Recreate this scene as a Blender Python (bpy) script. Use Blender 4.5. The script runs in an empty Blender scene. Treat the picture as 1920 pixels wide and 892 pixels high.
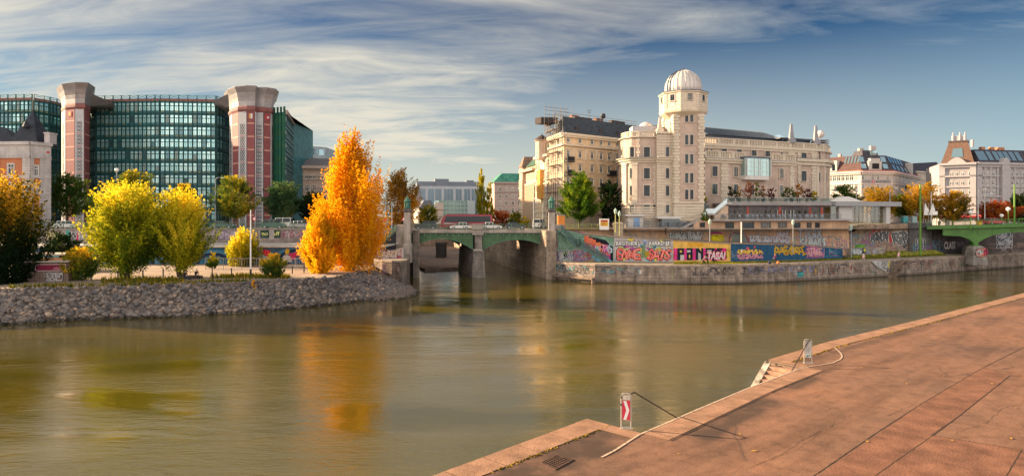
import bpy, bmesh, math, random
import numpy as np
from mathutils import Vector, noise
random.seed(7)
SC = bpy.context.scene
COL = SC.collection
H, F, HZ = 11.4, 1250.0, 406.0      # eye height above the water, focal length and horizon of a 1920 px wide frame
Q, S = 3.25, 8.9                    # lower quays and street level above the water

# ---------------------------------------------------------------- camera, sky, sun, exposure
cam = bpy.data.cameras.new('camera'); cam.sensor_width = 36; cam.lens = 36*F/1920
cam.shift_y = -40/1920; cam.clip_end = 9000; cam.clip_start = .1
co = bpy.data.objects.new('camera', cam); COL.objects.link(co)
co.location = (0, 0, H); co.rotation_euler = (math.pi/2, 0, 0); SC.camera = co

SUN_EL = math.radians(18.7); SUN_AZ = math.atan2(-.96, .28)     # azimuth from +Y towards +X
sd = Vector((math.sin(SUN_AZ)*math.cos(SUN_EL), math.cos(SUN_AZ)*math.cos(SUN_EL), math.sin(SUN_EL)))
sl = bpy.data.lights.new('sun', 'SUN'); sl.energy = 5.0; sl.angle = math.radians(.5); sl.color = (1, .73, .46)
so = bpy.data.objects.new('sun', sl); COL.objects.link(so)
so.rotation_euler = (-sd).to_track_quat('-Z', 'Y').to_euler(); so.location = (-60, 30, 80)

world = bpy.data.worlds.new('World'); SC.world = world; world.use_nodes = True
nt = world.node_tree; nt.nodes.clear()
def N(nt, typ, **kw):
    n = nt.nodes.new(typ)
    for k, v in kw.items():
        if k.startswith('i_'): n.inputs[k[2:].replace('_', ' ')].default_value = v
        elif k.startswith('n') and k[1:].isdigit(): n.inputs[int(k[1:])].default_value = v
        else: setattr(n, k, v)
    return n
def L(nt, a, b): nt.links.new(a, b)
def MATH(nt, op, a, b=0.0, c=None, clamp=False):
    n = nt.nodes.new('ShaderNodeMath'); n.operation = op; n.use_clamp = clamp
    for i, v in enumerate((a, b, c)):
        if v is None: continue
        if hasattr(v, 'links'): L(nt, v, n.inputs[i])
        else: n.inputs[i].default_value = v
    return n.outputs[0]
def MIX(nt, fac, a, b, mode='MIX'):
    n = nt.nodes.new('ShaderNodeMix'); n.data_type = 'RGBA'; n.blend_type = mode
    for k, v in ((0, fac), (6, a), (7, b)):
        if hasattr(v, 'links'): L(nt, v, n.inputs[k])
        else: n.inputs[k].default_value = v if k == 0 else (v[0], v[1], v[2], 1)
    return n.outputs[2]
def RAMP(nt, fac, stops, interp='LINEAR'):
    n = nt.nodes.new('ShaderNodeValToRGB'); e = n.color_ramp.elements; n.color_ramp.interpolation = interp
    while len(e) < len(stops): e.new(.5)
    for el, (p, c) in zip(e, stops):
        el.position = p; c = (c, c, c) if not hasattr(c, '__len__') else c; el.color = (c[0], c[1], c[2], 1)
    L(nt, fac, n.inputs[0]); return n.outputs[0]

sky = N(nt, 'ShaderNodeTexSky', sky_type='NISHITA', sun_disc=False, sun_elevation=SUN_EL, sun_rotation=SUN_AZ,
        altitude=200, air_density=1.0, dust_density=.6, ozone_density=2.5)
tc = N(nt, 'ShaderNodeTexCoord')
sep = N(nt, 'ShaderNodeSeparateXYZ'); L(nt, tc.outputs['Generated'], sep.inputs[0])
dx, dy, dz = sep.outputs
den = MATH(nt, 'ADD', MATH(nt, 'MAXIMUM', dz, 0), .16)
cmb = N(nt, 'ShaderNodeCombineXYZ'); L(nt, MATH(nt, 'DIVIDE', dx, den), cmb.inputs[0]); L(nt, MATH(nt, 'DIVIDE', dy, den), cmb.inputs[1])
mp1 = N(nt, 'ShaderNodeMapping'); mp1.inputs['Rotation'].default_value = (0, 0, .95); mp1.inputs['Scale'].default_value = (.55, .9, 1); mp1.inputs['Location'].default_value = (4.6, 2.2, 0)
L(nt, cmb.outputs[0], mp1.inputs[0])
n1 = N(nt, 'ShaderNodeTexNoise', i_Scale=.85, i_Detail=9, i_Roughness=.58, i_Distortion=.55); L(nt, mp1.outputs[0], n1.inputs[0])
mp2 = N(nt, 'ShaderNodeMapping'); mp2.inputs['Rotation'].default_value = (0, 0, .75); mp2.inputs['Scale'].default_value = (.7, 2.2, 1)
L(nt, cmb.outputs[0], mp2.inputs[0])
n2 = N(nt, 'ShaderNodeTexNoise', i_Scale=2.1, i_Detail=8, i_Roughness=.62, i_Distortion=.9); L(nt, mp2.outputs[0], n2.inputs[0])
# more cirrus to the west (left) than to the east (right)
west = MATH(nt, 'MULTIPLY_ADD', dx, -.25, -.455)
cl = MATH(nt, 'ADD', MATH(nt, 'ADD', MATH(nt, 'MULTIPLY', n1.outputs[0], 1.35), MATH(nt, 'MULTIPLY', n2.outputs[0], .65)), west)
mask = RAMP(nt, cl, [(.27, 0.0), (.58, .42), (.82, .95)])
hor = RAMP(nt, dz, [(0.0, .92), (.10, .60), (.27, .0)])           # thin veil low in the sky
mask = MATH(nt, 'MAXIMUM', mask, hor)
tint = MIX(nt, 1.0, sky.outputs[0], (.040, .245, .33), 'MULTIPLY')
tint = MIX(nt, 1.0, tint, RAMP(nt, dz, [(.02, (1.1, 1.15, 1.1)), (.28, (.03, .50, .68))]), 'MULTIPLY')      # deeper blue away from the horizon
ccol = MIX(nt, RAMP(nt, dx, [(.12, 0.0), (.85, 1.0)]), (3.1, 2.9, 2.4), (1.9, 2.4, 2.6))
skyc = MIX(nt, mask, tint, ccol)
# added fill: the unseen sky behind the camera is brightened to light the facades
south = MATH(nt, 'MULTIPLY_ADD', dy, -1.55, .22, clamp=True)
facade_fill = MATH(nt, 'MULTIPLY', MATH(nt, 'MULTIPLY', south, MATH(nt, 'MULTIPLY_ADD', dz, -1.35, 1.25, clamp=True)), MATH(nt, 'MULTIPLY_ADD', n1.outputs[0], .6, .7))
skyc = MIX(nt, facade_fill, skyc, (9.2, 8.6, 8.0))
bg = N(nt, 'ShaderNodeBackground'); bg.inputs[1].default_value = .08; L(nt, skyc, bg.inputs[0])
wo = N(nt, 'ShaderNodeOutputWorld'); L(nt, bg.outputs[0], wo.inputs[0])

vs = SC.view_settings; vs.view_transform = 'Standard'; vs.look = 'None'; vs.exposure = 1.75; vs.gamma = 1; vs.use_curve_mapping = False
SC.cycles.max_bounces = 6; SC.cycles.diffuse_bounces = 3; SC.cycles.glossy_bounces = 3; SC.cycles.transmission_bounces = 4
SC.cycles.transparent_max_bounces = 6; SC.cycles.use_denoising = True

# ---------------------------------------------------------------- materials
MATS = {}
def mat(name, col, rough=.8, var=.14, scale=1.5, metal=0, spec=.3, bump=0, col2=None, bscale=None, streak=0):
    if name in MATS: return MATS[name]
    m = bpy.data.materials.new(name); m.use_nodes = True; t = m.node_tree; b = t.nodes['Principled BSDF']
    b.inputs['Roughness'].default_value = rough; b.inputs['Metallic'].default_value = metal; b.inputs['Specular IOR Level'].default_value = spec
    b.inputs['Base Color'].default_value = (*col, 1)
    if var or col2:
        c = N(t, 'ShaderNodeTexCoord')
        n = N(t, 'ShaderNodeTexNoise', i_Scale=scale, i_Detail=6, i_Roughness=.62); L(t, c.outputs['Object'], n.inputs[0])
        lo = [x*(1-var*1.6) for x in col]; hi = [min(1, x*(1+var)) for x in (col2 or col)]
        out = RAMP(t, n.outputs[0], [(.3, lo), (.7, hi)])
        if streak:
            mp = N(t, 'ShaderNodeMapping'); mp.inputs['Scale'].default_value = (1.6, 1.6, .12); L(t, c.outputs['Object'], mp.inputs[0])
            n3 = N(t, 'ShaderNodeTexNoise', i_Scale=1.3, i_Detail=5, i_Roughness=.7); L(t, mp.outputs[0], n3.inputs[0])
            out = MIX(t, 1.0, out, RAMP(t, n3.outputs[0], [(.35, 1-streak), (.6, 1.0)]), 'MULTIPLY')
        L(t, out, b.inputs['Base Color'])
        if bump:
            n2 = N(t, 'ShaderNodeTexNoise', i_Scale=bscale or scale*6, i_Detail=5); L(t, c.outputs['Object'], n2.inputs[0])
            bp = N(t, 'ShaderNodeBump', i_Strength=bump, i_Distance=.05); L(t, n2.outputs[0], bp.inputs['Height']); L(t, bp.outputs[0], b.inputs['Normal'])
    MATS[name] = m; return m
def stone(name, c1, c2, mortar, bw=.9, bh=.35, stain=.4, ang=.35, moss=None):
    if name in MATS: return MATS[name]
    m = bpy.data.materials.new(name); m.use_nodes = True; t = m.node_tree; b = t.nodes['Principled BSDF']
    g = N(t, 'ShaderNodeNewGeometry'); s = N(t, 'ShaderNodeSeparateXYZ'); L(t, g.outputs['Position'], s.inputs[0])
    u = MATH(t, 'ADD', s.outputs[0], MATH(t, 'MULTIPLY', s.outputs[1], ang))
    v = N(t, 'ShaderNodeCombineXYZ'); L(t, u, v.inputs[0]); L(t, s.outputs[2], v.inputs[1])
    k = N(t, 'ShaderNodeTexBrick', i_Scale=1, i_Mortar_Size=.02, i_Bias=-.1); k.inputs['Brick Width'].default_value = bw; k.inputs['Row Height'].default_value = bh
    k.inputs['Color1'].default_value = (*c1, 1); k.inputs['Color2'].default_value = (*c2, 1); k.inputs['Mortar'].default_value = (*mortar, 1)
    L(t, v.outputs[0], k.inputs[0])
    n = N(t, 'ShaderNodeTexNoise', i_Scale=.55, i_Detail=8, i_Roughness=.68); L(t, g.outputs['Position'], n.inputs[0])
    mp = N(t, 'ShaderNodeMapping'); mp.inputs['Scale'].default_value = (.9, .18, 1); L(t, v.outputs[0], mp.inputs[0])
    n2 = N(t, 'ShaderNodeTexNoise', i_Scale=1.3, i_Detail=6, i_Roughness=.7); L(t, mp.outputs[0], n2.inputs[0])
    o = MIX(t, 1.0, k.outputs[0], RAMP(t, n.outputs[0], [(.33, 1-stain), (.62, 1.12)]), 'MULTIPLY')
    o = MIX(t, 1.0, o, RAMP(t, n2.outputs[0], [(.38, 1-stain), (.6, 1.0)]), 'MULTIPLY')
    if moss:
        o = MIX(t, RAMP(t, s.outputs[2], [(0.0, .85), (.55, .0)]) , o, moss)
    L(t, o, b.inputs['Base Color']); b.inputs['Roughness'].default_value = .9; b.inputs['Specular IOR Level'].default_value = .2
    bp = N(t, 'ShaderNodeBump', i_Strength=.5, i_Distance=.03); L(t, k.outputs['Fac'], bp.inputs['Height']); bp.invert = True; L(t, bp.outputs[0], b.inputs['Normal'])
    MATS[name] = m; return m
def paint(col):
    return mat('paint_%02x%02x%02x' % tuple(int(255*c) for c in col), col, .8, .15, 1.1, spec=.2, streak=.2)
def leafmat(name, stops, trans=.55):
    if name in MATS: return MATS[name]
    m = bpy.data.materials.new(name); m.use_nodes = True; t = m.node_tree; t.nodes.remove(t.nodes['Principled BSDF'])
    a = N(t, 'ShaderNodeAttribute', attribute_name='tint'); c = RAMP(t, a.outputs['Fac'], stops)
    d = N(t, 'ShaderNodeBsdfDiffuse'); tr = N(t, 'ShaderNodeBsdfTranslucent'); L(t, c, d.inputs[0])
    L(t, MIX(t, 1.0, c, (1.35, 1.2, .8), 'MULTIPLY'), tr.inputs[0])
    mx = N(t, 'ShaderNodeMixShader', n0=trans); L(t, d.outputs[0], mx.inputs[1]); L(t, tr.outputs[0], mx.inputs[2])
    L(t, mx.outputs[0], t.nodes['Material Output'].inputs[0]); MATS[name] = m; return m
def glass(name, col=(.02, .035, .05), rough=.06, metal=0.0, spec=.9):
    return mat(name, col, rough, 0, metal=metal, spec=spec)
def seeglass(name, tint=(.75, .9, .9), opac=.25):
    if name in MATS: return MATS[name]
    m = bpy.data.materials.new(name); m.use_nodes = True; t = m.node_tree; t.nodes.remove(t.nodes['Principled BSDF'])
    tr = N(t, 'ShaderNodeBsdfTransparent'); tr.inputs[0].default_value = (*tint, 1)
    gl = N(t, 'ShaderNodeBsdfGlossy', i_Roughness=.05); gl.inputs[0].default_value = (.8, .9, .95, 1)
    mx = N(t, 'ShaderNodeMixShader', n0=opac); L(t, tr.outputs[0], mx.inputs[1]); L(t, gl.outputs[0], mx.inputs[2])
    L(t, mx.outputs[0], t.nodes['Material Output'].inputs[0]); MATS[name] = m; return m

# ---------------------------------------------------------------- geometry helpers
def PX(px, D): return (px-960)/F*D
def ZY(py, D): return H+(HZ-py)/F*D
def Gd(px, py, z):
    D = (H-z)*F/(py-HZ); return (PX(px, D), D)
class Fac:
    """a vertical plane seen from outside: u runs right, n outwards, z up"""
    def __init__(s, A, B):
        s.A = Vector((A[0], A[1])); s.B = Vector((B[0], B[1])); d = s.B-s.A; s.L = d.length; s.U = d/s.L
        s.N = Vector((s.U.y, -s.U.x)); s.ang = math.atan2(s.U.y, s.U.x)
    def u(s, px):
        k = (px-960)/F; d = s.B-s.A
        return s.L*(k*s.A.y-s.A.x)/(d.x-k*d.y)
    def D(s, px): return s.A.y+s.U.y*s.u(px)
    def z(s, px, py): return ZY(py, s.D(px))
    def P(s, u, n=0, z=0):
        p = s.A+s.U*u+s.N*n; return (p.x, p.y, z)
def fac(pl, dl, pr, dr): return Fac((PX(pl, dl), dl), (PX(pr, dr), dr))
def axis(o=(0, 0)):
    return Fac(o, (o[0]+1, o[1]))
ROOT = {}
class MB:
    def __init__(s): s.v = []; s.f = []; s.m = []
    def face(s, pts, mi=0):
        b = len(s.v); s.v += [tuple(p) for p in pts]; s.f.append(tuple(range(b, b+len(pts)))); s.m.append(mi)
    def hexa(s, p, mi=0):     # p: 4 bottom + 4 top, counter-clockwise from above
        b = len(s.v); s.v += [tuple(q) for q in p]
        for q in ((3, 2, 1, 0), (4, 5, 6, 7), (0, 1, 5, 4), (1, 2, 6, 5), (2, 3, 7, 6), (3, 0, 4, 7)):
            s.f.append(tuple(b+i for i in q)); s.m.append(mi)
    def fb(s, fc, u0, u1, n0, n1, z0, z1, mi=0):   # box on a facade
        s.hexa([fc.P(u0, n1, z0), fc.P(u1, n1, z0), fc.P(u1, n0, z0), fc.P(u0, n0, z0),
                fc.P(u0, n1, z1), fc.P(u1, n1, z1), fc.P(u1, n0, z1), fc.P(u0, n0, z1)], mi)
    def box(s, x0, x1, y0, y1, z0, z1, mi=0):
        s.hexa([(x0, y0, z0), (x1, y0, z0), (x1, y1, z0), (x0, y1, z0), (x0, y0, z1), (x1, y0, z1), (x1, y1, z1), (x0, y1, z1)], mi)
    def prism(s, poly, z0, z1, mi=0, mt=None, top=True):
        n = len(poly); b = len(s.v); zz0 = z0 if hasattr(z0, '__len__') else [z0]*n; zz1 = z1 if hasattr(z1, '__len__') else [z1]*n
        s.v += [(p[0], p[1], z) for p, z in zip(poly, zz0)]+[(p[0], p[1], z) for p, z in zip(poly, zz1)]
        for i in range(n):
            j = (i+1) % n; s.f.append((b+i, b+j, b+n+j, b+n+i)); s.m.append(mi)
        if top:
            s.f.append(tuple(b+n+i for i in range(n))); s.m.append(mi if mt is None else mt)
            s.f.append(tuple(b+n-1-i for i in range(n))); s.m.append(mi)
    def loft(s, rings, mi=0, cap=True):
        n = len(rings[0]); b = len(s.v)
        for r in rings: s.v += [tuple(p) for p in r]
        for k in range(len(rings)-1):
            for i in range(n):
                j = (i+1) % n; s.f.append((b+k*n+i, b+k*n+j, b+(k+1)*n+j, b+(k+1)*n+i)); s.m.append(mi)
        if cap:
            s.f.append(tuple(b+n-1-i for i in range(n))); s.m.append(mi)
            s.f.append(tuple(b+(len(rings)-1)*n+i for i in range(n))); s.m.append(mi)
    def lathe(s, c, prof, n=12, mi=0, ph=0.0, cap=True):
        s.loft([[(c[0]+r*math.cos(ph+2*math.pi*i/n), c[1]+r*math.sin(ph+2*math.pi*i/n), z) for i in range(n)] for r, z in prof], mi, cap)
    def tube(s, pts, r, n=6, mi=0):
        pts = [Vector(p) for p in pts]; rr = r if hasattr(r, '__len__') else [r]*len(pts); rings = []
        for i, p in enumerate(pts):
            d = (pts[min(i+1, len(pts)-1)]-pts[max(i-1, 0)]).normalized()
            a = d.cross(Vector((0, 0, 1)) if abs(d.z) < .9 else Vector((1, 0, 0))).normalized(); c = d.cross(a)
            rings.append([p+(a*math.cos(2*math.pi*k/n)+c*math.sin(2*math.pi*k/n))*rr[i] for k in range(n)])
        s.loft(rings, mi)
    def beam(s, p, q, w, mi=0): s.tube([p, q], w, 4, mi)
    def build(s, name, mats, parent=None, smooth=False, fix=True):
        off = ROOT.get(parent.name, Vector((0, 0, 0))) if parent else Vector((0, 0, 0))
        me = bpy.data.meshes.new(name)
        me.from_pydata([(x-off.x, y-off.y, z-off.z) for x, y, z in s.v], [], s.f)
        mats = mats if isinstance(mats, (list, tuple)) else [mats]
        for m in mats: me.materials.append(m)
        me.polygons.foreach_set('material_index', s.m)
        if smooth: me.polygons.foreach_set('use_smooth', [True]*len(s.f))
        if fix:
            bm = bmesh.new(); bm.from_mesh(me); bmesh.ops.recalc_face_normals(bm, faces=bm.faces); bm.to_mesh(me); bm.free()
        o = bpy.data.objects.new(name, me); COL.objects.link(o)
        if parent: o.parent = parent; ROOT[o.name] = off
        else: ROOT[o.name] = Vector((0, 0, 0))
        return o
def thing(name, label, cat, loc=(0, 0, 0), group=None):
    o = bpy.data.objects.new(name, None); o.empty_display_size = .3; COL.objects.link(o); o.location = loc; ROOT[o.name] = Vector(loc)
    o['label'] = label; o['category'] = cat
    if group: o['group'] = group
    return o
def tag(o, label, cat, group=None):
    o['label'] = label; o['category'] = cat
    if group: o['group'] = group
    return o
def struct(o): o['kind'] = 'structure'; return o
def ctree(o, parent=None):
    c = o.copy(); COL.objects.link(c); ROOT[c.name] = Vector((0, 0, 0))
    if parent: c.parent = parent
    for ch in list(o.children): ctree(ch, c)
    return c

# ---------------------------------------------------------------- windows
G1 = glass('window_glass_dark', (.008, .016, .024), .08, 0, .35); G2 = glass('window_glass_blue', (.02, .045, .065), .08, 0, .45); G3 = mat('window_curtain', (.22, .21, .19), .35, .25, 3, spec=.5)
G4 = glass('window_glass_green', (.02, .05, .05), .08, 0, .45); GL = [G1, G1, G2, G4, G3]
WHITE = mat('white_paint', (.74, .70, .64), .6, .06)
WM = {}
def wmesh(w, h, st, gi):
    key = (round(w, 2), round(h, 2), st, gi)
    if key in WM: return WM[key]
    sur, fr, kind, depth = STY[st]
    a = MB(); t = .16 if sur else .0
    ax = Fac((0, 0), (1, 0))
    if sur:
        a.fb(ax, -w/2-t, -w/2, 0, depth, -.05, h+t, 0); a.fb(ax, w/2, w/2+t, 0, depth, -.05, h+t, 0)
        a.fb(ax, -w/2, w/2, 0, depth, h, h+t, 0); a.fb(ax, -w/2-t-.08, w/2+t+.08, 0, depth+.12, -.2, -.05, 0)
        if kind == 'hood': a.fb(ax, -w/2-t-.15, w/2+t+.15, 0, depth+.22, h+t+.1, h+t+.28, 0)
    f = .08
    for u0, u1, z0, z1 in ((-w/2, -w/2+f, 0, h), (w/2-f, w/2, 0, h), (-w/2+f, w/2-f, 0, f), (-w/2+f, w/2-f, h-f, h)):
        a.fb(ax, u0, u1, 0, .06, z0, z1, 1)
    if kind != 'plain':
        a.fb(ax, -.045, .045, 0, .055, f, h-f, 1)
        a.fb(ax, -w/2+f, -.045, 0, .05, h*.66, h*.66+.08, 1); a.fb(ax, .045, w/2-f, 0, .05, h*.66, h*.66+.08, 1)
    g = MB(); g.fb(ax, -w/2+.02, w/2-.02, -.02, .025, .02, h-.02, 0)
    A = a.build('window', [sur or fr, fr]); Bm = g.build('pane', [GL[gi]])
    WM[key] = (A.data, Bm.data); bpy.data.objects.remove(A); bpy.data.objects.remove(Bm)
    return WM[key]
STY = {}
def win(root, fc, u, z, w, h, st, pane=True, n=0.0, name='window'):
    gi = random.randrange(len(GL)); A, Bm = wmesh(w, h, st, gi)
    o = bpy.data.objects.new(name, A); COL.objects.link(o); o.parent = root
    p = Vector(fc.P(u, n, z))-ROOT[root.name]; o.location = p; o.rotation_euler = (0, 0, fc.ang)
    g = bpy.data.objects.new('pane', Bm); COL.objects.link(g); g.parent = o
    return o
def wpx(root, fc, pxs, pys, wpx_, hpx, st, ref=None, skip=()):
    """windows at picture columns pxs; rows pys (centres, read at column ref)"""
    for j, py in enumerate(pys):
        r = ref if ref is not None else pxs[0]
        zc = fc.z(r, py)
        for i, px in enumerate(pxs):
            if (i, j) in skip: continue
            sc = fc.D(r)/F; w = (wpx_[i] if hasattr(wpx_, '__len__') else wpx_)*sc; h = (hpx[j] if hasattr(hpx, '__len__') else hpx)*sc
            win(root, fc, fc.u(px), zc-h/2, w, h, st)

# ---------------------------------------------------------------- painted lettering
TG = {}
def textgeo(s, off=0.0):
    if (s, off) in TG: return TG[(s, off)]
    cu = bpy.data.curves.new('lettering', 'FONT'); cu.body = s; cu.size = 1; cu.offset = off; cu.resolution_u = 3
    o = bpy.data.objects.new('lettering', cu); COL.objects.link(o); bpy.context.view_layer.update()
    me = bpy.data.meshes.new_from_object(o.evaluated_get(bpy.context.evaluated_depsgraph_get()))
    v = [(p.co.x, p.co.y) for p in me.vertices]; f = [tuple(p.vertices) for p in me.polygons]
    bpy.data.objects.remove(o); bpy.data.curves.remove(cu); bpy.data.meshes.remove(me)
    TG[(s, off)] = (v, f); return TG[(s, off)]
class Paint:
    """flat painted shapes lying on a wall, one layer 5 mm over the next"""
    def __init__(s, fc, n=0.0): s.fc = fc; s.n = n; s.b = MB(); s.mats = []
    def mi(s, c):
        m = c if not isinstance(c, tuple) else paint(c)
        if m not in s.mats: s.mats.append(m)
        return s.mats.index(m)
    k = 0
    def p(s, u, z, l): return s.fc.P(u, s.n+.006*l+.00035*(s.k % 14), z)
    def poly(s, pts, c, l=1):
        s.k += 1; s.b.face([s.p(u, z, l) for u, z in pts], s.mi(c))
    def rect(s, u0, u1, z0, z1, c, l=1): s.poly([(u0, z0), (u1, z0), (u1, z1), (u0, z1)], c, l)
    def text(s, t, u0, u1, z0, z1, c, l=1, off=0.0, shear=0.0, wob=0.0, z2=None):
        v, f = textgeo(t, off); v0, _ = textgeo(t, 0.0)
        xa, xb = min(p[0] for p in v0), max(p[0] for p in v0); ya, yb = min(p[1] for p in v0), max(p[1] for p in v0)
        b = len(s.b.v); m = s.mi(c)
        for x, y in v:
            a, e = (x-xa)/(xb-xa), (y-ya)/(yb-ya)
            if wob: a += wob*.02*math.sin(7*e+11*a); e += wob*.10*math.sin(9*a*len(t)*.35+1.3)
            zz0 = z0+((z2-z0)*a if z2 is not None else 0); zz1 = zz0+(z1-z0)
            s.b.v.append(s.p(u0+(u1-u0)*a+shear*(e-.5)*(z1-z0), zz0+(zz1-zz0)*e, l))
        for q in f: s.b.f.append(tuple(b+i for i in q)); s.b.m.append(m)
    def stroke(s, pts, w, c, l=1):
        m = s.mi(c); pts = [Vector(p) for p in pts]; n = len(pts); e = []
        for i in range(n):
            d = (pts[min(i+1, n-1)]-pts[max(i-1, 0)]); d = d.normalized() if d.length > 0 else Vector((1, 0)); k = Vector((-d.y, d.x))*w/2
            e.append((pts[i]+k, pts[i]-k))
        b = len(s.b.v)
        for a_, c_ in e:
            s.k += 1; s.b.v += [s.p(a_.x, a_.y, l), s.p(c_.x, c_.y, l)]
        for i in range(n-1): s.b.f.append((b+2*i, b+2*i+1, b+2*i+3, b+2*i+2)); s.b.m.append(m)
    def blob(s, u, z, ru, rz, c, l=1, rough=.25, n=14, rnd=random):
        ph = rnd.random()*9; s.poly([(u+ru*(1+rough*math.sin(3*a+ph)*.6+rough*math.sin(5*a+2*ph)*.5)*math.cos(a), z+rz*(1+rough*math.sin(4*a+ph))*math.sin(a)) for a in [2*math.pi*i/n for i in range(n)]], c, l)
    def scribble(s, u0, u1, z0, z1, cols, n, w, l=1, seed=0, curl=1.0):
        r = random.Random(seed)
        for k in range(n):
            u, z = r.uniform(u0, u1), r.uniform(z0, z1); a = r.uniform(0, 6.28); pts = []
            for q in range(7):
                pts.append((min(u1, max(u0, u)), min(z1, max(z0, z)))); a += r.uniform(-1, 1)*1.3*curl; st = r.uniform(.15, .32)*(z1-z0)
                u += math.cos(a)*st; z += math.sin(a)*st
            s.stroke(pts, w*r.uniform(.6, 1.4), r.choice(cols), l+(k % 4))
    def wild(s, u0, u1, z0, z1, n, fill, line, hi, l=1, seed=0, w=None):
        """n interlocking throw-up letters: outline, fill and highlight strokes"""
        r = random.Random(seed); cw = (u1-u0)/n; hh = z1-z0; w = w or cw*.34
        for i in range(n):
            uc = u0+cw*(i+.5); strokes = []
            base = [(-.28, .08), (-.34, .9)]; k = r.randrange(6)
            sh = [[base, [(-.3, .85), (.3, .8), (.28, .45), (-.25, .42)], [(-.05, .45), (.36, .05)]],
                  [[(-.32, .05), (0, .95), (.34, .05)], [(-.2, .35), (.28, .35)]],
                  [[(.34, .85), (-.1, .92), (-.3, .62), (.25, .42), (.2, .1), (-.34, .1)]],
                  [[(-.34, .9), (.36, .9)], [(0, .9), (.02, .04)], [(-.2, .06), (.25, .06)]],
                  [[(.32, .8), (0, .95), (-.32, .5), (0, .06), (.34, .22), (.3, .5), (.02, .48)]],
                  [base, [(-.3, .9), (.3, .1)], [(.3, .08), (.34, .95)]]][k]
            tl = r.uniform(-.5, .5); sh = sh+[[(r.uniform(-.4, .4), r.uniform(0, 1)) for q in range(3)]]
            for st in sh:
                strokes.append([(uc+(a*math.cos(tl)-(b-.5)*math.sin(tl))*cw*1.5+r.uniform(-.1, .1)*cw, z0+hh*(.5+(b-.5)*math.cos(tl)*1.02+a*math.sin(tl)*.5+r.uniform(-.08, .08))) for a, b in st])
            for st in strokes: s.stroke(st, w*1.55, line, l)
            for st in strokes: s.stroke(st, w, fill[i % len(fill)], l+1)
            for st in strokes: s.stroke([(a+w*.12, b+w*.15) for a, b in st], w*.22, hi, l+2)
    def build(s, parent, name='graffiti'):
        return s.b.build(name, s.mats, parent, fix=False)
# ================================================================ THE SETTING
def water_mat():
    m = bpy.data.materials.new('canal_water'); m.use_nodes = True; t = m.node_tree; b = t.nodes['Principled BSDF']
    g = N(t, 'ShaderNodeNewGeometry')
    mp = N(t, 'ShaderNodeMapping'); mp.inputs['Rotation'].default_value = (0, 0, -.5); mp.inputs['Scale'].default_value = (.35, 1.0, 1); L(t, g.outputs['Position'], mp.inputs[0])
    big = N(t, 'ShaderNodeTexNoise', i_Scale=.05, i_Detail=5, i_Roughness=.6); L(t, mp.outputs[0], big.inputs[0])
    c = RAMP(t, big.outputs[0], [(.3, (.048, .046, .006)), (.5, (.085, .068, .008)), (.7, (.125, .084, .014))])
    L(t, c, b.inputs['Base Color']); b.inputs['Roughness'].default_value = .035; b.inputs['IOR'].default_value = 1.7; b.inputs['Specular IOR Level'].default_value = .5
    w1 = N(t, 'ShaderNodeTexNoise', i_Scale=1.1, i_Detail=4, i_Roughness=.55, i_Distortion=.6); L(t, mp.outputs[0], w1.inputs[0])
    mp2 = N(t, 'ShaderNodeMapping'); mp2.inputs['Rotation'].default_value = (0, 0, .2); mp2.inputs['Scale'].default_value = (.6, 1.5, 1); L(t, g.outputs['Position'], mp2.inputs[0])
    w2 = N(t, 'ShaderNodeTexNoise', i_Scale=2.3, i_Detail=6, i_Roughness=.62); L(t, mp2.outputs[0], w2.inputs[0])
    cur = N(t, 'ShaderNodeTexNoise', i_Scale=.11, i_Detail=3, i_Distortion=1.2); L(t, mp.outputs[0], cur.inputs[0])    # calm and rough patches of the current
    amp = RAMP(t, cur.outputs[0], [(.35, .2), (.62, 1.15)])
    h = MATH(t, 'MULTIPLY', MATH(t, 'ADD', w1.outputs[0], MATH(t, 'MULTIPLY', w2.outputs[0], .7)), amp)
    bp = N(t, 'ShaderNodeBump', i_Strength=.8, i_Distance=.05); L(t, h, bp.inputs['Height']); L(t, bp.outputs[0], b.inputs['Normal'])
    return m
wb = MB(); wb.face([(-1500, -300, 0), (1500, -300, 0), (1500, 420, 0), (-1500, 420, 0)])
struct(wb.build('water', water_mat()))

# street level: one sheet out to the horizon, cut back along the river mouth
AX = Vector((-.22, .975))                                     # the way the side river runs, away from us
street_front = [(6.6, 126), (19, 125.6), (38, 124.6), (60, 128), (74, 133.5), (86, 141), (99, 152), (130, 166), (3000, 500)]
gb = MB()
poly = [(-3000, 300), (-140, 126), (-18.2, 126), (-46, 250), (-46, 262), (-24, 262), (-24, 250)]+street_front+[(4000, 4500), (-4000, 4500)]
gb.face([(x, y, S) for x, y in poly])
struct(gb.build('street_ground', mat('street_asphalt', (.15, .135, .12), 1.0, .2, .4, spec=0)))

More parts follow.
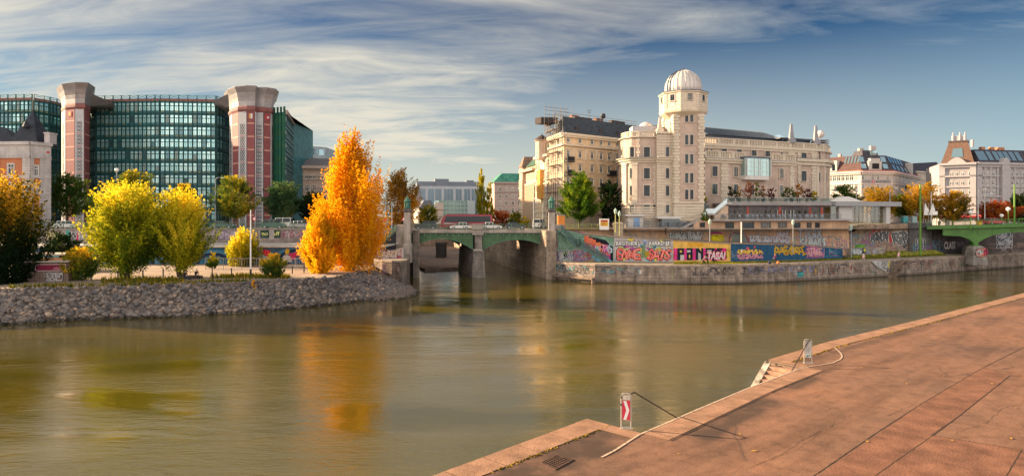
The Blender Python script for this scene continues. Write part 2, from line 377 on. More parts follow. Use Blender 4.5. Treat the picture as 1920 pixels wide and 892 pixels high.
# ------------------------------------------------ near quay (we look down on it)
def near_mat():
    m = bpy.data.materials.new('quay_asphalt'); m.use_nodes = True; t = m.node_tree; b = t.nodes['Principled BSDF']
    g = N(t, 'ShaderNodeNewGeometry'); P = g.outputs['Position']
    a = N(t, 'ShaderNodeTexNoise', i_Scale=.16, i_Detail=7, i_Roughness=.6, i_Distortion=.4); L(t, P, a.inputs[0])
    c = RAMP(t, a.outputs[0], [(.28, (.128, .074, .055)), (.45, (.185, .100, .066)), (.62, (.228, .118, .074)), (.75, (.28, .130, .072))])
    rot = N(t, 'ShaderNodeMapping'); rot.inputs['Rotation'].default_value = (0, 0, -.76); L(t, P, rot.inputs[0])
    st = N(t, 'ShaderNodeMapping'); st.inputs['Scale'].default_value = (.12, .8, 1); L(t, rot.outputs[0], st.inputs[0])
    n = N(t, 'ShaderNodeTexNoise', i_Scale=.9, i_Detail=6, i_Roughness=.65); L(t, st.outputs[0], n.inputs[0])
    c = MIX(t, 1.0, c, RAMP(t, n.outputs[0], [(.34, .70), (.56, 1.06)]), 'MULTIPLY')          # tyre and dirt streaks along the quay
    gr = N(t, 'ShaderNodeTexNoise', i_Scale=16, i_Detail=3, i_Roughness=.8); L(t, P, gr.inputs[0])
    c = MIX(t, 1.0, c, RAMP(t, gr.outputs[0], [(.28, .60), (.5, 1.0), (.72, 1.34)]), 'MULTIPLY')
    pt = N(t, 'ShaderNodeTexNoise', i_Scale=1.6, i_Detail=8, i_Roughness=.75); L(t, P, pt.inputs[0])
    c = MIX(t, 1.0, c, RAMP(t, pt.outputs[0], [(.36, .72), (.5, 1.0), (.66, 1.14)]), 'MULTIPLY')          # patchy wear
    sp = N(t, 'ShaderNodeTexVoronoi', i_Scale=9); L(t, P, sp.inputs[0])
    c = MIX(t, 1.0, c, RAMP(t, sp.outputs['Distance'], [(.02, .55), (.09, 1.0)]), 'MULTIPLY')   # small dark stones
    # damp dirt gathered along the kerb lines
    dn_ = N(t, 'ShaderNodeTexNoise', i_Scale=.75, i_Detail=6, i_Roughness=.65); L(t, P, dn_.inputs[0])
    sx_ = N(t, 'ShaderNodeSeparateXYZ'); L(t, P, sx_.inputs[0])
    for A_, B_, o0, o1, amt in DIRT:
        d = (Vector(B_)-Vector(A_)); ln = d.length; d.normalize(); k = Vector((d.y, -d.x))
        tt = MATH(t, 'ADD', MATH(t, 'MULTIPLY', sx_.outputs[0], d.x), MATH(t, 'MULTIPLY_ADD', sx_.outputs[1], d.y, -(d.x*A_[0]+d.y*A_[1])))
        ss = MATH(t, 'ADD', MATH(t, 'MULTIPLY', sx_.outputs[0], k.x), MATH(t, 'MULTIPLY_ADD', sx_.outputs[1], k.y, -(k.x*A_[0]+k.y*A_[1])))
        e1_ = MATH(t, 'MULTIPLY', MATH(t, 'SUBTRACT', o1, ss), 1.1, clamp=True); e2_ = MATH(t, 'MULTIPLY', MATH(t, 'SUBTRACT', ss, o0), 3, clamp=True)
        e3_ = MATH(t, 'MULTIPLY', tt, .8, clamp=True); e4_ = MATH(t, 'MULTIPLY', MATH(t, 'SUBTRACT', ln, tt), .5, clamp=True)
        e = MATH(t, 'MULTIPLY', MATH(t, 'MULTIPLY', e1_, e2_), MATH(t, 'MULTIPLY', e3_, e4_))
        e = MATH(t, 'MULTIPLY', MATH(t, 'MULTIPLY_ADD', e, 1.5, MATH(t, 'MULTIPLY_ADD', dn_.outputs[0], 3.2, -2.1)), e, clamp=True)
        c = MIX(t, MATH(t, 'MULTIPLY', e, amt), c, (.062, .040, .030))
    # hairline cracks
    ds = N(t, 'ShaderNodeTexNoise', i_Scale=.8, i_Detail=4); L(t, P, ds.inputs[0])
    v = N(t, 'ShaderNodeTexVoronoi', feature='DISTANCE_TO_EDGE', i_Scale=.13); L(t, MIX(t, .35, P, ds.outputs['Color']), v.inputs[0])
    mk = N(t, 'ShaderNodeTexNoise', i_Scale=.13, i_Detail=2); L(t, P, mk.inputs[0])
    cr = MATH(t, 'MULTIPLY', RAMP(t, v.outputs['Distance'], [(.0, 1.0), (.006, .0)]), RAMP(t, mk.outputs[0], [(.5, 0.0), (.56, .75)]))
    c = MIX(t, cr, c, (.07, .048, .04))
    L(t, c, b.inputs['Base Color']); b.inputs['Roughness'].default_value = .85; b.inputs['Specular IOR Level'].default_value = .25
    bp = N(t, 'ShaderNodeBump', i_Strength=.35, i_Distance=.012); L(t, gr.outputs[0], bp.inputs['Height']); L(t, bp.outputs[0], b.inputs['Normal'])
    return m
e0 = Gd(815, 890, Q); e1 = Gd(1100, 785, Q); j1 = Gd(1207, 813, Q); m1 = Gd(1410, 724, Q); j2 = Gd(1506, 688, Q); e2 = Gd(1441, 674, Q)
e3 = Gd(1550, 641, Q); e4 = Gd(1720, 600, Q); e5 = Gd(1920, 549, Q)
dv = (Vector(e1)-Vector(e0)).normalized(); em = tuple(Vector(e0)-dv*60)
d5 = (Vector(e5)-Vector(e4)).normalized(); e6 = tuple(Vector(e5)+d5*40); e7 = (e6[0]+400, e6[1]+150)
edge = [em, e0, e1, j1, m1, j2, e2, e3, e4, e5, e6, e7]
DIRT = [(j1, m1, .7, 2.9, .9), (m1, j2, .7, 2.4, .75), (tuple(Vector(e0)-dv*5), e1, .8, 3.6, .95), (e2, e4, .9, 2.5, .6), (e4, e5, .9, 2.3, .5), (e1, tuple(Vector(j1)*1.35-Vector(e1)*.35), .4, 3.0, .85)]
qb = MB(); poly = edge+[(900, -300), (-900, -300)]
qb.face([(x, y, Q) for x, y in poly]); 
struct(qb.build('near_quay', near_mat()))
qw = MB()
for a, c in zip(edge[:-1], edge[1:]): qw.face([(a[0], a[1], -1.5), (c[0], c[1], -1.5), (c[0], c[1], Q), (a[0], a[1], Q)])
struct(qw.build('quay_wall', stone('near_stone', (.26, .17, .12), (.19, .13, .10), (.08, .06, .05), 1.1, .45, .4)))
def ribbon(pts, w, z, side=0, mb=None, mi=0, rag=0, r=random, sub=0):
    """flat strip along a line; side=1 lies wholly to the right of it"""
    mb = mb or MB(); P_ = [Vector(p) for p in pts]
    if sub:
        q = []
        for a, c in zip(P_[:-1], P_[1:]):
            k = max(1, int((c-a).length/sub)); q += [a+(c-a)*i/k for i in range(k)]
        P_ = q+[P_[-1]]
    n = len(P_); pr = []
    for i in range(n):
        d = P_[min(i+1, n-1)]-P_[max(i-1, 0)]; d.normalize(); k = Vector((d.y, -d.x))
        ww = w*(1+rag*r.uniform(-1, 1)); w2 = w*(1+rag*r.uniform(-1, 1))
        pr.append((P_[i]+k*ww, P_[i]+k*(.002 if not rag else rag*.3*r.uniform(0, 1)*w)) if side else (P_[i]+k*ww/2, P_[i]-k*w2/2))
    for (a, b_), (c, d_) in zip(pr[:-1], pr[1:]):
        mb.face([(a.x, a.y, z), (c.x, c.y, z), (d_.x, d_.y, z), (b_.x, b_.y, z)], mi)
    return mb
kerbm = mat('kerb_stone', (.31, .172, .108), .85, .25, 1.3, bump=.4, bscale=11)
kb = MB()
far_line = [e2, e3, e4, e5, e6]
ribbon([em, e0, e1], 1.15, Q+.012, 1, kb); ribbon([e1, j1], .75, Q+.018, 1, kb)
ribbon([j1, m1, j2], 1.05, Q+.012, 1, kb); ribbon([j2, e2], .55, Q+.018, 1, kb); ribbon([tuple(Vector(e2)+(Vector(e3)-Vector(e2))*.02), e3, e4, e5, e6], 1.15, Q+.012, 1, kb)
struct(kb.build('kerb', kerbm, fix=False))
def shift(pts, k):
    P_ = [Vector(p) for p in pts]; o = []
    for i in range(len(P_)):
        d = (P_[min(i+1, len(P_)-1)]-P_[max(i-1, 0)]).normalized(); o.append(P_[i]+Vector((d.y, -d.x))*k)
    return o
rr = random.Random(3)
gap = mat('joint_dark', (.05, .034, .026), .95, .2)
jb = MB()
for ln in ([em, e0, e1], [j1, m1, j2], far_line): ribbon(shift(ln, 1.15), .045, Q+.016, 0, jb, 0, .8, rr, .2)
for ln, w_ in (([em, e0, e1], 1.15), ([j1, m1, j2], 1.05), (far_line[:-1], 1.15)):      # joints between the kerb stones
    for a, c in zip(ln[:-1], ln[1:]):
        A_, B_ = Vector(a), Vector(c); d = (B_-A_).normalized(); k_ = Vector((d.y, -d.x)); n_ = int((B_-A_).length/1.7)
        for i in range(max(0, n_-60), n_):
            q_ = A_+d*(1.7*i+.4); ribbon([tuple(q_+k_*.05), tuple(q_+k_*(w_*.5)), tuple(q_+k_*(w_-.02))], .022, Q+.0145, 0, jb, 0, .5, rr)
L1 = [Gd(1500, 915, Q), Gd(1525, 892, Q), Gd(1640, 813, Q), Gd(1730, 755, Q), Gd(1845, 688, Q), Gd(1925, 648, Q), Gd(2100, 570, Q)]
L2 = [Gd(1600, 920, Q), Gd(1640, 892, Q), Gd(1750, 815, Q), Gd(1800, 778, Q), Gd(1893, 704, Q)]
for ln in (L1, L2, [Gd(1745, 815, Q), Gd(1915, 843, Q), Gd(1990, 858, Q)], [Gd(1893, 704, Q), Gd(1935, 705, Q), Gd(2000, 706, Q)], [Gd(1916, 843, Q), Gd(1885, 895, Q)]): ribbon(ln, .035, Q+.0085, 0, jb, 0, .5, rr, .2)
# open cracks in the asphalt
def crack(pts, w, seed):
    r = random.Random(seed); o = []
    for (x0, y0), (x1, y1) in zip(pts[:-1], pts[1:]):
        k = 9
        for i in range(k): o.append(Gd(x0+(x1-x0)*i/k+r.uniform(-3, 3), y0+(y1-y0)*i/k+r.uniform(-1.5, 1.5), Q))
    ribbon(o, w, Q+.009, 0, jb, 0, .7, r)
for i, c in enumerate(([(1790, 812), (1850, 790), (1880, 765), (1930, 752)], [(1720, 756), (1660, 780), (1690, 772)], [(1500, 825), (1560, 800), (1600, 776)], [(1400, 880), (1470, 848), (1560, 790)], [(1420, 872), (1500, 838), (1575, 782)], [(1640, 745), (1560, 745), (1500, 738)], [(1830, 800), (1880, 790), (1925, 800)])):
    crack(c, .009, i)
struct(jb.build('pavement_joints', gap, fix=False))
sb = MB()
pl = [Vector(p) for p in L1[:4]]; pr_ = [Vector(p) for p in L2[:4]]
sb.face([(*Gd(1600, 920, Q), Q+.0055), (*Gd(2100, 920, Q), Q+.0055), (*Gd(1990, 858, Q), Q+.0055), (*Gd(1915, 843, Q), Q+.0055), (*Gd(1745, 815, Q), Q+.0055)])
sb.face([(*p, Q+.0055) for p in (L1[0], L2[0], Gd(1745, 815, Q), L1[3])])
sb.face([(*p, Q+.0055) for p in (L1[3], Gd(1745, 815, Q), L2[3], L2[4], L1[4])])
struct(sb.build('pavement_slab', mat('red_slab', (.20, .092, .056), .85, .30, .9, bump=.4, bscale=14), fix=False))
lw = MB(); wl = [Gd(x, y, Q) for x, y in ((1128, 857), (1150, 846), (1175, 830), (1200, 814), (1240, 797), (1300, 771), (1400, 729), (1500, 691), (1525, 686), (1545, 683.5), (1562, 680), (1575, 674), (1579, 669), (1577, 663), (1571, 657), (1564, 651))]
for a, c in zip(wl[:-1], wl[1:]):
    A_, B_ = Vector(a), Vector(c); n_ = max(1, int((B_-A_).length/.9))
    for i in range(n_): ribbon([tuple(A_.lerp(B_, i/n_)), tuple(A_.lerp(B_, (i+.97)/n_))], .09, Q+.022, 0, lw, 0, .1, rr, .3)
struct(lw.build('road_marking', mat('marking_paint', (.50, .37, .28), .8, .3, 7), fix=False))
# steps down to the water, in the recess of the quay (two flights facing each other)
def flight(name, top, d, wide, nrm, n, label, flank=True):
    """top: middle of the top edge; d: down direction; nrm: across"""
    t = thing(name, label, 'steps', (top[0], top[1], 0)); top = Vector(top); b = MB()
    for i in range(n):
        z1 = Q-.19*(i+1); a = top+d*(.30*i); c = top+d*(.30*(i+1))
        if z1 < -.6: break
        q = [a-nrm*wide/2, a+nrm*wide/2, c+nrm*wide/2, c-nrm*wide/2]
        if (q[1]-q[0]).cross(q[2]-q[1]) < 0: q.reverse()
        b.prism([tuple(p) for p in q], -1.2, z1)
    b.build('tread', mat('step_stone', (.34, .20, .135), .85, .3, 2), t)
    if flank:
        w = MB(); o = top+nrm*(wide/2+.19)
        p0 = o-nrm*.17; p1 = o+nrm*.17; ln = 5.2
        r0 = [(p0.x, p0.y, -1.2), (p1.x, p1.y, -1.2), (p1.x, p1.y, Q+.015), (p0.x, p0.y, Q+.015)]
        f0, f1 = p0+d*ln, p1+d*ln
        r1 = [(f0.x, f0.y, -1.2), (f1.x, f1.y, -1.2), (f1.x, f1.y, Q-ln*.65), (f0.x, f0.y, Q-ln*.65)]
        w.loft([r0, r1]); w.build('flank_wall', mat('flank_stone', (.20, .135, .10), .9, .5, 2.2, col2=(.42, .36, .30)), t)
    return t
E1, J1, M1, J2, E2 = [Vector(p) for p in (e1, j1, m1, j2, e2)]
dn = (M1-J2).normalized(); ac = (E2-J2).normalized(); ac = (ac-dn*ac.dot(dn)).normalized(); wd = (E2-J2).dot(ac)
flight('quay_steps', tuple(J2+ac*((wd-.36)/2)), dn, wd-.4, ac, 18, 'stone steps going down to the water below the pale notice post')
dn2 = (M1-J1).normalized(); ac2 = (E1-J1).normalized(); ac2 = (ac2-dn2*ac2.dot(dn2)).normalized(); wd2 = (E1-J1).dot(ac2)
flight('quay_steps', tuple(J1+ac2*((wd2-.36)/2)), dn2, wd2-.4, ac2, 18, 'stone steps hidden behind the quay edge below the red chevron sign')

# ------------------------------------------------ far right quay: wall, path, grass
wl_px = [(1036, 523), (1060, 526), (1115, 530), (1200, 532), (1280, 533), (1380, 531.5), (1480, 528), (1600, 522), (1730, 515), (1830, 507), (1925, 500)]
qline = [Gd(x, y, 0) for x, y in wl_px]; qline.append((qline[-1][0]+150, qline[-1][1]+45))
ftop = [(x, y) for x, y in qline]
def push(line, k): return [tuple(p) for p in shift(line, -k)]
far_stone = stone('far_quay_stone', (.40, .31, .25), (.30, .24, .20), (.14, .11, .10), 1.5, .5, .5, moss=(.03, .028, .02))
fw = MB(); bk = push(qline, .25)
for i in range(len(qline)-1):
    a, c = qline[i], qline[i+1]; a2, c2 = bk[i], bk[i+1]
    fw.face([(a[0], a[1], -1), (c[0], c[1], -1), (c2[0], c2[1], Q-.35), (a2[0], a2[1], Q-.35)])
fw.face([(qline[0][0], qline[0][1], -1), (bk[0][0], bk[0][1], Q-.35), (bk[0][0]-1, bk[0][1]+14, Q-.35), (qline[0][0]-1, qline[0][1]+14, -1)])
FWALL = thing('far_quay_wall', 'long weathered stone quay wall at the waterline below the graffiti wall', 'wall', (qline[4][0], qline[4][1], 0))
fw.build('wall', far_stone, FWALL)
cp = MB(); 
for i in range(len(bk)-1):
    a, c = push(qline, .14)[i], push(qline, .14)[i+1]; a2, c2 = push(qline, .8)[i], push(qline, .8)[i+1]
    cp.hexa([(a[0], a[1], Q-.34), (c[0], c[1], Q-.34), (c2[0], c2[1], Q-.34), (a2[0], a2[1], Q-.34), (a[0], a[1], Q), (c[0], c[1], Q), (c2[0], c2[1], Q), (a2[0], a2[1], Q)])
cp.build('coping', mat('coping', (.33, .26, .21), .9, .3, 1.2), FWALL)
gwl = [(1046, 122.5), (1075, 122), (1150, 121.3), (1262, 120.2), (1370, 121.2), (1580, 128.5)]
wallbase = [(PX(p, d), d) for p, d in gwl]
back = [(PX(1600, 133), 133), (PX(1700, 141), 141), (PX(1760, 150), 150), (PX(1925, 163), 163), (260, 215)]
fp = MB(); pr_ = push(qline, .8)
fp.face([(x, y, Q-.02) for x, y in pr_]+[(x, y, Q-.02) for x, y in reversed([(PX(1030, 128), 128)]+[(x, y+.5) for x, y in wallbase]+back)])
struct(fp.build('quay_path', mat('path_gravel', (.36, .29, .20), .95, .2, .7)))
# riverside grass strip
gm = mat('grass_base', (.12, .15, .02), .95, .35, 1.3, col2=(.30, .27, .04))
gs = MB()
def strip(lineA, lineB, z0, z1):
    for i in range(len(lineA)-1):
        gs.face([(*lineA[i], z0), (*lineA[i+1], z0), (*lineB[i+1], z1), (*lineB[i], z1)])
gA = [Gd(x, y, Q) for x, y in ((1262, 495.2), (1300, 495), (1380, 494.4), (1480, 491), (1600, 486), (1700, 482), (1772, 478.5))]
gBk = [(PX(x, d), d) for x, d in ((1268, 118.4), (1300, 118.8), (1380, 119.8), (1480, 123.2), (1590, 130), (1690, 138), (1775, 144))]
strip(gA, gBk, Q+.02, Q+.02)
strip([gBk[4], gBk[5], gBk[6]], [back[0], back[1], (back[1][0]+8, back[1][1]+3)], Q+.02, Q+1.0)
struct(gs.build('grass_verge', gm))
def grass_tufts(name, label, areas, n, hgt, stops, seed):
    r = random.Random(seed); b = MB(); tv = []
    for k in range(n):
        A, Bq, C, Dq, z0, z1 = r.choice(areas); s_, t_ = r.random(), r.random()
        if noise.noise(Vector((s_*9+k % 3, t_*2, seed))) < -.02: continue
        p = Vector(A).lerp(Vector(Bq), s_).lerp(Vector(Dq).lerp(Vector(C), s_), t_); z = z0+(z1-z0)*t_
        a = r.uniform(0, 3.14); w = r.uniform(.04, .12); h = hgt*r.uniform(.5, 1.4); dx_, dy_ = math.cos(a)*w, math.sin(a)*w
        b.face([(p.x-dx_, p.y-dy_, z), (p.x+dx_, p.y+dy_, z), (p.x+dx_*.3+r.uniform(-.1, .1), p.y+r.uniform(-.1, .1), z+h)]); tv.append(r.random())
    o = b.build(name, leafmat('grass_'+name+str(seed), stops, .4), fix=False)
    at = o.data.attributes.new('tint', 'FLOAT', 'FACE'); at.data.foreach_set('value', tv)
    o['kind'] = 'stuff'; return o
areas = [(gA[i], gA[i+1], gBk[i+1], gBk[i], Q, Q) for i in range(len(gA)-1)]+[(gBk[4], gBk[5], back[1], back[0], Q, Q+1)]
grass_tufts('grass', '', areas, 9000, .22, [(0, (.06, .10, .015)), (.5, (.16, .17, .02)), (1, (.34, .28, .03))], 5)

# ------------------------------------------------ left bank: rock slope and yard
lb_px = [(-330, 640), (-150, 622), (0, 609), (150, 598), (320, 594), (470, 585), (620, 571), (700, 563), (760, 557)]
lbot = [Gd(x, y, 0) for x, y in lb_px]
YZ = 3.6
lt_px = [(-330, 551), (-150, 545), (0, 541), (150, 538), (320, 534), (470, 527), (620, 520), (690, 512), (728, 509)]
ltop = [Gd(x, y, YZ) for x, y in lt_px]
lbot[-1] = (PX(768, 97.5), 97.5); lbot[-2] = (PX(712, 92.5), 92.5); ltop[-1] = (PX(730, 101.5), 101.5); ltop[-2] = (PX(690, 97), 97)
lbot.append((PX(770, 106), 106)); ltop.append((PX(742, 107), 107))
lbot.append((PX(764, 118), 118)); ltop.append((PX(752, 118), 118))
ltz = [YZ]*7+[3.3, 2.0, 1.5, 1.4]
sb = MB()
for i in range(len(lbot)-1):
    g_ = lambda a_, t_: (*(Vector(lbot[i]).lerp(Vector(lbot[i+1]), a_)).lerp(Vector(ltop[i]).lerp(Vector(ltop[i+1]), a_), t_), -.6+(ltz[i]+(ltz[i+1]-ltz[i])*a_+.6)*t_-.12*(0 < t_ < 1))
    for p_ in range(8):
        for q_ in range(5): sb.face([g_(p_/8, q_/5), g_((p_+1)/8, q_/5), g_((p_+1)/8, (q_+1)/5), g_(p_/8, (q_+1)/5)])
sb.face([(*ltop[7], ltz[7]), (*ltop[8], ltz[8]), (*ltop[9], ltz[9]), (*ltop[10], ltz[10]), (PX(705, 118), 118, 3.4), (PX(698, 107), 107, YZ-.02)])
struct(sb.build('bank_slope', mat('bank_earth', (.16, .12, .095), .95, .3, 1.5)))
yb = MB(); yd = 112.0
yb.face([(x, y, YZ) for x, y in ltop[:8]+[(PX(700, 107), 107), (PX(715, 126), 126), (-400, 126), (-400, 60)]])
def sand_mat():
    m = mat('yard_sand', (.34, .26, .20), .95, .2, .35, bump=.25); return m
struct(yb.build('yard_sand', sand_mat()))
# gravel spit below the bank
sp = MB(); spit = [Gd(x, y, .05) for x, y in ((690, 566), (735, 562), (775, 556), (786, 548), (778, 540), (764, 530), (750, 524), (738, 530), (722, 545))]
cx_ = sum(p[0] for p in spit)/len(spit); cy_ = sum(p[1] for p in spit)/len(spit)
sp.loft([[(x, y, -.5) for x, y in spit], [(cx_+(x-cx_)*.8, cy_+(y-cy_)*.8, .35) for x, y in spit], [(cx_+(x-cx_)*.25-2, cy_+(y-cy_)*.25+1, .9) for x, y in spit]])
struct(sp.build('gravel_shore', mat('shore_gravel', (.22, .17, .14), .95, .45, 4, bump=.6)))
# rocks
def rock_mesh(seed, sub=2):
    bm = bmesh.new(); bmesh.ops.create_icosphere(bm, subdivisions=sub, radius=1); r = random.Random(seed); o = Vector((seed*3.1, 1.7*seed, 0))
    sx, sy, sz = r.uniform(.8, 1.25), r.uniform(.75, 1.1), r.uniform(.55, .8)
    for v in bm.verts:
        k = 1+.38*noise.noise(v.co*1.3+o)+.12*noise.noise(v.co*3+o); v.co = Vector((v.co.x*sx*k, v.co.y*sy*k, v.co.z*sz*k))
    # chip flat faces off
    for q in range(5):
        nn = Vector((r.gauss(0, 1), r.gauss(0, 1), r.gauss(0, .8))).normalized(); dd = r.uniform(.55, .8)
        for v in bm.verts:
            e = v.co.dot(nn)-dd
            if e > 0: v.co -= nn*e
    vs_ = [tuple(v.co) for v in bm.verts]; fs_ = [tuple(v.index for v in f.verts) for f in bm.faces]; bm.free()
    return np.array(vs_), fs_
def rock_mat():
    m = bpy.data.materials.new('riprap_rock'); m.use_nodes = True; t = m.node_tree; b = t.nodes['Principled BSDF']
    a = N(t, 'ShaderNodeAttribute', attribute_name='tint'); g = N(t, 'ShaderNodeNewGeometry'); n = N(t, 'ShaderNodeTexNoise', i_Scale=4, i_Detail=5); L(t, g.outputs['Position'], n.inputs[0])
    c = RAMP(t, a.outputs['Fac'], [(0, (.085, .078, .082)), (.35, (.165, .142, .135)), (.7, (.27, .205, .165)), (1, (.44, .31, .225))])
    sz_ = N(t, 'ShaderNodeSeparateXYZ'); L(t, g.outputs['Position'], sz_.inputs[0])
    c = MIX(t, 1.0, c, RAMP(t, n.outputs[0], [(.3, .55), (.65, 1.15)]), 'MULTIPLY')
    L(t, MIX(t, 1.0, c, RAMP(t, MATH(t, 'MULTIPLY_ADD', n.outputs[0], .5, sz_.outputs[2]), [(.42, (.30, .30, .27)), (.62, (1, 1, 1))]), 'MULTIPLY'), b.inputs['Base Color'])      # wet tide line; b.inputs['Roughness'].default_value = .9
    return m
RM = rock_mat(); rv = [rock_mesh(i) for i in range(12)]; rrk = random.Random(11)
spots = []
acc = [0]
for i in range(len(lbot)-1): acc.append(acc[-1]+(Vector(lbot[i+1])-Vector(lbot[i])).length)
for k in range(8800):
    s_ = rrk.uniform(0, acc[-1]); i = max(j for j in range(len(lbot)-1) if acc[j] <= s_); f_ = (s_-acc[i])/(acc[i+1]-acc[i]); t_ = rrk.uniform(-.02, 1.03)
    if t_ > .9 and rrk.random() < .5: continue
    p = Vector(lbot[i]).lerp(Vector(lbot[i+1]), f_).lerp(Vector(ltop[i]).lerp(Vector(ltop[i+1]), f_), t_); z = -.25+(ltz[i]+(ltz[i+1]-ltz[i])*f_+.22)*t_
    if noise.noise(Vector((p.x*.22, p.y*.22, z*.6)))+.3*t_ > 9: continue      # bare earth patches higher up
    sz = rrk.choice((.13, .18, .22, .27, .32, .40))*rrk.uniform(.8, 1.15)*(1.15-.25*t_)
    spots.append((p.x, p.y, z, sz, min(1, max(0, rrk.gauss(.42, .24)+.18*(.4-t_)))))
for k in range(500):       # pebbles on the spit
    a, c = rrk.random(), rrk.random(); i = rrk.randrange(len(spit)); p = Vector((cx_, cy_)).lerp(Vector(spit[i]).lerp(Vector(spit[(i+1) % len(spit)]), a), math.sqrt(c)*1.02)
    spots.append((p.x, p.y, .9*(1-math.sqrt(c))+.05, rrk.uniform(.08, .2), rrk.uniform(.2, .7)))
def infr(s_): return 0 < 960+s_[0]/s_[1]*F < 1920
order = sorted(range(len(spots)), key=lambda i: -(spots[i][3]/spots[i][1] if infr(spots[i]) and spots[i][2] > .1 else 0))
solo = set(order[:300])
tints = [.08, .2, .28, .34, .4, .46, .52, .6, .7, .8, .9, 1.0]; rme = []
for (v_, f_), tn in zip(rv, tints):
    me = bpy.data.meshes.new('rock'); me.from_pydata([tuple(x) for x in v_], [], f_); me.materials.append(RM)
    at = me.attributes.new('tint', 'FLOAT', 'FACE'); at.data.foreach_set('value', [tn]*len(f_)); rme.append(me)
V_, Fc, T_ = [], [], []; base = 0
from mathutils import Euler
for i, (x, y, z, sz, tn) in enumerate(spots):
    e = Euler((rrk.uniform(-.5, .5), rrk.uniform(-.5, .5), rrk.uniform(0, 6.28)))
    if i in solo:
        o = bpy.data.objects.new('rock', rme[min(range(12), key=lambda k: abs(tints[k]-tn))]); COL.objects.link(o); o.location = (x, y, z); o.rotation_euler = e; o.scale = (sz, sz, sz)
        tag(o, 'rough broken boulder lying in the rock bank along the left shore', 'rock', 'boulders of the left rock bank'); continue
    k = rrk.randrange(12); v_ = rv[k][0] @ np.array(e.to_matrix()).T*sz+np.array((x, y, z)); V_.append(v_); Fc += [tuple(base+q for q in f) for f in rv[k][1]]; T_ += [tn]*len(rv[k][1]); base += len(v_)
me = bpy.data.meshes.new('riprap'); me.from_pydata(np.concatenate(V_).tolist(), [], Fc); me.materials.append(RM)
at = me.attributes.new('tint', 'FLOAT', 'FACE'); at.data.foreach_set('value', T_)
o = bpy.data.objects.new('riprap_rubble', me); COL.objects.link(o); o['kind'] = 'stuff'
# loose stones and weeds on the yard edge
areas = [(ltop[i], ltop[i+1], tuple(Vector(ltop[i+1])+Vector((0, 2.0))), tuple(Vector(ltop[i])+Vector((0, 2.0))), YZ, YZ) for i in range(2, 8)]
grass_tufts('weeds', '', [(Gd(395, 522, YZ), Gd(545, 522, YZ), Gd(545, 516, YZ), Gd(395, 516, YZ), YZ, YZ)]*4+[(Gd(190, 531, YZ), Gd(345, 529, YZ), Gd(345, 521, YZ), Gd(190, 523, YZ), YZ, YZ)]*3+areas[:3], 5200, .42, [(0, (.05, .08, .012)), (.5, (.13, .14, .02)), (1, (.40, .26, .03))], 9)
# side river: gravel bed and walls
rb = MB()
gbed = [(-18, 138), (-7.5, 146), (-9, 158), (-12, 175), (-20, 240), (-46, 250), (-30, 180)]
rb.prism(gbed, -1, [.55]*7)
struct(rb.build('gravel_bed', mat('bed_gravel', (.24, .18, .15), .95, .3, .8, bump=.4)))
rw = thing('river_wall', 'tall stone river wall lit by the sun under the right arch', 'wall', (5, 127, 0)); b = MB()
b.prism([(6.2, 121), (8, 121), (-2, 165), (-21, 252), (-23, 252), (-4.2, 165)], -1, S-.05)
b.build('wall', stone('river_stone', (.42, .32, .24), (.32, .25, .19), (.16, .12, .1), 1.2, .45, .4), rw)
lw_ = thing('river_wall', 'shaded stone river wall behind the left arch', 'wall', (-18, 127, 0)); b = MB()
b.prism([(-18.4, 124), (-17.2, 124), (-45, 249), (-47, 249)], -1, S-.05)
b.build('wall', stone('river_stone_shaded', (.26, .21, .18), (.2, .17, .15), (.1, .09, .08), 1.2, .45, .4), lw_)  # same stone as the sunlit wall, coloured darker to stand for shade
ew = thing('river_wall', 'low stone wall closing the view far up the side river', 'wall', (-35, 250, 0)); b = MB()
b.prism([(-46, 250), (-22, 250), (-22, 252), (-46, 252)], -1, S-.05); b.build('wall', MATS['river_stone'], ew)
# ================================================================ WALLS OF THE LEFT BANK
conc = mat('old_concrete', (.30, .255, .225), .9, .22, .6, streak=.45)
conc_d = mat('dark_concrete', (.17, .15, .14), .9, .25, .6, streak=.4)
green_iron = mat('green_iron', (.06, .135, .055), .55, .25, .8, spec=.4)
green_rail = mat('green_rail', (.10, .17, .11), .55, .2, 2)
grey_iron = mat('grey_iron', (.16, .18, .20), .5, .1)
dark_iron = mat('dark_iron', (.035, .035, .04), .5, .1)
steel = mat('galvanised', (.42, .40, .38), .45, .15, 6, metal=.6)
MW = fac(-60, 109.5, 722, 109.5); A_ = MW.u
mw = thing('mural_wall', 'long low yard wall with a blue wave mural behind the yellow trees', 'wall', (MW.P(MW.u(430))[0], 109.5, YZ))
b = MB(); b.fb(MW, 0, MW.L, -1.2, 0, YZ-.3, 6.35); b.build('wall', mat('mural_ground', (.05, .11, .19), .8, .35, .5), mw)
b = MB(); b.fb(MW, 0, MW.L, -13, .35, 6.35, 6.62); b.build('roof_slab', mat('slab_white', (.50, .46, .42), .85, .15, 1), mw)
p = Paint(MW); rg = random.Random(4); u = MW.u
for k, (cx, rad) in enumerate(((400, 5.2), (445, 4.0), (560, 4.6), (330, 4), (250, 5), (640, 4))):
    for q in range(6):
        r_ = rad*(1-.14*q); c = [(.02, .05, .11), (.03, .12, .22), (.06, .20, .34), (.015, .03, .07), (.04, .16, .26), (.10, .25, .36)][(q+k) % 6]
        p.poly([(u(cx)+r_*math.cos(a), min(6.3, YZ+.02+r_*.62*math.sin(a))) for a in [math.pi*i/16 for i in range(17)]], c, 1+q)
p.blob(u(500), 5.45, .62, .58, (.55, .03, .06), 8); p.blob(u(500.5), 5.5, .36, .34, (.75, .06, .10), 9); p.blob(u(500.7), 5.52, .14, .13, (.35, .02, .04), 10)
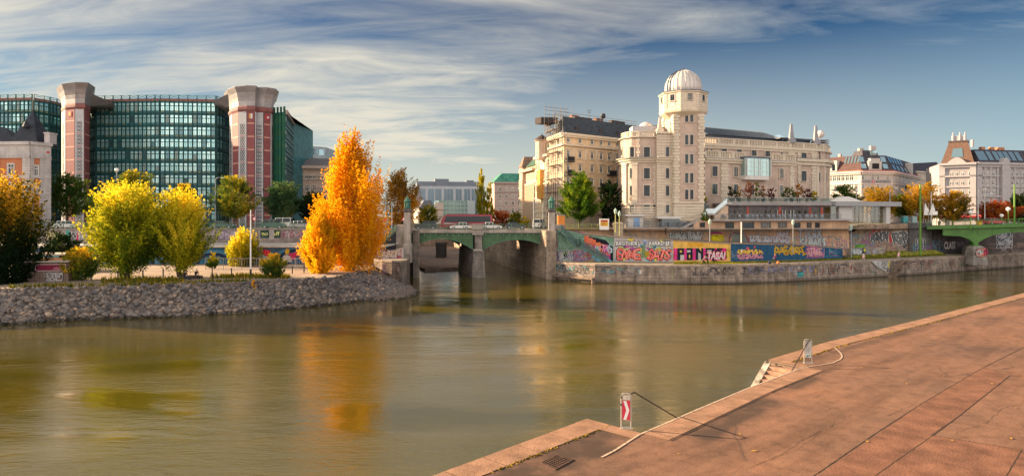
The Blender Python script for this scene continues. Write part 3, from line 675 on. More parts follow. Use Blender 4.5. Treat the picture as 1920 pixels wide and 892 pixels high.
p.blob(u(494), 4.6, .9, .5, (.30, .38, .42), 7); p.blob(u(512), 4.5, 1.0, .4, (.10, .28, .36), 7); p.blob(u(505), 4.25, .6, .35, (.05, .16, .25), 8)
p.poly([(u(524), 3.95), (u(548), 3.95), (u(544), 4.9), (u(538), 5.15), (u(532), 5.0)], (.55, .53, .48), 9)
p.blob(u(539), 5.65, .35, .38, (.70, .42, .03), 10); p.stroke([(u(536), 5.2), (u(538), 6.1), (u(542), 6.05)], .25, (.62, .38, .03), 9)
for k in range(5): p.stroke([(u(540+3*k), 4.3), (u(543+3*k), 5.2+.1*k), (u(548+2*k), 5.4), (u(551+2*k), 4.9)], .22, (.55, .04, .12), 8)
p.rect(u(372), u(379), 5.05, 5.55, (.42, .46, .50), 8)
p.scribble(u(60), u(165), 3.7, 5.6, [(.5, .05, .12), (.35, .35, .35), (.05, .3, .3), (.6, .5, .1)], 40, .16, 7, 3)
p.build(mw)
UW = fac(-80, 121.5, 728, 121.5); u = UW.u
uw = thing('retaining_wall', 'graffiti covered street wall above the flat roof of the mural wall', 'wall', (UW.P(UW.u(430))[0], 121.5, 6))
b = MB(); b.fb(UW, 0, UW.L, -1.0, 0, 5.5, 9.0); b.build('wall', conc, uw)
b = MB(); b.fb(UW, 0, UW.L, -1.1, .12, 9.0, 9.25); b.build('coping', mat('coping_grey', (.22, .20, .19), .9, .2), uw)
p = Paint(UW)
p.rect(u(396), u(430), 7.1, 8.9, (.40, .33, .38), 1); p.rect(u(432), u(462), 7.1, 8.9, (.36, .31, .36), 1)
p.scribble(u(397), u(462), 7.2, 8.8, [(.25, .2, .25), (.5, .4, .45), (.12, .1, .14)], 40, .09, 2, 8)
p.rect(u(488), u(526), 7.5, 8.9, (.03, .06, .05), 1); p.text('go  off', u(490), u(524), 7.75, 8.65, (.62, .60, .22), 2, .02, .1, .4)
p.rect(u(505), u(514), 7.2, 9.0, (.36, .32, .29), 6)
p.wild(u(528), u(566), 7.5, 8.8, 5, [(.30, .10, .13), (.34, .28, .30)], (.06, .04, .05), (.5, .4, .4), 1, 5)
p.wild(u(86), u(108), 7.2, 8.7, 4, [(.62, .52, .18)], (.10, .09, .08), (.4, .4, .35), 2, 6); p.rect(u(124), u(130), 7.2, 8.95, (.05, .30, .28), 2)
p.wild(u(131), u(165), 7.2, 8.8, 5, [(.35, .34, .36)], (.08, .08, .10), (.55, .55, .55), 2, 7); p.poly([(u(143), 7.1), (u(148), 7.1), (u(145.5), 8.8)], (.55, .04, .10), 6)
p.build(uw)
def railing(name, label, fc, u0, u1, z0, h, m, step=1.6, bars=.2, parent=None, kind='bars', w=.05):
    t = parent or thing(name, label, 'railing', fc.P((u0+u1)/2, 0, z0)); n = max(1, round((u1-u0)/step))
    for i in range(n+1):
        a = u0+(u1-u0)*i/n; b = MB(); b.fb(fc, a-w, a+w, -w, w, z0, z0+h); b.build('railing_post', m, t)
    c = MB(); c.fb(fc, u0, u1, -w*.9, w*.9, z0+h-.07, z0+h+.01); c.fb(fc, u0, u1, -w*.6, w*.6, z0+.1, z0+.16)
    if kind == 'bars':
        k = int((u1-u0)/bars)
        for i in range(k): a = u0+(i+.5)*bars; c.fb(fc, a-.014, a+.014, -.014, .014, z0+.16, z0+h-.07)
    elif kind == 'rails':
        for q in range(1, 4): c.fb(fc, u0, u1, -.018, .018, z0+h*q/4, z0+h*q/4+.035)
    c.build('rail', m, t)
    if kind == 'glass':
        g = MB(); g.fb(fc, u0, u1, -.01, .01, z0+.16, z0+h-.07); g.build('glass_panel', seeglass('rail_glass', (.66, .74, .72), .012), t)
    return t
railing('street_railing', 'green street railing along the left bank above the graffiti wall', UW, u(60), UW.L, 9.25, 1.1, green_rail, 1.9, .28)

# corner below the left bridge pylon
cw = thing('quay_corner', 'rounded stone quay corner below the left bridge pylon', 'wall', (PX(735, 103), 103, 0)); b = MB()
arc = [(PX(700, 107), 107), (PX(716, 104.3), 104.3), (PX(735, 103), 103), (PX(752, 103.2), 103.2), (PX(762, 105), 105), (PX(767, 109), 109), (PX(768.5, 126), 126), (PX(705, 126), 126)]
b.prism(arc, -1, 4.35); b.build('wall', stone('corner_stone', (.26, .20, .165), (.20, .16, .14), (.1, .08, .07), 1.1, .42, .5), cw)
b = MB(); ar2 = [(x, y-.12) for x, y in arc[:6]]+[arc[6], arc[7]]; b.prism(ar2, 4.35, 4.6); b.build('coping', mat('coping_corner', (.28, .23, .19), .9, .3), cw)
f_ = Fac(arc[1], arc[3]); p = Paint(f_, .25); p.text('MOREL ROSA', f_.L*.42, f_.L*.97, 2.9, 3.65, (.42, .36, .33), 1, 0, .1, .3); p.scribble(.2, f_.L*.4, 2.6, 3.9, [(.25, .12, .22), (.2, .16, .2)], 14, .12, 1, 4); p.build(cw)
gw = thing('graffiti_wall', 'white painted wall with black tags beside the left bridge pylon', 'wall', (PX(722, 107.5), 107.5, 4.5)); GF = fac(690, 108.5, 756, 108.5); b = MB()
b.prism([GF.P(0)[:2], GF.P(GF.L)[:2], GF.P(GF.L, -1)[:2], GF.P(0, -1)[:2]], 4.5, [5.1, 6.3, 6.3, 5.1]); b.build('wall', mat('white_wall', (.46, .42, .40), .85, .2, .9), gw)
p = Paint(GF); u = GF.u; p.wild(u(703), u(745), 4.75, 5.9, 6, [(.55, .43, .33), (.62, .50, .40)], (.04, .04, .05), (.72, .62, .52), 2, 21); p.blob(u(698), 4.95, .35, .25, (.65, .45, .03), 2)
p.blob(u(748), 4.85, .45, .22, (.40, .10, .12), 2); p.scribble(u(692), u(752), 4.6, 6.1, [(.25, .25, .3), (.5, .1, .1), (.06, .1, .25)], 18, .08, 1, 2); p.build(gw)
b2 = MB(); 
bw2 = thing('graffiti_wall', 'grey sloping wall with black and white throw-up under the left stairs', 'wall', (PX(715, 119), 119, 5)); BF = fac(672, 118, 738, 120.5)
b2.fb(BF, 0, BF.L, -.6, 0, 4.4, 8.95); b2.build('wall', mat('grey_wall', (.36, .34, .34), .85, .25, .6), bw2)
p = Paint(BF); u = BF.u; p.wild(u(690), u(722), 5.6, 7.9, 5, [(.55, .55, .57)], (.03, .03, .035), (.7, .7, .7), 1, 31); p.blob(u(724), 7.4, .55, .85, (.38, .05, .08), 4); p.blob(u(724), 7.4, .22, .5, (.04, .36, .32), 5); p.build(bw2)
# stairs with green railing
st = thing('riverside_stairs', 'dark stairs with a solid green railing left of the bridge', 'stairs', (PX(728, 114), 114, 5)); b = MB()
x0, x1 = PX(727, 119), PX(742, 119)
for i in range(12): b.box(x0-.12*i, x1-.12*i, 119.4-.38*(i+1), 119.4-.38*i, 4.5, S-.17*(i+1))
lz = S-.17*12
b.box(x0-3.2, x1-1.4, 112.6, 114.85, 4.5, lz)
for i in range(14): b.box(x0-3.2-.34*(i+1), x0-3.2-.34*i, 111.6, 113.6, 3.7, lz-.17*(i+1))
b.build('tread', mat('stair_dark', (.055, .055, .06), .9, .2), st); r_ = MB()
def rail_run(mb, p, q, h, n, w=.05):
    P_, Q_ = Vector(p), Vector(q)
    for i in range(n+1):
        a = P_.lerp(Q_, i/n); mb.box(a.x-w, a.x+w, a.y-w, a.y+w, a.z, a.z+h)
    for k in (.12, .3, .5, .7, 1.0): mb.beam(P_+Vector((0, 0, h*k)), Q_+Vector((0, 0, h*k)), w*1.2)
    for i in range(n*6):
        a = P_.lerp(Q_, i/(n*6)); mb.beam(a, a+Vector((0, 0, h)), .03)
rail_run(r_, (x1+.1, 119.4, S), (x1-1.4, 114.8, lz), 1.1, 4); rail_run(r_, (x1-1.4, 112.55, lz), (x0-3.2, 112.0, lz), 1.1, 3); rail_run(r_, (x0-3.2, 112.0, lz), (x0-8.0, 111.4, 4.3), 1.1, 4); rail_run(r_, (x1-1.4, 114.8, lz), (x1-1.4, 112.55, lz), 1.1, 2)
r_.build('railing', green_rail, st)

# ================================================================ GREEN ARCH BRIDGE
BD = 125.0; BRF = Fac((PX(765, BD), BD), (PX(1033, BD), BD)); LEN = 17.5
br = thing('arch_bridge', 'green iron bridge of two flat arches on a grey stone pier', 'bridge', (BRF.P(BRF.L/2)[0], BD, 0))
def sh_(u, k, z, n=0): q = BRF.P(u, n); return (q[0]+AX.x*k, q[1]+AX.y*k, z)
def arch(pa, pb, za, zc, zb, nm):
    b = MB(); n = 18; ua, ub = BRF.u(pa), BRF.u(pb)
    zf = lambda t: (za+(zb-za)*t)+(zc-(za+zb)/2)*(1-(2*t-1)**2)
    for i in range(n):
        t0, t1 = i/n, (i+1)/n; a, c = ua+(ub-ua)*t0, ua+(ub-ua)*t1
        for k0, k1, off in ((0, .4, 0), (LEN-.4, LEN, 0), (.4, LEN-.4, .55)):
            b.hexa([sh_(a, k0, zf(t0)+off), sh_(c, k0, zf(t1)+off), sh_(c, k1, zf(t1)+off), sh_(a, k1, zf(t0)+off), sh_(a, k0, 8.3), sh_(c, k0, 8.3), sh_(c, k1, 8.3), sh_(a, k1, 8.3)])
    g = b.build('arch_girder', green_iron, br); r_ = MB()
    for i in range(n):                        # rim plate along the curve
        t0, t1 = i/n, (i+1)/n; a, c = ua+(ub-ua)*t0, ua+(ub-ua)*t1
        r_.hexa([BRF.P(a, .12, zf(t0)-.02), BRF.P(c, .12, zf(t1)-.02), BRF.P(c, .004, zf(t1)-.02), BRF.P(a, .004, zf(t0)-.02), BRF.P(a, .12, zf(t0)+.16), BRF.P(c, .12, zf(t1)+.16), BRF.P(c, .004, zf(t1)+.16), BRF.P(a, .004, zf(t0)+.16)])
    k = 11
    for i in range(k+1):
        a = ua+(ub-ua)*(i+.0)/k; a = min(max(a, ua+.06), ub-.06); t = (a-ua)/(ub-ua); r_.fb(BRF, a-.05, a+.05, .004, .10, zf(t)+.16, 8.26)
    r_.fb(BRF, ua, ub, .004, .16, 8.18, 8.3)
    r_.build('stiffener', mat('green_iron_light', (.075, .17, .105), .55, .2, .8), g); kn = MB()
    for i in range(k):
        a = ua+(ub-ua)*(i+.5)/k; kn.lathe((BRF.P(a, .1)[0], BRF.P(a, .1)[1]), [(.02, 7.82), (.12, 7.9), (.16, 8.0), (.05, 8.1), (.05, 8.18)], 8)
    kn.build('bracket_lamp', mat('bracket_pale', (.22, .30, .24), .6, .1), g)
arch(769, 887, 5.35, 7.25, 5.2, 'l'); arch(905, 1029, 5.2, 7.1, 5.45, 'r')
b = MB(); ue, uf = BRF.u(764), BRF.u(1034)
b.hexa([sh_(ue, -.35, 8.3), sh_(uf, -.35, 8.3), sh_(uf, LEN+.35, 8.3), sh_(ue, LEN+.35, 8.3), sh_(ue, -.35, 8.78), sh_(uf, -.35, 8.78), sh_(uf, LEN+.35, 8.78), sh_(ue, LEN+.35, 8.78)])
b.build('deck', mat('deck_asphalt', (.14, .13, .12), .9, .2), br); b = MB()
for k in (-.5, LEN-.1):
    b.hexa([sh_(ue, k, 8.36), sh_(uf, k, 8.36), sh_(uf, k+.7, 8.36), sh_(ue, k+.7, 8.36), sh_(ue, k, 9.0), sh_(uf, k, 9.0), sh_(uf, k+.7, 9.0), sh_(ue, k+.7, 9.0)])
b.build('cornice', mat('cornice_stone', (.40, .35, .30), .9, .25, .8, streak=.3), br)
pier = MB(); ua, ub = BRF.u(887.5), BRF.u(905.5)
pier.hexa([sh_(ua-.35, -.9, -1), sh_(ub+.35, -.9, -1), sh_(ub+.35, LEN+.6, -1), sh_(ua-.35, LEN+.6, -1), sh_(ua-.1, -.55, 5.1), sh_(ub+.1, -.55, 5.1), sh_(ub+.1, LEN+.2, 5.1), sh_(ua-.1, LEN+.2, 5.1)])
pier.hexa([sh_(ua+.25, -.6, 5.1), sh_(ub-.25, -.6, 5.1), sh_(ub-.25, LEN, 5.1), sh_(ua+.25, LEN, 5.1), sh_(ua+.25, -.6, 8.34), sh_(ub-.25, -.6, 8.34), sh_(ub-.25, LEN, 8.34), sh_(ua+.25, LEN, 8.34)])
pier.build('pier', stone('pier_stone', (.30, .26, .23), (.25, .22, .20), (.14, .12, .11), 1.1, .5, .45), br)
b = MB(); b.fb(BRF, ua+.05, ub-.05, .58, .82, 5.0, 5.35); b.fb(BRF, ua-.15, ub+.15, .45, .95, 8.0, 8.34); b.fb(BRF, ua-.1, ub+.1, -.6, .75, 9.0, 9.85); b.fb(BRF, ua-.18, ub+.18, -.68, .83, 9.85, 10.0)
b.build('pier_cap', mat('cap_stone', (.36, .32, .28), .9, .25, 1), br)
railing('', '', BRF, BRF.u(771), BRF.u(886), 9.0, 1.05, green_rail, 1.6, .22, br); railing('', '', BRF, BRF.u(908), BRF.u(1026), 9.0, 1.05, green_rail, 1.6, .22, br)
b = MB(); b.box(PX(742, 124), PX(769, 124), 122.5, 126, 3.4, 9.9); b.build('abutment', mat('abut_stone', (.38, .33, .29), .9, .3, .7, streak=.35), br)
b = MB(); b.box(PX(1031, 124), PX(1057, 124), 122.6, 126, -1, 9.9); b.build('abutment', mat('abut_stone2', (.34, .31, .29), .9, .3, .7, streak=.4), br)
p = Paint(Fac((PX(1031, 122.6), 122.6), (PX(1057, 122.6), 122.6))); u = p.fc.u; p.wild(u(1034), u(1044), 4.4, 7.4, 2, [(.32, .10, .12)], (.05, .05, .07), (.4, .3, .3), 1, 5); p.scribble(u(1032), u(1056), 3.4, 6.4, [(.2, .2, .28), (.4, .38, .42), (.35, .06, .1), (.08, .08, .1)], 40, .11, 2, 6); p.build(br)
def pylon(px, label):
    x = PX(px, 123.2); t = thing('bridge_pylon', label, 'pylon', (x, 123.2, 3.5)); b = MB(); y = 122.2; w = .62
    b.loft([[(x+sx*k, y+sy*k, z) for sx, sy in ((-1, -1), (1, -1), (1, 1), (-1, 1))] for k, z in ((.8, 3.0), (.8, 6.2), (w, 6.6), (w*.88, 12.2))])
    b.build('shaft', mat('pylon_stone', (.44, .38, .33), .85, .2, .8, streak=.3), t); c = MB()
    c.loft([[(x+sx*k, y+sy*k, z) for sx, sy in ((-1, -1), (1, -1), (1, 1), (-1, 1))] for k, z in ((.56, 12.2), (.8, 12.35), (.8, 12.55), (.62, 12.7), (.62, 12.85))])
    c.build('capital', mat('capital_dark', (.12, .11, .10), .8, .2), t); l = MB()
    l.lathe((x, y), [(.42, 12.85), (.5, 13.0), (.42, 13.15), (.42, 14.05), (.62, 14.15), (.66, 14.25), (.3, 14.75), (.1, 14.95), (.1, 15.15), (.02, 15.3)], 8)
    for i in range(8): a = i*math.pi/4; l.beam((x+.5*math.cos(a), y+.5*math.sin(a), 12.95), (x+.5*math.cos(a), y+.5*math.sin(a), 14.2), .06)
    l.build('lantern', mat('copper_green', (.06, .17, .13), .6, .3, 4), t)
pylon(765.5, 'stone pylon with a copper lantern at the left end of the arch bridge')
pylon(1033.5, 'stone pylon with a copper lantern at the right end of the arch bridge')
ob = thing('old_pier', 'dark stump of an old pier standing in the side river', 'pier', (PX(826, 176), 176, 0)); b = MB(); b.box(PX(818, 176), PX(834, 176), 175, 181, -1, 4.0); b.box(PX(817, 175.5), PX(835, 175.5), 174.8, 181.2, 4.0, 4.5); b.build('shaft', mat('pier_dark', (.05, .045, .042), .9, .3), ob)

# ================================================================ LEFT BUILDINGS
gfin = mat('green_fin', (.02, .085, .085), .5, .15, 1); gspan = mat('spandrel', (.035, .15, .165), .45, .35, .8); gorn = mat('spandrel_gold', (.30, .27, .09), .6, .4, 1.6)
gpane = [glass('pane_pale', (.52, .80, .78), .3, .4), glass('pane_mid', (.34, .62, .63), .3, .4), glass('pane_dark', (.09, .19, .21), .2, .5), mat('pane_blind', (.30, .40, .38), .6, .1)]
redst = mat('brown_band', (.20, .105, .085), .8, .15)
gov = thing('office_block', 'huge green glass office block with pink and white stair towers', 'building', (PX(300, 180), 180, S))
def curtain(fc, root, zt, pitch, n, col, c0=.3, c1=.3, dark=False, rnd=random.Random(2), goldp=.5):
    """storeys of ribbon glazing: window_band parts, spandrels and upright fins"""
    nc = max(1, int((fc.L-c0-c1)/col)); cw = (fc.L-c0-c1)/nc
    for k in range(n):
        z = zt-pitch*(k+1); wb_ = MB(); sp_ = MB()
        for i in range(nc):
            a = c0+cw*i; m = rnd.choices((0, 1, 2, 3), (.46, .36, .12, .06) if not dark else (.05, .2, .65, .1))[0]
            wb_.fb(fc, a+cw*.17, a+cw*.83, .02, .10, z+.75, z+1.95, m); wb_.fb(fc, a+cw*.17, a+cw*.83, .02, .10, z+2.15, z+2.75, m if rnd.random() < .8 else 1)
            wb_.fb(fc, a+cw*.5-.03, a+cw*.5+.03, .10, .13, z+.75, z+1.95, 4)
            sp_.fb(fc, a+cw*.12, a+cw*.88, .02, .16, z+.1, z+.62, 0)
            if rnd.random() < goldp: sp_.fb(fc, a+cw*.22, a+cw*.78, .16, .19, z+.36, z+.58, 1)
        wb_.build('window_band', gpane+[gfin], root); sp_.build('spandrel', [gspan, gorn], root)
        s2 = MB(); s2.fb(fc, c0, fc.L-c1, .2, .34, z+.02, z+.12, 0); s2.fb(fc, c0, fc.L-c1, .1, .2, z+2.0, z+2.1, 0); s2.build('floor_rail', gfin, root)
    for i in range(nc+1):
        a = c0+cw*i; fb_ = MB(); fb_.fb(fc, a-.065, a+.065, .02, .34, zt-pitch*n-1.5, zt+(1.7 if i % 2 == 0 else .3)); fb_.build('fin', gfin, root)
    b = MB(); b.fb(fc, c0, fc.L-c1, .02, .22, zt+.02, zt+.75, 0); b.build('cornice_band', redst, root)
    b = MB()
    for i in range(nc):
        if i % 2 == 0:
            a = c0+cw*i; b.beam(fc.P(a, .3, zt+.8), fc.P(a+cw*2, .3, zt+1.6), .05); b.beam(fc.P(a, .3, zt+1.6), fc.P(a+cw*2, .3, zt+.8), .05)
    b.fb(fc, c0, fc.L-c1, .27, .33, zt+1.55, zt+1.66); b.build('roof_screen', mat('screen_teal', (.10, .30, .28), .6, .1), root)
pts = [(PX(164, 186), 186), (PX(170, 181), 181), (PX(181, 178), 178), (PX(300, 176.5), 176.5), (PX(405, 178), 178), (PX(417, 181), 181), (PX(430, 187), 187)]
ZT = ZY(190, 177); b = MB(); b.prism(pts+[(PX(430, 187), 205), (PX(164, 186), 205)], S-.2, ZT); b.build('wall', gspan, gov)
for a, c in zip(pts[:-1], pts[1:]): curtain(Fac(a, c), gov, ZT-.1, 3.19, 10, 1.16, .12, .12)
lp = [(PX(-90, 182), 182), (PX(62, 180), 180), (PX(92, 184), 184), (PX(119, 190), 190)]; ZL = ZY(189, 181); b = MB()
b.prism(lp+[(lp[-1][0], 206), (lp[0][0], 206)], S-.2, ZL); b.build('wall', gspan, gov)
for a, c in zip(lp[:-1], lp[1:]): curtain(Fac(a, c), gov, ZL-.1, 3.19, 10, 1.16, .12, .12, dark=True, goldp=.8)
rp = [(PX(509, 168), 168), (PX(535, 166), 166)]; ZR = ZY(211, 167); r2 = (PX(560, 203), 203); b = MB()
b.prism(rp+[r2, (rp[0][0], 203)], S-.2, ZR); b.build('wall', gspan, gov)
gl_green = mat('fin_green', (.02, .10, .06), .5, .2, 1); fr = Fac(*rp); b = MB()
for k in range(9):
    for i in range(4):
        a = .25+i*fr.L/4.1; b.fb(fr, a, a+.55, .02, .1, ZR-3.2*(k+1)+.4, ZR-3.2*(k+1)+2.8, 0); b.beam(fr.P(a, .14, ZR-3.2*(k+1)+.5), fr.P(a+.55, .14, ZR-3.2*(k+1)+1.9), .04, 1)
b.build('lattice_panel', [mat('lattice_back', (.03, .14, .085), .5, .2), mat('lattice_gold', (.16, .22, .06), .6, .2)], gov)
for i in range(5): b = MB(); a = .1+i*(fr.L-.2)/4; b.fb(fr, a-.16, a+.16, .02, .45, S, ZR+1.3); b.build('fin', gl_green, gov)
fs = Fac(rp[1], r2); b = MB(); b.fb(fs, .1, fs.L, .02, .5, ZR-.6, ZR+.5); b.fb(fs, fs.L-8, fs.L-5, -3, .3, ZR+.5, ZR+1.6); b.build('cornice_band', mat('cornice_buff', (.34, .27, .23), .8, .15), gov)
for k in range(8):
    z = ZR-3.3*(k+1); w_ = MB(); w_.fb(fs, .4, fs.L-.6, .02, .12, z+1.1, z+2.1, 0)
    for q in range(22): w_.fb(fs, .4+q*(fs.L-1)/22, .4+q*(fs.L-1)/22+.12, .12, .2, z+1.1, z+2.1, 1)
    w_.build('window_band', [glass('pane_grey', (.35, .38, .38), .15, .8), gfin], gov); w_ = MB(); w_.fb(fs, .2, fs.L, .02, .3, z+2.3, z+2.5); w_.fb(fs, .2, fs.L, .02, .25, z+.1, z+.9); w_.build('spandrel', gfin, gov)
# stair towers with flared metal crowns
pink = mat('pink_granite', (.235, .070, .072), .7, .2, 2.5); pinkl = mat('pink_band', (.50, .27, .20), .7, .15); whitep = mat('white_panel', (.42, .41, .42), .6, .1, 1); ornd = mat('ornament_dark', (.03, .04, .05), .6, .1)
crown = mat('crown_metal', (.31, .285, .285), .45, .15, .5, metal=.3)
def tower(pts, back, ztop, faces, zc, name='stair_tower'):
    b = MB(); poly = pts+back; b.prism(poly, S-.2, ztop); w = b.build('tower_wall', mat('tower_core', (.13, .075, .075), .8, .2), gov); pr = MB(); og = MB(); n = 0
    for (a, c), typ in zip(zip(pts[:-1], pts[1:]), faces):
        f = Fac(a, c); W_ = f.L
        if typ == 'p':
            pr.fb(f, .1, W_-.1, .02, .12, S, ztop-.3, 0)
            for k in range(9): z = ztop-3.3-3.19*k; pr.fb(f, .12, W_-.12, .12, .14, z, z+.32, 1)
        else:
            pr.fb(f, .05, W_-.05, .02, .2, S, ztop-.3, 2)
            for k in range(10):
                z0 = ztop-5.9-3.19*k; og.fb(f, W_*.22, W_*.78, .2, .23, z0-.42, z0-.2, 1)
                for i in range(3):
                    for s_ in (-1, 1):
                        uc, zz, R_ = W_*.5+s_*W_*.15, z0+.42+.9*i, W_*.15
                        for q in range(8):
                            a0, a1 = q*math.pi/4, (q+1)*math.pi/4
                            og.face([f.P(uc+math.cos(t)*r_, .215+.004*(s_+1)+.003*(q % 2), zz+math.sin(t)*r_*1.25) for t, r_ in ((a0, R_), (a1, R_), (a1, R_*.55), (a0, R_*.55))], 0)
    pr.build('cladding', [pink, pinkl, whitep], w); og.build('ornament', [ornd, mat('ornament_red', (.34, .10, .09), .7, .1)], w)
    c = Vector((sum(p[0] for p in poly)/len(poly), sum(p[1] for p in poly)/len(poly)))
    def ring(k, z, ext=0): return [(c.x+(p[0]-c.x)*k, c.y+(p[1]-c.y)*k, z) for p in poly]
    nb = MB(); nb.loft([ring(1.04, ztop-.3), ring(1.10, ztop+.2), ring(1.10, ztop+.8), ring(1.04, ztop+1.1)]); nb.build('tower_band', mat('band_red', (.22, .085, .08), .7, .15), gov)
    cb = MB(); cb.loft([ring(k, z) for k, z in zc]); o = cb.build('tower_crown', crown, gov); return o
zt1 = ZY(203, 164)
tower([(PX(117, 169), 169), (PX(124, 165), 165), (PX(141, 163.5), 163.5), (PX(158, 163.8), 163.8), (PX(167, 168), 168)], [(PX(166, 178), 178), (PX(119, 178), 178)], zt1, 'wpwp',
      [(1.05, zt1+1.1), (1.07, zt1+2.2), (1.12, zt1+3.2), (1.24, zt1+4.4), (1.42, zt1+5.5), (1.46, zt1+5.75), (1.40, zt1+5.85)])
t_ = MB(); zz = zt1
t_.loft([[(PX(152, 166), 166, zz+1.4), (PX(172, 170), 170, zz+1.5), (PX(212, 176), 176, zz+2.1), (PX(212, 184), 184, zz+2.2), (PX(150, 180), 180, zz+1.6)],
         [(PX(150, 162), 162, zz+5.4), (PX(176, 167), 167, zz+3.9), (PX(215, 174), 174, zz+2.7), (PX(215, 186), 186, zz+2.8), (PX(148, 184), 184, zz+5.4)]]); t_.build('roof_canopy', crown, gov)
zt2 = ZY(208, 163)
tower([(PX(432, 170), 170), (PX(437, 166), 166), (PX(448, 163), 163), (PX(463, 162.2), 162.2), (PX(478, 162.4), 162.4), (PX(481, 164), 164), (PX(494, 164), 164), (PX(507, 165.5), 165.5), (PX(511, 168), 168)], [(PX(508, 178), 178), (PX(434, 178), 178)], zt2, 'wpwpwwpw',
      [(1.04, zt2+1.1), (1.06, zt2+2.3), (1.10, zt2+3.2), (1.17, zt2+4.3), (1.29, zt2+5.3), (1.32, zt2+5.6), (1.28, zt2+5.8)])
t_ = MB(); zz = zt2
t_.loft([[(PX(425, 172), 172, zz+2.4), (PX(452, 168), 168, zz+2.2), (PX(452, 180), 180, zz+2.4), (PX(425, 184), 184, zz+2.6)], [(PX(399, 172), 172, zz+3.9), (PX(446, 164), 164, zz+5.5), (PX(448, 182), 182, zz+5.5), (PX(404, 186), 186, zz+4.0)]]); t_.build('roof_canopy', crown, gov)
# shields near the tower tops
sh = MB(); f = Fac((PX(124, 165), 165), (PX(141, 163.5), 163.5)); zc_ = zt1-1.4
sh.fb(f, f.L*.32, f.L*.68, .14, .2, zc_-.6, zc_+.6, 0); sh.fb(f, f.L*.40, f.L*.60, .2, .23, zc_-.3, zc_+.3, 1); sh.build('shield', [mat('shield_red', (.45, .04, .05), .6, .1), mat('shield_gold', (.5, .35, .05), .6, .1)], gov)
f = Fac((PX(463, 162.2), 162.2), (PX(478, 162.4), 162.4)); zc_ = zt2-1.4; sh = MB(); sh.fb(f, f.L*.28, f.L*.50, .14, .2, zc_-.6, zc_+.6, 0); sh.fb(f, f.L*.50, f.L*.72, .14, .2, zc_-.6, zc_+.6, 1); sh.build('shield', [mat('shield_amber', (.5, .25, .04), .6, .1), mat('shield_white', (.6, .58, .58), .6, .1)], gov)
f = Fac((PX(494, 164), 164), (PX(507, 165.5), 165.5)); sh = MB(); sh.fb(f, f.L*.25, f.L*.75, .14, .2, zc_-.6, zc_+.6, 0); sh.fb(f, f.L*.45, f.L*.75, .2, .23, zc_-.2, zc_+.25, 1); sh.build('shield', [MATS['shield_red'], MATS['shield_white']], gov)

# orange and white palace with a steep pyramid roof
STY['left'] = (mat('sur_white', (.50, .47, .45), .8, .1), WHITE, 'cross', .14)
lb = thing('palace_building', 'orange and white palace with a steep dark pyramid roof, far left', 'building', (PX(40, 128), 128, S))
terr = mat('terracotta_wall', (.42, .155, .075), .85, .12, .6); pale = mat('pale_trim', (.46, .43, .42), .85, .12, .7, streak=.2)
LF = fac(-90, 126, 57, 124.5); CF = fac(57, 124.5, 95, 127.5); ZLb = ZY(266, 124.5)
b = MB(); b.prism([LF.P(0)[:2], LF.P(LF.L)[:2], CF.P(CF.L)[:2], (PX(93, 140), 140), (LF.P(0)[0], 140)], S-.2, ZLb); b.build('wall', terr, lb)
t_ = MB()
for fc, us in ((LF, [(LF.u(a), LF.u(c)) for a, c in ((-60, -52), (-8, 0), (43, 57))]), (CF, [(0, .55), (CF.u(74), CF.L)])):
    for u0, u1 in us:
        k = 0; z = S
        while z < ZLb-2.9: t_.fb(fc, u0, u1, .01, .16 if k % 2 else .2, z, z+.46); z += .5; k += 1
    t_.fb(fc, -.1 if fc is CF else 0, fc.L+.15, .01, .55, ZLb-.55, ZLb+.05); t_.fb(fc, 0, fc.L, .01, .35, ZLb-3.0, ZLb-2.55); t_.fb(fc, 0, fc.L, .01, .2, ZLb-2.55, ZLb-.55)
    t_.fb(fc, 0, fc.L, .01, .22, ZY(334, 125), ZY(329, 125)); t_.fb(fc, 0, fc.L, .01, .2, S, S+1.4)
    nd = int(fc.L/.55)
    for i in range(nd): t_.fb(fc, .1+i*.55, .3+i*.55, .35, .5, ZLb-2.75, ZLb-2.55)
t_.build('trim', pale, lb)
for px in (-30, 21): wpx(lb, LF, [px], [318, 352], 12, [21, 19], 'left')
wpx(lb, CF, [67.5], [320, 353], 7, [19, 17], 'left'); wpx(lb, CF, [86], [318, 350], 6, [24, 22], 'left')
rf = MB(); sl8 = mat('slate_dark', (.030, .036, .048), .7, .25, 1.2)
cx, cy = PX(62, 130), 130.0; zb = ZLb; zt_ = ZY(207, 130); hw = 2.7
rf.loft([[(cx+sx*k, cy+sy*k, z) for sx, sy in ((-1, -1), (1, -1), (1, 1), (-1, 1))] for k, z in ((hw*1.05, zb), (hw*.98, zb+.5), (hw*.5, zb+(zt_-zb)*.5), (.18, zt_-.4), (.14, zt_))])
o = rf.build('roof', sl8, lb); fb_ = MB(); fb_.beam((cx, cy, zt_), (cx, cy, ZY(186, 130)), .07); fb_.build('finial', dark_iron, o)
dm = MB(); dm.lathe((cx, cy-1.95), [(.6, zb+3.2), (.62, zb+3.3), (.2, zb+4.3)], 8); dm.build('dormer', sl8, o)
ch = MB(); ch.box(PX(83, 127), PX(93, 127), 127, 129, ZLb, ZLb+1.8); ch.box(PX(82, 127), PX(94, 127), 126.9, 129.1, ZLb+1.8, ZLb+2.1); ch.build('chimney', pale, o)
rg_ = MB(); fl = fac(-90, 128, 36, 128); rg_.hexa([fl.P(0, 0, ZLb), fl.P(fl.L, 0, ZLb), fl.P(fl.L, -6, ZLb), fl.P(0, -6, ZLb), fl.P(0, -2.5, ZLb+3.6), fl.P(fl.L-5, -2.5, ZLb+3.6), fl.P(fl.L-5, -3, ZLb+3.6), fl.P(0, -3, ZLb+3.6)]); rg_.build('roof', sl8, lb)
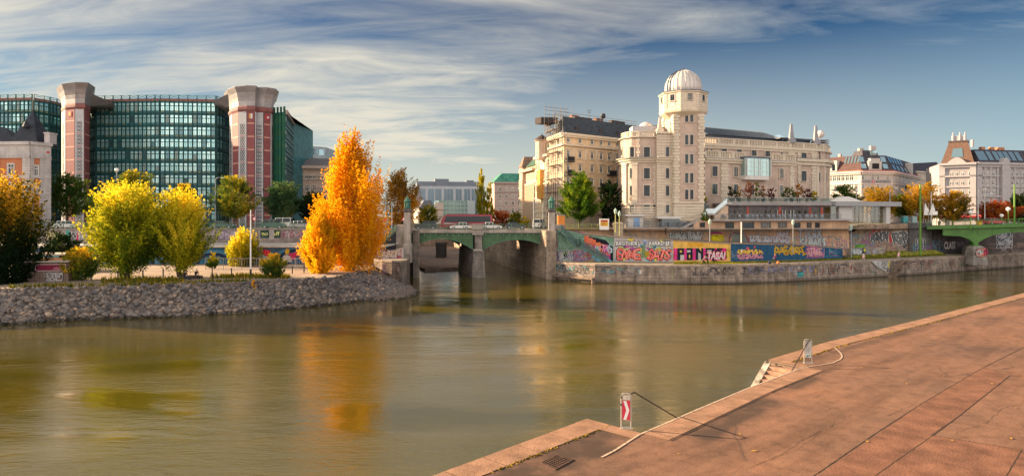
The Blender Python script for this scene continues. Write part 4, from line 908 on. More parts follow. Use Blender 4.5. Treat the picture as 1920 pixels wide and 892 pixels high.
p = Paint(CF, .2); p.rect(CF.u(86), CF.u(92), ZY(287, 126.5), ZY(283.5, 126.5), (.5, .04, .06), 1); p.build(lb, 'sign')
# buildings between the office block and the orange poplar
gb_ = thing('glass_penthouse', 'grey glass top storeys rising behind the buff building beside the poplar', 'building', (PX(585, 226), 226, S)); b = MB(); f = fac(556, 224, 611, 224)
b.prism([f.P(0)[:2], f.P(f.L)[:2], f.P(f.L, -12)[:2], f.P(0, -12)[:2]], S, [ZY(272, 224), ZY(276, 224), ZY(276, 224), ZY(272, 224)]); b.build('wall', mat('grey_glassy', (.30, .36, .40), .4, .2, .5, metal=.3), gb_)
for a, c, y0, y1 in ((560, 578, 292, 276), (580, 589, 290, 278), (591, 596, 290, 279), (598, 608, 291, 280)):
    b = MB(); b.fb(f, f.u(a), f.u(c), .02, .1, ZY(y0, 224), ZY(y1, 224)); b.build('window_band', glass('pane_sky', (.25, .38, .44), .12, .8), gb_)
STY['buff'] = (mat('sur_buff', (.47, .36, .29), .8, .1), WHITE, 'cross', .14)
bb = thing('buff_building', 'buff corner building with flat cornice half behind the orange poplar', 'building', (PX(585, 195), 195, S)); f = fac(556, 193, 640, 195); b = MB()
zt_ = ZY(313, 193); b.prism([f.P(0)[:2], f.P(f.L)[:2], f.P(f.L, -18)[:2], f.P(0, -18)[:2]], S, zt_); b.build('wall', mat('buff_wall', (.42, .31, .24), .85, .12, .5), bb)
b = MB(); b.fb(f, -.3, f.L, -.2, .9, zt_-.4, zt_+.4); b.fb(f, -.1, f.L, .01, .4, zt_-2.6, zt_-2.2)
for i in range(28): b.fb(f, .2+i*.46, .4+i*.46, .02, .6, zt_-.9, zt_-.4)
for yy in (336, 352, 372): b.fb(f, 0, f.L, .01, .3, ZY(yy, 193), ZY(yy, 193)+.3)
b.build('cornice', mat('buff_trim', (.46, .36, .30), .85, .1), bb); b = MB(); b.hexa([f.P(.5, -.5, zt_+.4), f.P(f.L, -.5, zt_+.4), f.P(f.L, -14, zt_+.4), f.P(.5, -14, zt_+.4), f.P(3, -3, ZY(296, 195)), f.P(f.L, -3, ZY(296, 195)), f.P(f.L, -12, ZY(296, 195)), f.P(3, -12, ZY(296, 195))]); b.build('roof', mat('roof_grey', (.16, .15, .16), .7, .15), bb)
wpx(bb, f, [575, 582, 589.5], [332, 352.5, 373], 5.6, 11, 'buff', 580); wpx(bb, f, [603, 610], [332, 352.5, 373], 5.6, 11, 'buff', 580)
# ================================================================ CENTRE BACKGROUND
hotel_w = mat('pale_far_wall', (.40, .41, .44), .85, .08, .3); far_glass = glass('far_glass', (.08, .14, .19), .2, .3)
fh = thing('far_hotel', 'long pale grey slab building far beyond the bridge with dark upright window strips', 'building', (PX(850, 330), 330, S)); f = fac(778, 328, 908, 334); b = MB()
zt = ZY(349, 330); b.prism([f.P(0)[:2], f.P(f.L)[:2], f.P(f.L, -20)[:2], f.P(0, -20)[:2]], S, zt); b.build('wall', hotel_w, fh)
for px in (789, 795, 805, 811, 819, 825, 835, 841, 847, 857, 863, 873, 879, 887, 893, 900):
    b = MB(); b.fb(f, f.u(px)-.65, f.u(px)+.65, .02, .15, ZY(402, 330), ZY(354, 330)); b.build('window_band', far_glass, fh)
b = MB(); b.fb(f, 1, f.L, -16, -2, zt, ZY(340, 330)); b.fb(f, f.u(816), f.u(842), -14, -1.5, zt, ZY(335, 330)); b.fb(f, f.u(876), f.u(890), -12, -3, zt, ZY(337, 330)); b.build('roof', mat('far_roof', (.16, .18, .22), .7, .1), fh)
tb = thing('glass_building', 'teal glass block low in front of the far grey slab building', 'building', (PX(855, 280), 280, S)); f = fac(822, 278, 890, 282); b = MB(); zt = ZY(376, 280)
b.prism([f.P(0)[:2], f.P(f.L)[:2], f.P(f.L, -12)[:2], f.P(0, -12)[:2]], S, zt); b.build('wall', glass('teal_glass', (.12, .27, .30), .2, .5), tb); b = MB()
for i in range(10): b.fb(f, i*f.L/10, i*f.L/10+.2, .02, .2, S, zt)
for yy in (383, 391, 399): b.fb(f, 0, f.L, .02, .25, ZY(yy, 280), ZY(yy, 280)+.3)
b.fb(f, f.L-3.2, f.L, .02, .5, S, zt); b.build('mullion', mat('pale_mullion', (.36, .42, .44), .5, .1), tb)
wl = thing('white_building', 'small white ornate building with curved roof left of the teal glass block', 'building', (PX(808, 255), 255, S)); f = fac(786, 255, 831, 258); b = MB(); zt = ZY(390, 256)
b.prism([f.P(0)[:2], f.P(f.L)[:2], f.P(f.L, -12)[:2], f.P(0, -12)[:2]], S, zt); b.fb(f, f.u(815), f.u(831), .02, .4, zt, zt+2.2); b.fb(f, -.1, f.L+.1, .02, .5, zt-.5, zt); b.build('wall', mat('cream_white', (.50, .44, .40), .85, .1, .6), wl)
b = MB(); b.hexa([f.P(0, 0, zt), f.P(f.u(814), 0, zt), f.P(f.u(814), -10, zt), f.P(0, -10, zt), f.P(2.5, -3, zt+3), f.P(f.u(812), -3, zt+3), f.P(f.u(812), -8, zt+3), f.P(2.5, -8, zt+3)]); b.build('roof', mat('far_slate', (.13, .14, .17), .7, .1), wl)
STY['far'] = (None, WHITE, 'two', .1); STY['farsur'] = (mat('sur_pinkish', (.46, .38, .34), .8, .1), WHITE, 'two', .12)
gr = thing('apartment_building', 'pink grey apartment block with a green copper hip roof beyond the bridge', 'building', (PX(958, 235), 235, S)); f = fac(927, 235, 992, 237); zt = ZY(343, 235); b = MB()
b.prism([f.P(0)[:2], f.P(f.L)[:2], f.P(f.L, -16)[:2], f.P(0, -16)[:2]], S, zt); b.build('wall', mat('pink_grey_wall', (.42, .335, .30), .85, .1, .5), gr)
b = MB(); b.fb(f, -.3, f.L+.2, -.2, .7, zt-.3, zt+.4); b.fb(f, 0, f.L, .01, .25, ZY(361, 235), ZY(361, 235)+.25); b.fb(f, 0, f.L, .01, .2, ZY(396, 235), ZY(396, 235)+.25); b.build('cornice', mat('pink_grey_trim', (.36, .29, .26), .85, .1), gr)
b = MB(); zr = ZY(325, 239); b.hexa([f.P(-.2, .5, zt+.4), f.P(f.L, .5, zt+.4), f.P(f.L, -16, zt+.4), f.P(-.2, -16, zt+.4), f.P(3.2, -3.5, zr), f.P(f.L, -3.5, zr), f.P(f.L, -12, zr), f.P(3.2, -12, zr)]); b.fb(f, f.u(953), f.u(957), -2.4, -1.2, zt+.9, zt+2.4); b.build('roof', mat('copper_roof', (.06, .24, .17), .6, .25, .6), gr)
wpx(gr, f, [938, 949.5, 961.5, 973], [354.5, 367.5, 380, 394.5, 409], 4.6, [6.5, 7.5, 7.5, 9, 6], 'farsur', 950)

# ================================================================ SUNLIT STREET OF OLD HOUSES (running away from us)
SX, SY = 11.0, 142.0; SD = Vector((-.245, .9695))
def street_fac(pl, pr):
    def at(px): k = (px-960)/F; d = (SX-k*SY)/(k*SD.y-SD.x); return (SX+SD.x*d, SY+SD.y*d)
    return Fac(at(pl), at(pr))
cream = mat('cream_stucco', (.76, .55, .34), .85, .1, .5, streak=.10); cream_t = mat('cream_trim', (.72, .59, .44), .85, .08)
STY['cream'] = (cream_t, WHITE, 'cross', .16); STY['creamhood'] = (cream_t, WHITE, 'hood', .16)
slate = mat('slate_roof', (.055, .065, .078), .65, .35, 2.0)
BF_ = Fac((SX, SY), (PX(1222, 160), 160)); BS = street_fac(1030.5, 1058.2); zE = ZY(250, 142)
be = thing('corner_building', 'tall cream corner house with slate roof, scaffolding on its left end', 'building', (SX+5, SY+4, S)); b = MB()
b.prism([(SX, SY), BF_.P(BF_.L)[:2], (BF_.P(BF_.L)[0]-4, 172), BS.P(0)[:2]], S-.2, zE); b.build('wall', cream, be)
tr = MB(); f = BF_
for fc, e in ((BF_, 0), (BS, 0)):
    tr.fb(fc, -.05, fc.L+.02, .01, .75, zE-.35, zE+.12); tr.fb(fc, 0, fc.L, .01, .5, zE-.75, zE-.35)
    z2 = ZY(270, 142); tr.fb(fc, 0, fc.L, .01, .55, z2-.3, z2+.1); z3 = ZY(401, 142); tr.fb(fc, 0, fc.L, .01, .35, z3, z3+.4)
    z4 = ZY(350, 142); tr.fb(fc, 0, fc.L, .01, .14, z4, z4+.25)
for k in range(14): z = ZY(425, 142)+.28*k; tr.fb(f, .05, f.L, .01, .07, z, z+.2)
for px in (1075, 1098, 1118, 1150):
    u = f.u(px); tr.fb(f, u-.3, u+.3, .01, .12, zE-5.4, zE-2.7)
tr.build('cornice', cream_t, be)
cols = [1087, 1109.5, 1126.5, 1142, 1157.5, 1172, 1187]
wpx(be, f, [1065]+cols, [263.5], [7.5]+[7.5]*7, 10.5, 'cream', 1087)
wpx(be, f, [1065]+cols, [290, 315], 7.5, [12.5, 12.5], 'creamhood', 1087)
wpx(be, f, [1065]+cols, [340, 365, 391], 7.2, [13, 13, 11], 'cream', 1087)
for px in (1085, 1112, 1128, 1145): win(be, f, f.u(px), S+.3, 2.6, 3.1, 'left')
for px, py in ((1065, 302), (1065, 327), (1065, 352), (1144, 328), (1127, 352)):
    D_ = f.D(px); bl = MB(); u = f.u(px); z = ZY(py, D_); bl.fb(f, u-1.1, u+1.1, .02, 1.0, z-.25, z)
    bl.fb(f, u-1.1, u+1.1, .94, 1.0, z+.9, z+.97)
    for i in range(9): bl.fb(f, u-1.1+i*.27, u-1.05+i*.27, .94, .99, z, z+.9)
    bl.fb(f, u-1.05, u+1.05, .9, .93, z+.05, z+.85); bl.build('balcony', dark_iron, be)
sw = [1034, 1039, 1043.5, 1049, 1054]
for k, yy in enumerate((263, 289, 314, 340, 365, 390)):
    z = ZY(yy, 142)-.8
    for px in sw: win(be, BS, BS.u(px), z, .95, 1.75, 'cream')
b = MB(); zr = ZY(222, 148); rA = [f.P(0, -.05, zE+.12), f.P(f.L, -.05, zE+.12), (f.P(f.L)[0]-4, 172, zE+.12), BS.P(0, 0, zE+.12)]
rB = [f.P(1.9, -2.4, zr), f.P(f.L, -2.4, zr), (f.P(f.L)[0]-5, 168, zr), (BS.P(0)[0]+2.2, BS.P(0)[1]-1, zr)]
b.hexa(rA+rB); RF = b.build('roof', slate, be); dmr = MB()
for px in (1085, 1131, 1162): u = f.u(px); dmr.fb(f, u-.4, u+.4, -1.6, -.5, zE+.9, zE+1.9)
dmr.fb(f, f.u(1096), f.u(1128), -4, -3, zr, zr+.5); dmr.fb(f, f.u(1165), f.u(1190), -4, -3, zr, zr+.7); dmr.build('dormer', mat('dormer_dark', (.06, .05, .05), .7, .2), RF)
cm_ = MB()
for px in (1105, 1150, 1180): u = f.u(px); cm_.fb(f, u-1.2, u+1.0, -5.2, -4.2, zr, zr+1.0)
cm_.build('chimney', mat('brick_chimney', (.24, .12, .09), .85, .2), RF)
an = MB(); u = f.u(1128); an.beam(f.P(u, -4, zr), f.P(u, -4, zr+2.6), .05); an.beam(f.P(u-.6, -4, zr+2.4), f.P(u+.9, -4, zr+2.5), .04); an.beam(f.P(u-.5, -4, zr+2.0), f.P(u+.7, -4, zr+2.0), .04); an.lathe(f.P(f.u(1149), -3)[:2], [(.05, zr), (.05, zr+.8), (.45, zr+.9), (.6, zr+1.4), (.45, zr+1.9), (.05, zr+2.0)], 8); an.build('antenna', dark_iron, RF)
# scaffolding on the left face and over the roof
scf = thing('scaffolding', 'steel scaffold with plank decks on the left end and roof of the cream corner house', 'scaffold', BS.P(BS.L/2, .8, S)); pol = MB(); dk = MB()
us = [0.5+i*(BS.L-.8)/6 for i in range(7)]
for u in us:
    for n_ in (.35, 1.3): pol.beam(BS.P(u, n_, S), BS.P(u, n_, zE+3.6+.12*u), .05)
lv = [ZY(y, 146) for y in (385, 360, 335, 310, 286, 262, 243, 230)]
for i, z in enumerate(lv):
    for h_ in (0, .55, 1.05): pol.beam(BS.P(us[0], 1.3, z+h_), BS.P(us[-1], 1.3, z+h_), .035)
    for k in ((i*2) % 5, (i*2+1) % 5, (i*2+3) % 5): d1 = MB(); d1.fb(BS, us[k], us[k+1], .3, 1.35, z-.12, z); d1.build('plank_deck', mat('scaffold_plank', (.19, .115, .08), .85, .2), scf)
    if i < len(lv)-1: pol.beam(BS.P(us[i % 5], 1.32, z), BS.P(us[i % 5+1], 1.32, lv[i+1]), .03)
for i in range(16):
    u = .2+i*(f.L-2)/15; pol.beam(f.P(u, -3.2, zr-.4), f.P(u, -3.2, zr+1.3+(1.0 if i < 4 else 0)), .04)
for h_ in (.5, 1.1): pol.beam(f.P(.2, -3.2, zr+h_), f.P(f.L-2, -3.2, zr+h_), .035)
for h_ in (-.5, .3, 1.2, 1.9): pol.beam(f.P(-2.0, -4, zr+h_), f.P(4.5, -3.2, zr+h_), .04)
for i in range(6): u = -2+i*1.2; pol.beam(f.P(u, -4, zr-3.5), f.P(u, -3.8, zr+2.1), .04)
hp = MB(); hp.hexa([f.P(-2, -5, zr-1.6), f.P(1.2, -3, zr-1.6), f.P(1.2, -6, zr-1.6), f.P(-2, -7, zr-1.6), f.P(-2, -5, zr-.2), f.P(1.2, -3, zr-.2), f.P(1.2, -6, zr-.2), f.P(-2, -7, zr-.2)]); hp.build('hoist_platform', mat('hoist_dark', (.05, .04, .038), .8, .2), scf)
pol.build('pole', mat('scaffold_steel', (.16, .14, .13), .6, .1), scf)
ma = thing('lattice_mast', 'thin lattice mast rising behind the scaffolding of the cream corner house', 'mast', (PX(1029, 152), 152, S)); b = MB(); x = PX(1029.5, 152)
for sx in (-.3, .3): b.beam((x+sx, 152, S), (x+sx, 152, ZY(220, 152)), .06)
z = 22
while z < ZY(221, 152): b.beam((x-.3, 152, z), (x+.3, 152, z+.7), .04); b.beam((x-.3, 152, z), (x+.3, 152, z), .04); z += .7
b.build('lattice', grey_iron, ma)
w2 = thing('town_house', 'pale yellow town house with an orange bay and round corner turret', 'building', street_fac(1018, 1020).P(0, 0, S)); f = street_fac(1004.5, 1030); zt = ZY(296, f.D(1006)); b = MB()
b.prism([f.P(0)[:2], f.P(f.L)[:2], f.P(f.L, -14)[:2], f.P(0, -14)[:2]], S-.1, zt); b.build('wall', mat('lemon_stucco', (.62, .50, .32), .85, .08, .4), w2)
b = MB(); b.fb(f, 0, f.L, .01, .7, zt-.4, zt+.1)
for yy in (318, 345, 372, 398): b.fb(f, 0, f.L, .01, .3, ZY(yy, 155), ZY(yy, 155)+.3)
b.build('cornice', mat('lemon_trim', (.66, .55, .38), .85, .08), w2)
b = MB(); b.fb(f, f.u(1014), f.u(1020), .01, 1.0, ZY(372, 155), ZY(317, 155)); b.build('bay', mat('orange_stucco', (.60, .30, .07), .85, .1), w2)
for yy in (309, 331, 353, 382, 400):
    for px in (1007, 1010.5, 1023, 1027): win(w2, f, f.u(px), ZY(yy, 155)-.7, 1.0, 1.7, 'cream')
b = MB(); b.hexa([f.P(0, 0, zt), f.P(f.L, 0, zt), f.P(f.L, -8, zt), f.P(0, -8, zt), f.P(0, -2.6, zt+4.2), f.P(f.L, -2.6, zt+5.4), f.P(f.L, -7, zt+5.4), f.P(0, -7, zt+4.2)]); b.build('roof', mat('tile_brown', (.20, .12, .085), .8, .25, 1.5), w2)
tx, ty = PX(1016, 156), 156; b = MB(); b.lathe((tx, ty), [(1.45, zt-1), (1.45, ZY(266, 156)), (1.75, ZY(264.5, 156)), (1.75, ZY(263, 156))], 12); b.build('turret', mat('turret_cream', (.56, .44, .33), .85, .1), w2)
b = MB(); b.lathe((tx, ty), [(1.9, ZY(263, 156)), (.9, ZY(256.5, 156)), (.06, ZY(252.5, 156)), (.05, ZY(249, 156))], 12); b.build('turret_roof', mat('turret_roof', (.07, .05, .045), .7, .2), w2)
w3 = thing('town_house', 'brown stone town house with pilasters beside the pale yellow turret house', 'building', street_fac(990, 992).P(0, 0, S)); f = street_fac(979.5, 1004.5); zt = ZY(316, f.D(981)); b = MB()
b.prism([f.P(0)[:2], f.P(f.L)[:2], f.P(f.L, -14)[:2], f.P(0, -14)[:2]], S-.1, zt); b.build('wall', mat('brown_stucco', (.46, .32, .21), .85, .12, .5), w3)
b = MB(); b.fb(f, 0, f.L, .01, 1.0, zt-1.2, zt-.6); b.fb(f, 0, f.L, .01, .4, zt-4.6, zt-4.2)
for i in range(9): b.fb(f, f.L*.3+i*f.L*.078, f.L*.3+i*f.L*.078+.5, .01, .4, zt-15, zt-4.6)
b.fb(f, 0, f.L*.24, .01, .8, S, zt); b.build('pilaster', mat('brown_trim', (.50, .37, .26), .85, .1), w3)
for yy in (348, 366, 386, 402):
    for q in range(9): win(w3, f, f.L*.34+q*f.L*.078, ZY(yy, 170)-.8, .95, 1.9, 'far')
    for q in range(3): win(w3, f, f.L*(.05+.07*q), ZY(yy, 176)-.8, .95, 1.9, 'cream', n=.8)
b = MB(); b.hexa([f.P(f.L*.24, .3, zt), f.P(f.L, .3, zt), f.P(f.L, -8, zt), f.P(f.L*.24, -8, zt), f.P(f.L*.24, -2.2, zt+2.4), f.P(f.L, -2.2, zt+2.4), f.P(f.L, -8, zt+2.4), f.P(f.L*.24, -8, zt+2.4)]); b.build('roof', mat('copper_dark', (.045, .10, .07), .6, .3), w3)
b = MB(); b.prism([f.P(0, .9)[:2], f.P(f.L*.24, .9)[:2], f.P(f.L*.24, -3)[:2], f.P(0, -3)[:2]], zt, [zt+.3, zt+.3, zt+.3, zt+.3]); b.loft([[f.P(-.2, 1, zt+.3), f.P(f.L*.26, 1, zt+.3), f.P(f.L*.26, -3, zt+.3), f.P(-.2, -3, zt+.3)], [f.P(f.L*.1, 0, zt+3), f.P(f.L*.14, 0, zt+3), f.P(f.L*.14, -3, zt+3), f.P(f.L*.1, -3, zt+3)]]); b.build('gable', mat('gable_brown', (.24, .15, .11), .8, .2), w3)

# ================================================================ OBSERVATORY HALL WITH DOMED TOWER
ur_wall = mat('rose_stucco', (.50, .375, .305), .88, .12, .5, bump=.15, bscale=6, streak=.10); ur_trim = mat('ivory_trim', (.62, .525, .41), .85, .08, .8, streak=.12); lead = mat('lead_flashing', (.10, .12, .16), .6, .15)
roofm = mat('metal_roof', (.10, .125, .155), .5, .15, .8, metal=.3)
STY['ur'] = (ur_trim, dark_iron, 'cross', .18); STY['urp'] = (mat('ivory_thin', (.52, .44, .37), .85, .08), dark_iron, 'two', .10)
ur = thing('observatory_hall', 'rose and ivory observatory hall with a tall tower under a white ribbed dome', 'building', (PX(1300, 140), 140, S))
def quoins(mb, fc, u0, u1, z0, z1, step=.62, n0=.02):
    z = z0; k = 0
    while z < z1-.1:
        e = .22 if k % 2 else 0
        mb.fb(fc, u0-e, u1+e, n0, n0+.16, z, min(z1, z+step-.06)); z += step; k += 1
def balustrade(fc, u0, u1, z0, h, n0=-.35, n1=.15, name='balustrade', bay=4.2):
    b = MB(); b.fb(fc, u0, u1, n0, n1, z0, z0+.22); b.fb(fc, u0, u1, n0, n1, z0+h-.22, z0+h); nb = max(1, round((u1-u0)/bay))
    for i in range(nb+1): a = u0+(u1-u0)*i/nb; b.fb(fc, max(u0, a-.3), min(u1, a+.3), n0+.02, n1-.02, z0+.22, z0+h-.22)
    for i in range(nb):
        a = u0+(u1-u0)*i/nb+.3; c = u0+(u1-u0)*(i+1)/nb-.3; k = max(2, int((c-a)/.42))
        for j in range(k): x = a+(c-a)*(j+.5)/k; b.fb(fc, x-.12, x+.12, n0+.1, n1-.1, z0+.22, z0+h-.22)
    b.build(name, ur_trim, ur)
# --- rounded left wing
DW = 134.0
pl = [(1159, 146), (1160.5, 141.5), (1165, 138.5), (1173, 136), (1184, 134.6), (1198, 134), (1232, 134.3)]; wp = [(PX(a, d), d) for a, d in pl]
zW = ZY(257, DW); b = MB(); b.prism(wp+[(PX(1232, 134.3), 150), (PX(1166, 150), 150)], S-.2, zW); blk = fac(1231, 133.6, 1262, 133.9)
b.prism([blk.P(0)[:2], blk.P(blk.L)[:2], blk.P(blk.L, -8)[:2], blk.P(0, -8)[:2]], S-.2, ZY(248, 133.6)); b.build('wall', ur_wall, ur)
tr = MB()
def around(z0, z1, n, mi=0):
    P_ = [Vector(p) for p in wp]; o = []
    for i in range(len(P_)):
        d = (P_[min(i+1, len(P_)-1)]-P_[max(i-1, 0)]).normalized(); o.append(P_[i]+Vector((d.y, -d.x))*n)
    inn = [tuple(p) for p in P_]; tr.prism([tuple(p) for p in o]+[(p[0], p[1]+.4) for p in reversed(inn)], z0, z1, mi)
around(ZY(305, DW), ZY(301, DW), .35); around(ZY(301, DW), ZY(297, DW), .75); around(ZY(297, DW), ZY(295.5, DW), 1.15); around(ZY(295.5, DW), ZY(295, DW), 1.25, 1); around(ZY(257.5, DW), ZY(256, DW), .45); around(ZY(384, DW), ZY(381.5, DW), .3)
for z_ in range(9): around(S+.1+.5*z_, S+.45+.5*z_, .12)
WF = [Fac(a, c) for a, c in zip(wp[:-1], wp[1:])]
wbig = WF[5]; w4 = WF[4]; w3_ = WF[3]
for px in (1172, 1190.5): 
    fc = WF[3] if px < 1184 else WF[4]; u = fc.u(px); tr.fb(fc, u-.55, u+.55, .02, .3, ZY(380, DW), ZY(309, DW)); tr.fb(fc, u-.7, u+.7, .02, .4, ZY(309, DW), ZY(305.5, DW)); tr.fb(fc, u-.7, u+.7, .02, .4, ZY(381, DW), ZY(379, DW))
quoins(tr, wbig, wbig.u(1226), wbig.u(1231), ZY(380, DW), ZY(305, DW)); quoins(tr, w4, w4.u(1195), w4.u(1198.5), ZY(294, DW), ZY(258, DW))
k = 0; z = S
while z < ZY(305, DW):
    tr.fb(blk, 0, blk.L, .02, .12, z, z+.48); z += .56
for y0, y1, n_ in ((305, 300, .4), (300, 296, .8), (296, 294.5, 1.1), (251, 247.5, .5), (384, 381.5, .25)): tr.fb(blk, -.1, blk.L, .02, n_, ZY(y0, 133.6), ZY(y1, 133.6))
z = ZY(294, DW)
while z < ZY(252, DW): tr.fb(blk, 0, blk.L, .02, .1, z, z+.46); z += .56
tr.build('cornice', [ur_trim, lead], ur)
rows = [285, 325, 357.5, 390]
wpx(ur, wbig, [1212.5], rows, 11.5, [18, 19.5, 20, 16], 'ur', 1212); wpx(ur, w4, [1185.5], rows, 7.5, [18, 18, 18, 16], 'ur', 1186)
wpx(ur, WF[2], [1167.5], rows, 3.4, [17, 17, 17, 15], 'urp', 1167); [win(ur, blk, blk.u(1251)-.0, ZY(r_+9, 133.6), .66, 1.95, 'urp', n=.13) for r_ in rows]; wpx(ur, wbig, [1226.5], [391], 5.2, 16, 'urp', 1226); wpx(ur, wbig, [1212.5], [420], 11, 15, 'ur', 1212)
for fc in WF[2:]: balustrade(fc, 0, fc.L, zW, ZY(245.5, DW)-zW, -.4, .1)
ob_ = MB()
def obelisk(x, y, z0, z1, mb, w=.42):
    mb.loft([[(x+sx*k, y+sy*k, z) for sx, sy in ((-1, -1), (1, -1), (1, 1), (-1, 1))] for k, z in ((w*1.6, z0), (w*1.6, z0+.8), (w, z0+.9), (w*.42, z1-.3), (.02, z1))])
obelisk(PX(1238, 134.5), 134.9, ZY(248, 133.6), ZY(218, 134.5), ob_); ob_.build('obelisk', ur_trim, ur)
# small dome on the left wing
sd_ = MB(); cx, cy = PX(1209, 139), 139; sd_.box(cx-2.9, cx+2.4, cy-2, cy+2, zW, ZY(246, 139)+.8); sd_.build('dome_base', mat('base_grey', (.40, .40, .42), .7, .1), ur)
dmw = mat('dome_white', (.62, .56, .52), .45, .08, 1.2, metal=.15); sd_ = MB(); R_ = 1.55; z0 = ZY(243, 139)
sd_.lathe((cx+.2, cy), [(R_, z0-.3), (R_, z0)]+[(R_*math.cos(a), z0+R_*math.sin(a)) for a in [math.pi/2*i/8 for i in range(1, 8)]]+[(.02, z0+R_)], 20); sd_.build('small_dome', dmw, ur, smooth=True)
pb = MB(); pb.box(PX(1222, 142), PX(1240, 142), 141, 145, zW, ZY(236, 142)); pb.build('penthouse', glass('penthouse_glass', (.10, .16, .19), .15, .3), ur)
# --- tower
tA, tB = (PX(1264, 133), 133.0), (PX(1320, 132.2), 132.2); TF = Fac(tA, tB); tl = TF.L
lA = (PX(1241, 139.2), 139.2); TLf = Fac(lA, tA); back_ = (lA[0]+(tB[0]-tA[0]), lA[1]+(tB[1]-tA[1])); zT0 = ZY(213, 133); b = MB()
b.prism([tA, tB, back_, lA], S-.2, zT0); b.build('tower_wall', ur_wall, ur); tr = MB()
quoins(tr, TF, .02, .95, ZY(378, 133), zT0-.2); quoins(tr, TF, tl-.95, tl-.02, ZY(378, 133), zT0-.2); quoins(tr, TLf, TLf.L-1.3, TLf.L-.02, ZY(378, 133), zT0-.2); quoins(tr, TLf, .02, 1.2, ZY(378, 133), zT0-.2)
for fc in (TF, TLf):
    tr.fb(fc, -.1, fc.L+.1, .02, .3, ZY(381, 133), ZY(378, 133)); z = S
    while z < ZY(382, 133): tr.fb(fc, 0, fc.L, .02, .12, z, z+.48); z += .56
tr.build('quoin', ur_trim, ur)
for yy, hh in ((221, 15), (262, 18), (298, 18), (333.5, 18), (364.5, 18)):
    for px in (1287.5, 1297): win(ur, TF, TF.u(px), ZY(yy+hh/2, 132.5), .62, hh/F*132.5, 'urp')
wpx(ur, TF, [1294.5], [395], 15, 16, 'ur', 1294)
cx, cy = (tA[0]+tB[0]+lA[0]+back_[0])/4, (tA[1]+tB[1]+lA[1]+back_[1])/4
cx = PX(1281, 136)
cy = 136.0; ROk = 4.85; ph = math.pi/8+.05
b = MB(); b.lathe((cx, cy), [(3.3, ZY(224, 136)), (4.4, ZY(217, 136)), (4.7, ZY(215, 136)), (ROk, ZY(212, 136)), (ROk, ZY(209, 136)), (ROk-.12, ZY(208.8, 136)), (ROk-.12, ZY(180, 136)), (ROk+.12, ZY(179.5, 136)), (ROk+.2, ZY(177.2, 136))], 8, 0, ph); b.build('octagon_head', mat('ivory_head', (.64, .53, .40), .85, .08, .8, streak=.1), ur)
b = MB(); b.lathe((cx, cy), [(ROk+.28, ZY(177.2, 136)), (ROk+.22, ZY(176, 136)), (3.6, ZY(174.5, 136))], 8, 0, ph); b.build('flashing', lead, ur)
tr = MB()
for i in range(8):
    a0, a1 = ph+i*math.pi/4, ph+(i+1)*math.pi/4; p0 = (cx+(ROk-.12)*math.cos(a0), cy+(ROk-.12)*math.sin(a0)); p1 = (cx+(ROk-.12)*math.cos(a1), cy+(ROk-.12)*math.sin(a1))
    if (p0[1]+p1[1])/2 > cy+1.5: continue
    fc = Fac(p0, p1); k = 0; z = ZY(207, 136); tr = MB()
    if fc.N.y > 0: continue
    while z < ZY(181, 136): e = .5+(.15 if k % 2 else 0); tr.fb(fc, 0, e, .005, .09, z, z+.42); tr.fb(fc, fc.L-e, fc.L, .005, .09, z, z+.42); z += .48; k += 1
    win(ur, fc, fc.L/2, ZY(194, 136), .95, 1.2, 'urp'); win(ur, fc, fc.L/2, ZY(204.5, 136), .9, .0, 'urp') if False else None
    tr.fb(fc, fc.L/2-.55, fc.L/2+.55, .01, .05, ZY(205, 136), ZY(197, 136)); tr.build('quoin', mat('head_trim', (.63, .53, .42), .85, .08), ur)
dm = MB(); R_ = 3.62; zd = ZY(166, 136); NS = 26; prof = [(R_, ZY(175, 136)), (R_, zd)]+[(R_*math.cos(a), zd+R_*1.0*math.sin(a)) for a in [math.pi/2*i/12 for i in range(1, 12)]]+[(.03, zd+R_)]
dm.lathe((cx, cy), prof, NS*2); D_ = dm.build('dome', dmw, ur, smooth=True); rb_ = MB()
for i in range(NS):
    a = 2*math.pi*i/NS; rb_.tube([(cx+(r+.03)*math.cos(a), cy+(r+.03)*math.sin(a), z) for r, z in prof[:-1]], .075, 4)
rb_.build('dome_rib', mat('dome_seam', (.50, .45, .41), .5, .08), D_)
sl_ = MB()
for da in (-.16, .16):
    a = math.radians(205)
    sl_.tube([(cx+(r+.08)*math.cos(a)-math.sin(a)*da*2.2, cy+(r+.08)*math.sin(a)+math.cos(a)*da*2.2, z) for r, z in prof[:-1]]+[(cx, cy, zd+R_+.1)], .13, 5)
sl_.lathe((cx+.1, cy), [(.12, zd+R_), (.12, zd+R_+.35), (.3, zd+R_+.4), (.02, zd+R_+.55)], 6); sl_.build('dome_slit', lead, D_)
# --- right wing: lower front block, set-back storey, metal roof
LFc = fac(1321, 138, 1492, 148); UFc = fac(1318, 143, 1556, 158); zl = ZY(297, LFc.D(1330)); zu = ZY(270, UFc.D(1330)); b = MB()
b.prism([LFc.P(0)[:2], LFc.P(LFc.L)[:2], LFc.P(LFc.L, -9)[:2], LFc.P(0, -9)[:2]], S-.2, zl)
eR = [UFc.P(UFc.u(1530))[:2], (PX(1544, 157.5), 157.5), (PX(1553, 160), 160), (PX(1556, 164), 164)]
b.prism([UFc.P(0)[:2]]+eR+[(PX(1552, 176), 176), (UFc.P(0)[0]+2, 165)], S-.2, zu); b.build('wall', ur_wall, ur); tr = MB()
tr.fb(LFc, -.1, LFc.L+.1, .02, .35, zl-.9, zl-.35); tr.fb(LFc, -.1, LFc.L+.2, .02, .7, zl-.35, zl); tr.fb(LFc, -.1, LFc.L+.25, -.3, .75, zl, zl+.08, 1)
